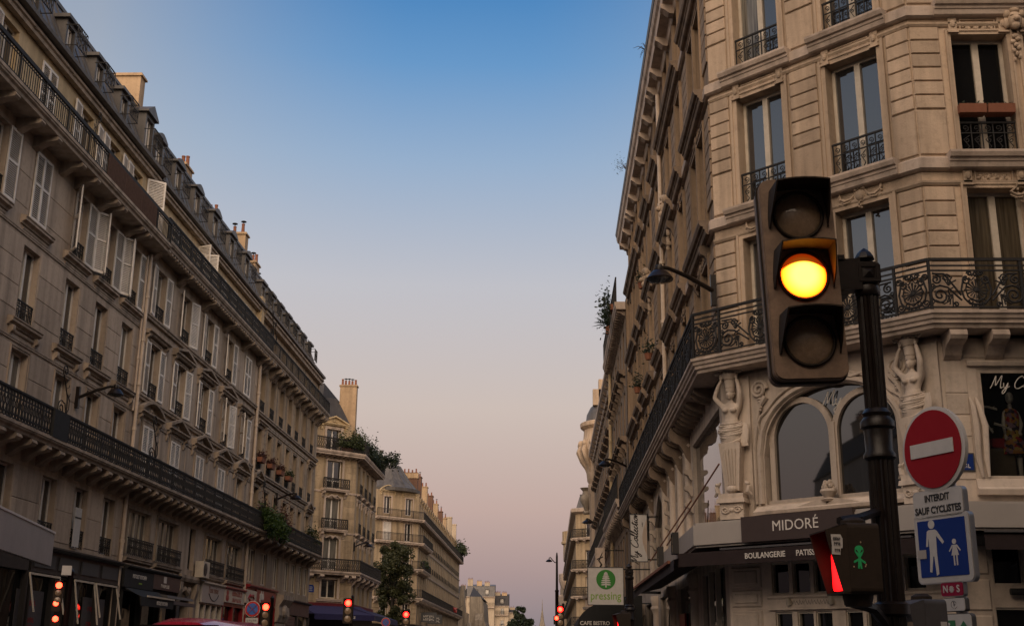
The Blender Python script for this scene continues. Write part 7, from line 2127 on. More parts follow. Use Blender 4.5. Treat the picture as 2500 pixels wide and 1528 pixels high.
plate('rim', .152, .068, .014, .026, 'dark_grey', mw, t, -.008); plate('plate', .146, .062, .012, .004, 'sign_white', mw, t, -.0122)
ob('emblem', MB().tube(arcpts(0, 0, .018, PI * .1, PI * 1.5, 10, -.0128), .0012, 4).bar((0, -.013, .014), (.002, -.013, -.004), .003).bar((.0, -.013, -.004), (.01, -.013, .0), .003).bar((.005, -.013, -.022), (.022, -.013, -.01), .0015).mesh('emblem', M['grey_box']), mw, t)
t, mw = sign('cycle_route_sign', 'white cycle route sign with a green panel and an upward arrow', .005, 1.735)
plate('rim', .222, .19, .02, .026, 'dark_grey', mw, t, -.008); plate('plate', .214, .182, .018, .004, 'sign_white', mw, t, -.0122)
ob('panel', MB().box(-.084, .0, -.0145, -.0126, -.06, .062).mesh('panel', M['sign_green']), mw, t)
ob('arrow', MB().profy([(.045, -.06), (.065, -.06), (.065, .02), (.08, .0), (.094, .012), (.055, .058), (.016, .012), (.03, .0), (.045, .02)], -.0145, -.0126).mesh('arrow', M['sign_green']), mw, t)
b = MB()
for x in (-.062, -.02): b.tube(arcpts(x, -.03, .02, 0, 2 * PI, 14, -.0152), .0025, 4, False)
b.bar((-.062, -.0152, -.03), (-.046, -.0152, .0), .004).bar((-.046, -.0152, .0), (-.02, -.0152, -.03), .004).bar((-.05, -.0152, .03), (-.046, -.0152, .0), .007).bar((-.05, -.0152, .03), (-.028, -.0152, .008), .005)
b.ball((-.043, -.0152, .043), (.008, .001, .008), 8, 5)
ob('pictogram', b.mesh('pictogram', M['sign_white']), mw, t)
PG = T(1.765, 5.98, 1.75) @ RZ(-math.radians(70))
inv = PG.inverted()
g = ped_signal('pedestrian_signal', 'grey unlit pedestrian light with a white sticker beside the sign post', PG, lit=False, arm=[tuple(inv @ Vector(q)) for q in ((2.0, 6.0, 1.62), (2.06, 6.15, 1.6), (2.1, 6.25, 1.6))])
ob('paper_sticker', MB().box(-.018, .018, -.001, 0, -.06, .03).mesh('paper_sticker', M['sign_white']), PG @ T(.1, .10, .0) @ RZ(PI / 2), g)
np_ = thing('street_name_plate', 'small dark blue street name plate behind the no entry sign', 'sign', FB @ T(.22, -.03, 4.5))
ob('plate', MB().box(-.22, .16, 0, .02, -.14, .14).mesh('plate', M['dark_grey']).copy(), WM[np_.name], np_)
ob('field', MB().box(-.2, .14, -.004, -.001, -.12, .12).mesh('field', M['sign_blue']), WM[np_.name], np_)
marks(np_, .26, .06, 'letter', WM[np_.name] @ T(-.03, -.005, -.06), 5)

# dress shop mannequin and the things round it
mq = FB @ T(1.22, .55, 4.27) @ S(1.28, 1.28, 1.28)
mn = thing('mannequin', 'white shop mannequin in a flowered dress behind the glass', 'mannequin', mq)
V = [(0, 0, .58), (0, 0, .70), (0, -.01, .84), (0, 0, .93), (0, -.01, .98), (-.075, 0, .88), (-.105, -.02, .72), (-.12, -.08, .58), (.075, 0, .88), (.12, .0, .72), (.06, -.1, .62), (-.045, 0, .52), (-.05, 0, .28), (-.05, 0, .04), (.045, 0, .52), (.055, 0, .28), (.055, 0, .04)]
Ed = [(0, 1), (1, 2), (2, 3), (3, 4), (2, 5), (5, 6), (6, 7), (2, 8), (8, 9), (9, 10), (0, 11), (11, 12), (12, 13), (0, 14), (14, 15), (15, 16)]
Rr = [(.075, .055), (.055, .042), (.065, .045), (.026, .026), (.024, .024), .03, .022, .016, .03, .022, .016, .045, .034, .022, .045, .034, .022]
def mex(b):
    b.ball((0, -.015, 1.05), (.048, .06, .072), 14, 10)
    for sx, q in ((-1, (-.122, -.09, .56)), (1, (.05, -.115, .61))):
        b.ball(q, (.016, .012, .022), 7, 5)
        for k in range(4): b.tube([(q[0] - .012 + .008 * k, q[1] - .004, q[2] - .012), (q[0] - .014 + .009 * k, q[1] - .012, q[2] - .045 - .004 * (k % 3))], .0045, 4)
        b.tube([(q[0] + .012 * -sx, q[1], q[2]), (q[0] + .026 * -sx, q[1] - .012, q[2] - .022)], .005, 4)
    for s in (-1, 1): b.ball((.05 * s, -.03, .02), (.024, .05, .02), 8, 5)
ob('body', skin_mesh(V, Ed, Rr, M['skin_white'], 2, mex), mq, mn)
m, nt, bs = new_mat('flowered_cloth')
vo = nd(nt, 'ShaderNodeTexVoronoi'); vo.inputs['Scale'].default_value = 26
tcn = nd(nt, 'ShaderNodeTexCoord'); nt.links.new(tcn.outputs['Object'], vo.inputs['Vector'])
rp = nd(nt, 'ShaderNodeValToRGB'); rp.color_ramp.interpolation = 'CONSTANT'
for i, (p_, c_) in enumerate(((0, (.02, .015, .03)), (.22, (.35, .16, .03)), (.42, (.3, .02, .03)), (.6, (.4, .28, .05)), (.78, (.2, .12, .16)))):
    e = rp.color_ramp.elements[i] if i < 2 else rp.color_ramp.elements.new(p_)
    e.position = p_; e.color = (*c_, 1)
sx_ = nd(nt, 'ShaderNodeSeparateXYZ'); nt.links.new(vo.outputs['Color'], sx_.inputs[0]); nt.links.new(sx_.outputs[0], rp.inputs[0]); nt.links.new(rp.outputs[0], bs.inputs['Base Color']); bs.inputs['Roughness'].default_value = .9
M['flower'] = m
ob('dress', MB().lathe([(.155, .34), (.15, .42), (.12, .56), (.088, .70), (.098, .78), (.1, .84), (.075, .90), (.05, .915)], 20).xf(S(1, .75, 1)).mesh('dress', M['flower'], True), mq, mn)
for i, (x, z, w, h, mt, lb) in enumerate(((.72, 4.83, .24, .09, 'terracotta', 'orange brown folded clothes in the dress shop window'), (.98, 4.84, .22, .14, 'red', 'red patterned bag beside the mannequin in the dress shop'))):
    o = ob('folded_clothes' if i == 0 else 'bag', MB().profy(rrect(w, h, .02, 3), 0, .25).mesh('cloth', M[mt]), FB @ T(x, .5, z + h / 2 - .02), None, None, lb, 'clothes' if i == 0 else 'bag')
for i, (x, z, a, lb) in enumerate(((.80, 5.42, -.15, 'white mannequin hand hanging under the lettering in the dress shop'), (.76, 5.14, -.9, 'white mannequin forearm low at the left of the dress shop window'), (1.0, 5.12, -.35, 'white mannequin arm reaching to the flowered dress'))):
    b = MB().tube([(-.13, 0, .0), (0, 0, .01), (.07, 0, 0)], [.022, .018, .016], 8).ball((.085, 0, 0), (.022, .012, .02), 8, 5)
    for k in range(4): b.tube([(.095, 0, -.014 + .009 * k), (.13, -.006, -.016 + .009 * k), (.15 - .006 * abs(k - 1), -.004, -.022 + .009 * k)], .005, 4)
    b.tube([(.08, 0, .015), (.1, -.01, .034)], .006, 4)
    ob('shop_prop', b.mesh('shop_prop', M['skin_white'], True), FB @ T(x, .35, z) @ RY(-a), None, None, lb, 'prop', 'loose mannequin arms in the dress shop')
for i in range(2):
    ob('cloth_strip', MB().tube([(0, 0, 1.25), (.03, -.03, 1.1), (.05 + .04 * i, -.03, .8), (.04 + .03 * i, -.02, .3), (.08, -.02, .02)], [.015, .04, .05, .045, .02], 8).mesh('cloth_strip', M['paint_stone'], True), FB @ T(.40 + .09 * i, -.03, 4.25), None, None,
       ('pale cloth strip tied beside the dress shop window, outer one', 'pale cloth strip tied beside the dress shop window, inner one')[i], 'cloth', 'cloth strips by the dress shop window')
for i, x in enumerate((.7, 1.16)):
    t = thing('flower_box', 'rust red flower box on an upper window rail, %s of two' % ('left' if i == 0 else 'right'), 'flower box', FB @ T(.80 + .47 * i + .1, -.02, 10.27), 'rust red flower boxes')
    ob('box', MB().prof([(-.1, 0), (.1, 0), (.12, .15), (-.12, .15)], -.22, .22).mesh('box', M['terracotta']), WM[t.name], t)
    ob('foliage', leaves(60, lambda: (rnd.uniform(-.2, .2), rnd.uniform(-.08, .08), .15 + rnd.uniform(0, .06)), (.02, .045)).mesh('foliage', M['leaf_d']), WM[t.name], t)

# wall lamps
def wall_lamp(lbl, base, head, r=.24, glass='M'):
    t = thing('wall_lamp', lbl, 'street lamp', T(*base), 'street lamps on wall arms')
    bx, hx = Vector(base), Vector(head)
    d = hx - bx
    ob('wall_plate', MB().box(-.05, .05, -.05, .05, -.28, .3).mesh('wall_plate', M['post']), T(*base), t)
    top = hx + Vector((0, 0, .2))
    ob('arm', MB().tube([bx, bx.lerp(top, .5) + Vector((0, 0, .06)), bx.lerp(top, .85) + Vector((0, 0, .05)), top], [.045, .04, .035, .03], 8).mesh('arm', M['post'], True), I4, t)
    ob('shade', MB().lathe([(.05, .24), (.07, .2), (.06, .14), (.12, .12), (r * .75, .06), (r, -.02), (r * .97, -.04), (r * .9, -.03)], 20).mesh('shade', M['post'], True), T(*head), t)
    ob('bowl', MB().lathe([(r * .9, -.03), (r * .6, -.075), (0, -.09)], 20).mesh('bowl', M['glass2'], True), T(*head), t)
    return t
wall_lamp('black street lamp on a wall arm over the scrolled low balcony, leftmost', (XL + .06, 30.45, 8.1), (-11.55, 30.5, 8.22), .22)
wall_lamp('black street lamp on a wall arm above the trailing green plants', (XL + .06, 54.3, 8.45), (-11.65, 54.2, 8.5), .26)
wall_lamp('black street lamp on the cream corner building, over its low balcony', (XL + .06, 76.95, 8.3), (-11.75, 77.6, 8.42), .3)
wall_lamp('large black street lamp with a gold edged arm on the sandstone corner', (3.0, 20.75, 8.05), (1.93, 19.75, 7.98), .24)
wall_lamp('black street lamp above the scrolled balcony on the right side', (2.95, 45.0, 8.6), (2.08, 44.0, 8.5), .26)
wall_lamp('black street lamp in front of the round turret', (2.7, 66, 8.5), (2.1, 66.0, 8.75), .3)
lp = thing('street_lamp', 'tall slim street lamp against the sky beside red lights', 'street lamp', T(.42, 66, 0))
ob('post', MB().lathe([(.12, .12), (.1, 1.0), (.095, 5.0), (.11, 5.02), (.11, 5.1), (.07, 5.12), (.055, 6.9), (.03, 7.1), (.0, 7.12)], 10).mesh('post', M['post'], True), WM[lp.name], lp)
ob('arm', MB().tube([(0, 0, 6.55), (-.12, 0, 6.58), (-.25, 0, 6.72), (-.36, 0, 6.85), (-.42, 0, 6.82), (-.43, 0, 6.72)], .025, 6).mesh('arm', M['post'], True), WM[lp.name], lp)
ob('shade', MB().lathe([(.04, .1), (.1, .08), (.18, 0), (.17, -.03), (0, -.05)], 14).mesh('shade', M['post'], True), WM[lp.name] @ T(-.43, 0, 6.64), lp)

# hanging signs on the right
def hang(lbl, x0, x1, y, z0, z1, cat='sign', xw=3.0):
    t = thing('hanging_sign', lbl, cat, T((x0 + x1) / 2, y, (z0 + z1) / 2), 'box signs hung over the right pavement')
    w, h = (x1 - x0) / 2, (z1 - z0) / 2
    mw = WM[t.name]
    ob('box', MB().box(-w, w, -.07, .07, -h, h).mesh('box', M['sign_white']), mw, t)
    ob('rim', MB().box(-w - .012, w + .012, -.085, .085, h, h + .015).box(-w - .012, w + .012, -.085, .085, -h - .015, -h).box(-w - .014, -w, -.085, .085, -h, h).box(w, w + .014, -.085, .085, -h, h).mesh('rim', M['dark_grey']), mw, t)
    ob('bracket', MB().bar((w, 0, h * .92), (xw - (x0 + x1) / 2, 0, h * .92), .035).bar((w, 0, -h * .92), (xw - (x0 + x1) / 2, 0, -h * .92), .035).mesh('bracket', M['black']), mw, t)
    return t, mw @ T(0, -.073, 0)
t, mw = hang('tall white box sign with My Collection written upwards', 2.23, 2.68, 33, 4.13, 5.39)
me = script_mesh('My Collection', .22, M['letter_dark'], .05, .3)
ob('lettering', me, mw @ T(.0 - .02, 0, -.02) @ RY(-PI / 2) @ S(1.1, 1, 1), t)
lettering(t, 'PARIS', .05, M['letter_dark'], mw @ T(.11, 0, .36) @ RY(-PI / 2), 1.0)
ob('panel', MB().profy([(.225, -.5), (.225, .5)] + [(.225 - .13 * math.sin(PI * i / 10), .5 - .1 * i) for i in range(1, 10)], -.004, 0).mesh('panel', M['trim_r']), mw, t)
t, mw = hang('square white box sign with a green tree disc, lettered pressing', 1.15, 2.19, 36, 3.10, 4.17)
ob('disc', MB().profy([(.285 * math.cos(-2 * PI * i / 32), .285 * math.sin(-2 * PI * i / 32)) for i in range(32)], -.004, 0).mesh('disc', M['leafgreen']), mw @ T(.01, 0, .19), t)
tr = MB().box(-.018, .018, -.009, -.0045, -.22, .1)
for k, (w_, z_) in enumerate(((.15, -.14), (.155, -.08), (.14, -.02), (.115, .04), (.10, .09), (.075, .14))):
    tr.profy([(-w_, z_ - .012), (-w_ * .6, z_ - .022), (0, z_ - .008), (w_ * .6, z_ - .022), (w_, z_ - .012), (w_ * .8, z_ + .012), (w_ * .2, z_ + .032), (-w_ * .2, z_ + .032), (-w_ * .8, z_ + .012)], -.008, -.0045)
tr.profy([(-.06, .16), (.06, .16), (.045, .2), (0, .235), (-.045, .2)], -.008, -.0045)
ob('tree_emblem', tr.mesh('tree_emblem', M['sign_white']), mw @ T(.01, 0, .18), t)
lettering(t, 'pressing', .33, M['lime'], mw @ T(0, 0, -.29), .84, offset=.001)
t = thing('hanging_sign', 'grey box sign with a dark brush mark, above the pressing sign', 'sign', T(2.02, 48, 5.2), 'box signs hung over the right pavement')
ob('box', MB().box(-.19, .19, -.07, .07, -.6, .6).mesh('box', M['trim_r']), WM[t.name], t)
ob('emblem', MB().tube([(-.1, -.075, -.3), (.06, -.075, -.05), (-.05, -.075, .1), (.1, -.075, .42)], [.012, .04, .03, .012], 5).tube([(-.12, -.075, .15), (.12, -.075, .25)], .022, 5).mesh('emblem', M['letter_dark']), WM[t.name], t)
ob('bracket', MB().bar((.19, 0, .5), (.95, 0, .5), .04).mesh('bracket', M['black']), WM[t.name], t)
aw = thing('awning', 'black rounded awning lettered CAFE BISTRO', 'awning', T(1.3, 38, 2.6))
b = MB()
pf = [(math.cos(PI / 2 * i / 8), math.sin(PI / 2 * i / 8)) for i in range(9)]
for k in range(8):
    (ca, sa), (cb_, sb_) = pf[k], pf[k + 1]
    b.add([(2.9 - 2.0 * ca, 38, 2.62 + .85 * sa), (2.9 - 2.0 * ca, 46, 2.62 + .85 * sa), (2.9 - 2.0 * cb_, 46, 2.62 + .85 * sb_), (2.9 - 2.0 * cb_, 38, 2.62 + .85 * sb_)], [(0, 3, 2, 1), (0, 1, 2, 3)][:1])
    b.add([(2.9, 38, 2.62), (2.9 - 2.0 * ca, 38, 2.62 + .85 * sa), (2.9 - 2.0 * cb_, 38, 2.62 + .85 * sb_)], [(0, 1, 2)])
b.add([(.9, 38, 2.62), (2.9, 38, 2.62), (2.9, 38, 2.36), (.9, 38, 2.36), (.9, 46, 2.62), (.9, 46, 2.36)], [(0, 3, 2, 1), (0, 4, 5, 3)])
ob('canopy', b.mesh('canopy', M['black']), I4, aw)
lettering(aw, 'CAFE BISTRO', .16, M['letter'], T(1.42, 37.985, 2.62), .98, offset=.004)

# signals and signs along the street
def simple_signal(lbl, x, y, z, n=1, ang=0.0, r=.13, zb=0.0, extra=()):
    t = thing('traffic_signal', lbl, 'traffic light', T(x, y, 0), 'distant red traffic lights')
    F = T(x, y, z) @ RZ(ang)
    ob('post', MB().lathe([(.07, .12), (.06, 1), (.055, z + .25), (.07, z + .27), (0, z + .36)], 8).mesh('post', M['post'], True), T(x, y, 0) @ T(.16, .12, 0), t)
    ob('signal_head', MB().profy(rrect(r * 2.9, r * 7.4, .05, 3), 0, .16).mesh('signal_head', M['visor']), F @ T(0, 0, -r * 2.3), t)
    m = MB().lathe([(0, .02), (r * .7, .012), (r, 0)], 16).xf(RX(PI / 2) @ S(r / r, 1, 1))
    ob('lens', m.mesh('lens', M['redlit_far'], True), F @ T(0, -.004, 0), t)
    for k in (1, 2):
        ob('lens', MB().lathe([(0, .02), (r * .7, .012), (r, 0)], 12).xf(RX(PI / 2)).mesh('lens', M['lens_off'], True), F @ T(0, -.004, -r * 2.35 * k), t)
    ob('visor', visor_mesh(r * 2.5, r * 1.2, .16, M['visor'], 10), F @ T(0, -.001, .02), t)
    for dx, dz, rr in extra:
        ob('repeater', MB().profy(rrect(rr * 3, rr * 4, .02, 2), 0, .1).mesh('repeater', M['visor']), F @ T(dx, 0, dz - rr), t)
        ob('lens', MB().lathe([(0, .015), (rr * .7, .01), (rr, 0)], 12).xf(RX(PI / 2)).mesh('lens', M['redlit_far'], True), F @ T(dx, -.004, dz), t)
    return t
simple_signal('red traffic light beside the no stopping sign on the left pavement', -8.72, 37.2, 3.0, ang=.5, r=.1)
simple_signal('red traffic light glowing in front of the blue awning', -8.5, 51.2, 3.72, ang=.2, r=.14)
simple_signal('red traffic light at the plaza tree, farther down the left side', -8.5, 72.2, 3.95, ang=.1, r=.17)
simple_signal('red traffic light under the tall slim street lamp on the right', .60, 65.8, 4.08, r=.15, extra=((-.2, -.46, .11),))
t = simple_signal('narrow traffic light with three red lamps in front of the dark left shop', -9.5, 23.2, 2.85, ang=.35, r=.06, extra=((-.02, -.34, .05), (-.0, -.63, .055)))
ob('number_plate', MB().box(-.09, .09, -.02, 0, -.09, .09).mesh('number_plate', M['sign_white']), T(-9.36, 23.15, 3.13) @ RZ(.3), t)
M['red_ring'] = plain('lit_sign_red', (0.5, 0.02, 0.015), 0.5, var=0.05)  # no stopping sign colours brightened, red lamp light on them painted in
M['sign_blue_lit'] = plain('lit_sign_blue', (0.05, 0.13, 0.42), 0.4, var=0.05)
def no_stop(lbl, x, y, z, plates):
    t = thing('no_stopping_sign', lbl, 'sign', T(x, y, 0), 'no stopping signs')
    F = T(x, y, z)
    ob('shaft', MB().lathe([(.035, .12), (.035, z + .2)], 8).mesh('shaft', M['chrome'], True), T(x, y + .05, 0), t)
    ob('rim', MB().lathe([(0, 0), (.235, 0), (.24, .02), (0, .024)], 28).xf(RX(PI / 2)).mesh('rim', M['sign_white'], True), F, t)
    ob('ring', MB().lathe([(.225, 0), (.225, .004), (0, .004)], 28).xf(RX(PI / 2) @ T(0, 0, .024)).mesh('ring', M['red_ring']), F, t)
    ob('disc', MB().lathe([(.17, 0), (.17, .004), (0, .004)], 28).xf(RX(PI / 2) @ T(0, 0, .029)).mesh('disc', M['sign_blue_lit']), F, t)
    ob('cross', MB().bar((-.13, -.036, -.13), (.13, -.036, .13), .045, .006).bar((.13, -.036, -.13), (-.13, -.036, .13), .045, .005).mesh('cross', M['red_ring']), F, t)
    for k in range(plates):
        p = ob('plate', MB().profy(rrect(.38, .16, .02, 3), -.02, .0).mesh('plate', M['sign_white']), F @ T(0, 0, -.34 - .19 * k), t)
        if k == 0: marks(p, .3, .05, 'letter_dark', F @ T(0, -.022, -.34), 5)
    return t
no_stop('round blue and red no stopping sign with two white plates by the red shop', -9.0, 36.7, 2.92, 2)
no_stop('round blue and red no stopping sign in front of the far blue awning', -8.5, 63.3, 3.26, 1)
dp = thing('signal_post', 'dark fluted post with a finial in front of the pressing sign', 'post', T(1.15, 17.4, 0))
post_parts(dp, WM[dp.name], 2.9, 2.3, .055, .065)
PB = T(1.0, 17.3, 2.08) @ RZ(-math.radians(75))
ped_signal('pedestrian_signal', 'dark pedestrian light at the foot of the pressing sign', PB, lit=True)

# red van passing on the far lane
vn = thing('van', 'dark red van roof passing at the bottom edge on the left', 'van', T(-6.25, 20.5, 0))
V0 = T(-6.25, 20.5, 0)
def body_sec(y, zt, wt):
    return [(-.95, y, .35), (-.98, y, 1.1), (-.9, y, 1.55), (-wt * .86, y, zt - .1), (-wt * .45, y, zt - .012), (0, y, zt), (wt * .45, y, zt - .012), (wt * .86, y, zt - .1), (.9, y, 1.55), (.98, y, 1.1), (.95, y, .35)]
secs = [body_sec(0, 2.12, .66), body_sec(.5, 2.2, .7), body_sec(3.0, 2.2, .7), body_sec(3.7, 2.22, .74), body_sec(4.4, 1.3, .8), body_sec(4.9, 1.1, .8)]
b = MB(); k = 11
b.add([p for s in secs for p in s], [(i * k + j, i * k + j + 1, (i + 1) * k + j + 1, (i + 1) * k + j) for i in range(5) for j in range(10)] + [tuple(range(k - 1, -1, -1)), tuple(5 * k + j for j in range(k))])
ob('body', b.mesh('body', M['van'], True), V0, vn)
ob('rear_window', MB().profy(rrect(1.4, .5, .06, 3), -.015, .01).mesh('rear_window', M['blackglass']), V0 @ T(0, 0, 1.82), vn)
for s in (-1, 1):
    ob('tail_lamp', MB().box(-.06, .06, -.03, .01, -.2, .2).mesh('tail_lamp', M['red']), V0 @ T(s * .84, 0, 1.1), vn)
    ob('side_window', MB().box(-.01, .01, 2.2, 3.2, -.25, .2).mesh('side_window', M['blackglass']), V0 @ T(s * .93, 0, 1.7), vn)
    for y in (.9, 3.8):
        w = ob('wheel', MB().lathe([(.2, -.1), (.33, -.1), (.35, -.06), (.35, .06), (.33, .1), (.2, .1)], 18).xf(RY(PI / 2)).mesh('wheel', M['rubber'], True), V0 @ T(s * .88, y, .35), vn)
        ob('hub', MB().lathe([(0, -.08), (.2, -.09), (.21, .09), (0, .08)], 14).xf(RY(PI / 2)).mesh('hub', M['chrome']), V0 @ T(s * .88, y, .35), w)
ob('bumper', MB().box(-.95, .95, -.1, .02, .35, .6).mesh('bumper', M['rubber']), V0, vn)

# ================================================================== plants and trees
def tree(lbl, x, y, h, crown_c, crown_r, n, size, lm='leaf', seed=1, group='trees in the street', trunk_r=.16, name='tree'):
    r = random.Random(seed)
    t = thing(name, lbl, 'tree', T(x, y, 0), group)
    cz = crown_c
    br = MB()
    pts = [Vector((0, 0, 0)), Vector((.08, .05, h * .2)), Vector((-.05, .02, h * .45)), Vector((.05, 0, h * .75)), Vector((0, 0, h * .93))]
    br.tube(pts, [trunk_r * 1.3, trunk_r, trunk_r * .75, trunk_r * .4, trunk_r * .15], 8)
    ob('trunk', br.mesh('trunk', M['bark'], True), WM[t.name], t)
    clumps = []
    lm_ = MB()
    for k in range(80):
        a = r.uniform(0, 2 * PI); q = r.random() ** .5; e = r.uniform(-1, 1)
        c = Vector((math.cos(a) * q * crown_r[0], math.sin(a) * q * crown_r[1], e * crown_r[2])) * .9
        f = 1 - .45 * abs(e) ** 2
        c = Vector((c.x * f, c.y * f, c.z))
        clumps.append((c + Vector((0, 0, cz)), r.uniform(.12, .34) * min(crown_r)))
        if k % 5 == 0:
            z0 = max(h * .25, c.z + cz - crown_r[2] * .5)
            lm_.tube([(0, 0, z0), (c.x * .45, c.y * .45, (z0 + c.z + cz) / 2 + .1), (c.x, c.y, c.z + cz)], [trunk_r * .35, trunk_r * .2, .012], 5)
    ob('limb', lm_.mesh('limb', M['bark']), WM[t.name], t)
    def fn():
        c, s = clumps[int(r.random() * len(clumps))]
        d = Vector((r.gauss(0, 1), r.gauss(0, 1), r.gauss(0, 1))).normalized() * s * (r.random() ** .45)
        return c + d
    ob('crown', leaves(n, fn, size, .2, r).mesh('crown', M[lm]), WM[t.name], t)
    return t
tree('round leafy tree on the plaza in front of the domed building', -13.45, 104, 11.0, 7.7, (1.9, 2.0, 3.5), 17000, (.08, .17), 'leaf_y', 3, trunk_r=.2)
tree('tall pointed dark tree at the end of the street', -7.2, 300, 13.5, 8.2, (2.0, 2.2, 5.6), 3800, (.3, .55), 'leaf_d', 5, 'trees at the end of the street')
tree('lower dark tree left of the pointed one at the end of the street', -9.2, 297, 10.5, 6.4, (1.6, 1.8, 4.2), 2600, (.3, .55), 'leaf_d', 6, 'trees at the end of the street')
tree('broad low dark tree nearest the far spire', -5.0, 302, 11.2, 6.4, (1.9, 2.0, 4.4), 3200, (.3, .55), 'leaf_d', 8, 'trees at the end of the street')
tree('small far bush under the thin spire', -1.4, 330, 5.5, 3.2, (1.3, 1.3, 2.3), 900, (.3, .5), 'leaf_d', 9, 'trees at the end of the street', name='tree')

def plant(lbl, mw, n, fn, size, lm, cat='plant', group='plants on the balconies', stems=None, name='balcony_plant'):
    t = thing(name, lbl, cat, mw, group)
    ob('foliage', leaves(n, fn, size, .25).mesh('foliage', M[lm]), mw, t)
    if stems: ob('stem', stems.mesh('stem', M['bark']), mw, t)
    ob('pot', cached('planter', lambda: MB().prof([(-.1, 0), (.1, 0), (.13, .22), (-.13, .22)], -.4, .4).mesh('pot', M['terracotta'])), mw @ T(0, .12, -.1), t)
    return t
g = rnd.gauss
F3L = FL(L3Y)
def drape(w, up, dn, d=.16):
    def fn():
        x = rnd.uniform(-w, w); q = rnd.random()
        if q < .45: return (x, g(0, .12), abs(g(0, up)))
        return (x * .92 + .05 * math.sin(x * 9), -.12 - abs(g(0, d)) , -rnd.random() ** .8 * dn * (.55 + .45 * math.sin(x * 5 + 1)))
    return fn
plant('bright green plant trailing over the low balcony, nearest of two', F3L @ T(.55, -.62, 7.05), 1500, drape(.85, .25, .8), (.05, .11), 'leaf_b')
plant('bright green plant trailing over the low balcony, second of two', F3L @ T(2.75, -.62, 7.05), 1700, drape(1.0, .25, .8), (.05, .11), 'leaf_b')
plant('russet twiggy shrub on the low balcony past the green trailing plants', F3L @ T(5.3, -.35, 7.1), 700, lambda: (g(0, .5), g(0, .15), abs(g(0, .5))), (.04, .08), 'leaf_r')
plant('small round green bush at the far end of the low balcony', F3L @ T(11.6, -.4, 7.2), 420, lambda: (g(0, .22), g(0, .18), .25 + g(0, .22)), (.05, .1), 'leaf')
plant('reddish shrub between the trailing plants and the lamp', F3L @ T(1.7, -.2, 7.2), 400, lambda: (g(0, .4), g(0, .12), .2 + abs(g(0, .3))), (.04, .08), 'leaf_r')
for i, c in enumerate(c3[:4]):
    t = thing('flower_pot', ('red flower pot at the first window beside the drainpipe', 'orange flower pot at the second upper window', 'orange flower pot at the third upper window', 'green potted plant at the fourth upper window')[i], 'flower pot', F3L @ T(c - L3Y, -.16, 9.55), 'flower pots at the upper windows')
    ob('pot', MB().prof([(-.1, 0), (.1, 0), (.13, .2), (-.13, .2)], -.34, .34).mesh('pot', M['terracotta']), WM[t.name], t)
    ob('foliage', leaves(220, lambda: (rnd.uniform(-.36, .36), g(0, .1), .22 + abs(g(0, .12))), (.04, .08)).mesh('foliage', M['leaf' if i == 3 else 'leaf_r']), WM[t.name], t)
FC4 = chamfer_frame(XL, 76.7, 3.7); FS4 = FL(76.7)
plant('dense green bush along the corner terrace rail of the cream building', FC4 @ T(2.7, -.45, 14.4), 1600, lambda: (rnd.uniform(-.9, 1.1), g(0, .14), .1 + abs(g(0, .32))), (.06, .12), 'leaf', 'bush')
plant('high green bush behind the corner of the leafy terrace', FS4 @ T(.8, .0, 14.8), 1500, lambda: (g(0, .8), g(0, .25), .2 + g(0, .35)), (.06, .12), 'leaf', 'bush')
plant('long green hedge in planters on the street side of the leafy terrace', FS4 @ T(4.5, -.5, 14.5), 2600, lambda: (rnd.uniform(-3, 3), g(0, .2), abs(g(0, .5)) - .2), (.07, .14), 'leaf_d', 'hedge')
sb = MB().tube([(0, 0, 0), (.3, -.3, .7), (.7, -.7, 1.2), (1.1, -1.1, 1.35)], [.05, .04, .03, .01], 5)
plant('leaning small tree overhanging the leafy terrace', FS4 @ T(6.6, -.5, 14.3), 800, lambda: (rnd.uniform(.2, 1.3), -rnd.uniform(.2, 1.3) + g(0, .1), .7 + g(0, .25)), (.07, .13), 'leaf_d', 'tree', stems=sb)
plant('bush at the far top corner of the long domed building', FL(115) @ T(50.5, -.5, 14.9), 900, lambda: (g(0, 1.6), g(0, .3), .2 + abs(g(0, .7))), (.14, .26), 'leaf', 'bush')
plant('leafy window plants on the long domed building, over its corner balcony', FL(115) @ T(3.0, -.45, 9.9), 250, lambda: (rnd.uniform(-2, 2), g(0, .15), abs(g(0, .3))), (.1, .18), 'leaf', 'bush')
F2R = FRy(54.6, 2.95)
plant('thin leafy climber on the top balcony rail, first plant beyond the eave', F2R @ T(54.6 - 46.3, -.5, 15.2), 420, lambda: (g(0, .5), -abs(g(0, .2)), g(0, .42)), (.05, .11), 'leaf_d', stems=MB().tube([(0, 0, -.4), (.1, -.15, .1), (0, -.25, .5)], .012, 4).tube([(.3, 0, -.4), (.35, -.2, .0), (.5, -.3, .35)], .01, 4))
yu = thing('yucca', 'spiky yucca on the top balcony rail against the sky', 'plant', F2R @ T(54.6 - 48.6, -.42, 15.0), 'plants on the balconies')
b = MB()
for k in range(46):
    a = rnd.uniform(0, 2 * PI); e = rnd.uniform(-.35, 1.3); L = rnd.uniform(.5, .8)
    d = Vector((math.cos(a) * math.cos(e), math.sin(a) * math.cos(e), math.sin(e))); s = d.cross(Vector((0, 0, 1))).normalized() * .035
    b.add([tuple(-s), tuple(s), tuple(d * L * .6 + s * .8), tuple(d * L + Vector((0, 0, -.05))), tuple(d * L * .6 - s * .8)], [(0, 1, 2, 3, 4)])
ob('leaf_rosette', b.xf(T(0, 0, .25)).mesh('leaf_rosette', M['leaf_d']), WM[yu.name], yu)
ob('pot', MB().lathe([(.12, -.2), (.17, .12), (.15, .12)], 10).mesh('pot', M['terracotta']), WM[yu.name], yu)
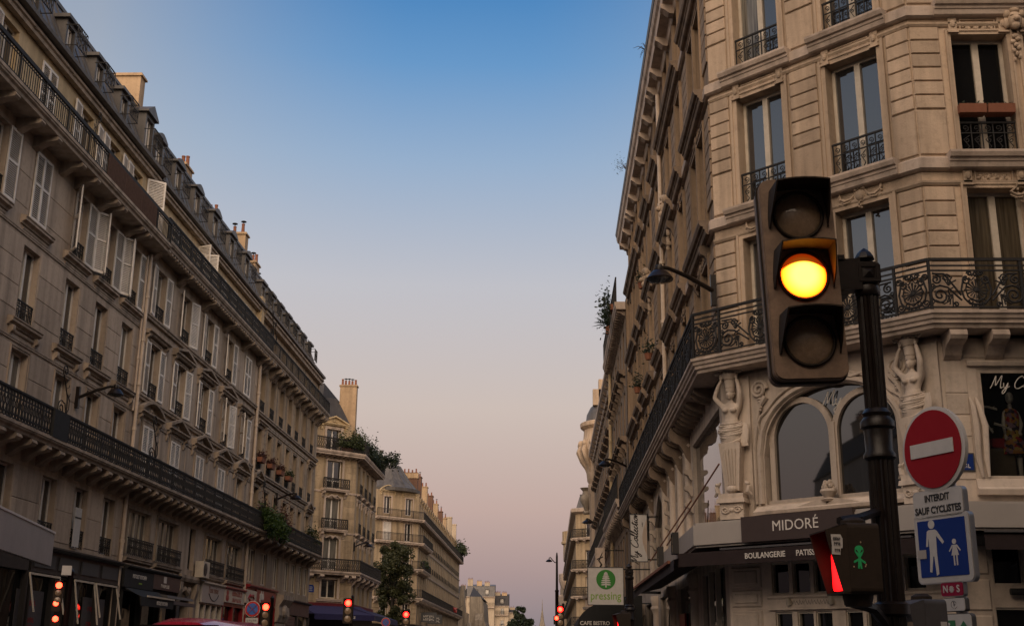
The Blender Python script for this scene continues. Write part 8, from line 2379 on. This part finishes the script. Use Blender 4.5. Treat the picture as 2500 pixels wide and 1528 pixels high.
for i, (y, n_, hh, lb) in enumerate(((23.3, 60, .55, 'sprig of weed growing on the roof gutter, nearest the top of the picture'), (29.2, 26, .4, 'drooping grass tuft on the roof gutter'), (25.9, 14, .3, 'row of thin bird spikes on the roof gutter edge'), (37.5, 40, .4, 'leafy weed on the roof gutter near the far end of the corner building'))):
    t = thing('roof_weed' if i != 2 else 'bird_spike', lb, 'weed' if i != 2 else 'spikes', FR @ T(ur(y), -.44, 17.56), 'growth along the roof gutter')
    b = MB()
    for k in range(7 if i != 2 else 12):
        if i == 2: b.tube([(-.75 + .13 * k, 0, 0), (-.75 + .13 * k, -.14, .16)], .012, 4)
        else:
            q = (rnd.uniform(-.25, .25), -rnd.uniform(.1, hh), rnd.uniform(-.1 if i == 1 else .1, hh * .7)); b.tube([(0, 0, 0), (q[0] * .6, q[1] * .6, q[2] * .7 + .1), q], [.012, .008, .004], 4)
    ob('stem', b.mesh('stem', M['bark']), WM[t.name], t)
    if i in (0, 3): ob('foliage', leaves(n_ * 2, lambda: (g(0, .16), -.25 + g(0, .12), .2 + g(0, .14)), (.02, .045)).mesh('foliage', M['leaf_d']), WM[t.name], t)
for i, (y, z) in enumerate(((30.3, 7.0), (32.6, 9.7), (34.5, 12.4), (37.0, 9.7))):
    t = thing('ledge_plant', ('dark potted plant on the balcony near the drainpipe, lowest of four', 'dark plant on a sandstone ledge, second of four', 'dark plant on a high sandstone ledge', 'dark plant on a far sandstone ledge')[i], 'plant', FR @ T(ur(y), -.28, z), 'dark plants on the sandstone ledges')
    ob('foliage', leaves(160, lambda: (g(0, .16), g(0, .1), .2 + abs(g(0, .2))), (.03, .07)).mesh('foliage', M['leaf_d']), WM[t.name], t)
    ob('pot', MB().lathe([(.09, 0), (.13, .18), (.11, .18)], 10).mesh('pot', M['terracotta']), WM[t.name], t)
fl_ = thing('flag', 'small red flag on the long domed building', 'flag', T(XL + .6, 152, 7.5))
ob('cloth', MB().add([(0, 0, 0), (.5, .1, -.1), (.45, 0, -.7), (.05, .1, -.6)], [(0, 1, 2, 3)]).mesh('cloth', M['red']), WM[fl_.name], fl_)
ob('pole', MB().bar((-.6, 0, -.9), (1.2, 0, .2), .05).mesh('pole', M['iron_far']), WM[fl_.name], fl_)
for i, (x, z) in enumerate(((-14.2, 4.3), (-14.0, 3.6))):
    t = thing('wall_lantern', ('small lit lamp under the plaza tree, upper one', 'small lit lamp under the plaza tree, lower one')[i], 'lamp', T(x + 1.2, 110.5, z + .6), 'lit lamps under the tree')
    ob('bulb', MB().ball((0, 0, 0), (.14, .14, .2), 8, 6).mesh('bulb', M['warmlamp']), WM[t.name], t)
    ob('bracket', MB().bar((0, 0, .2), (0, 1.5, .4), .05).mesh('bracket', M['iron_far']), WM[t.name], t)
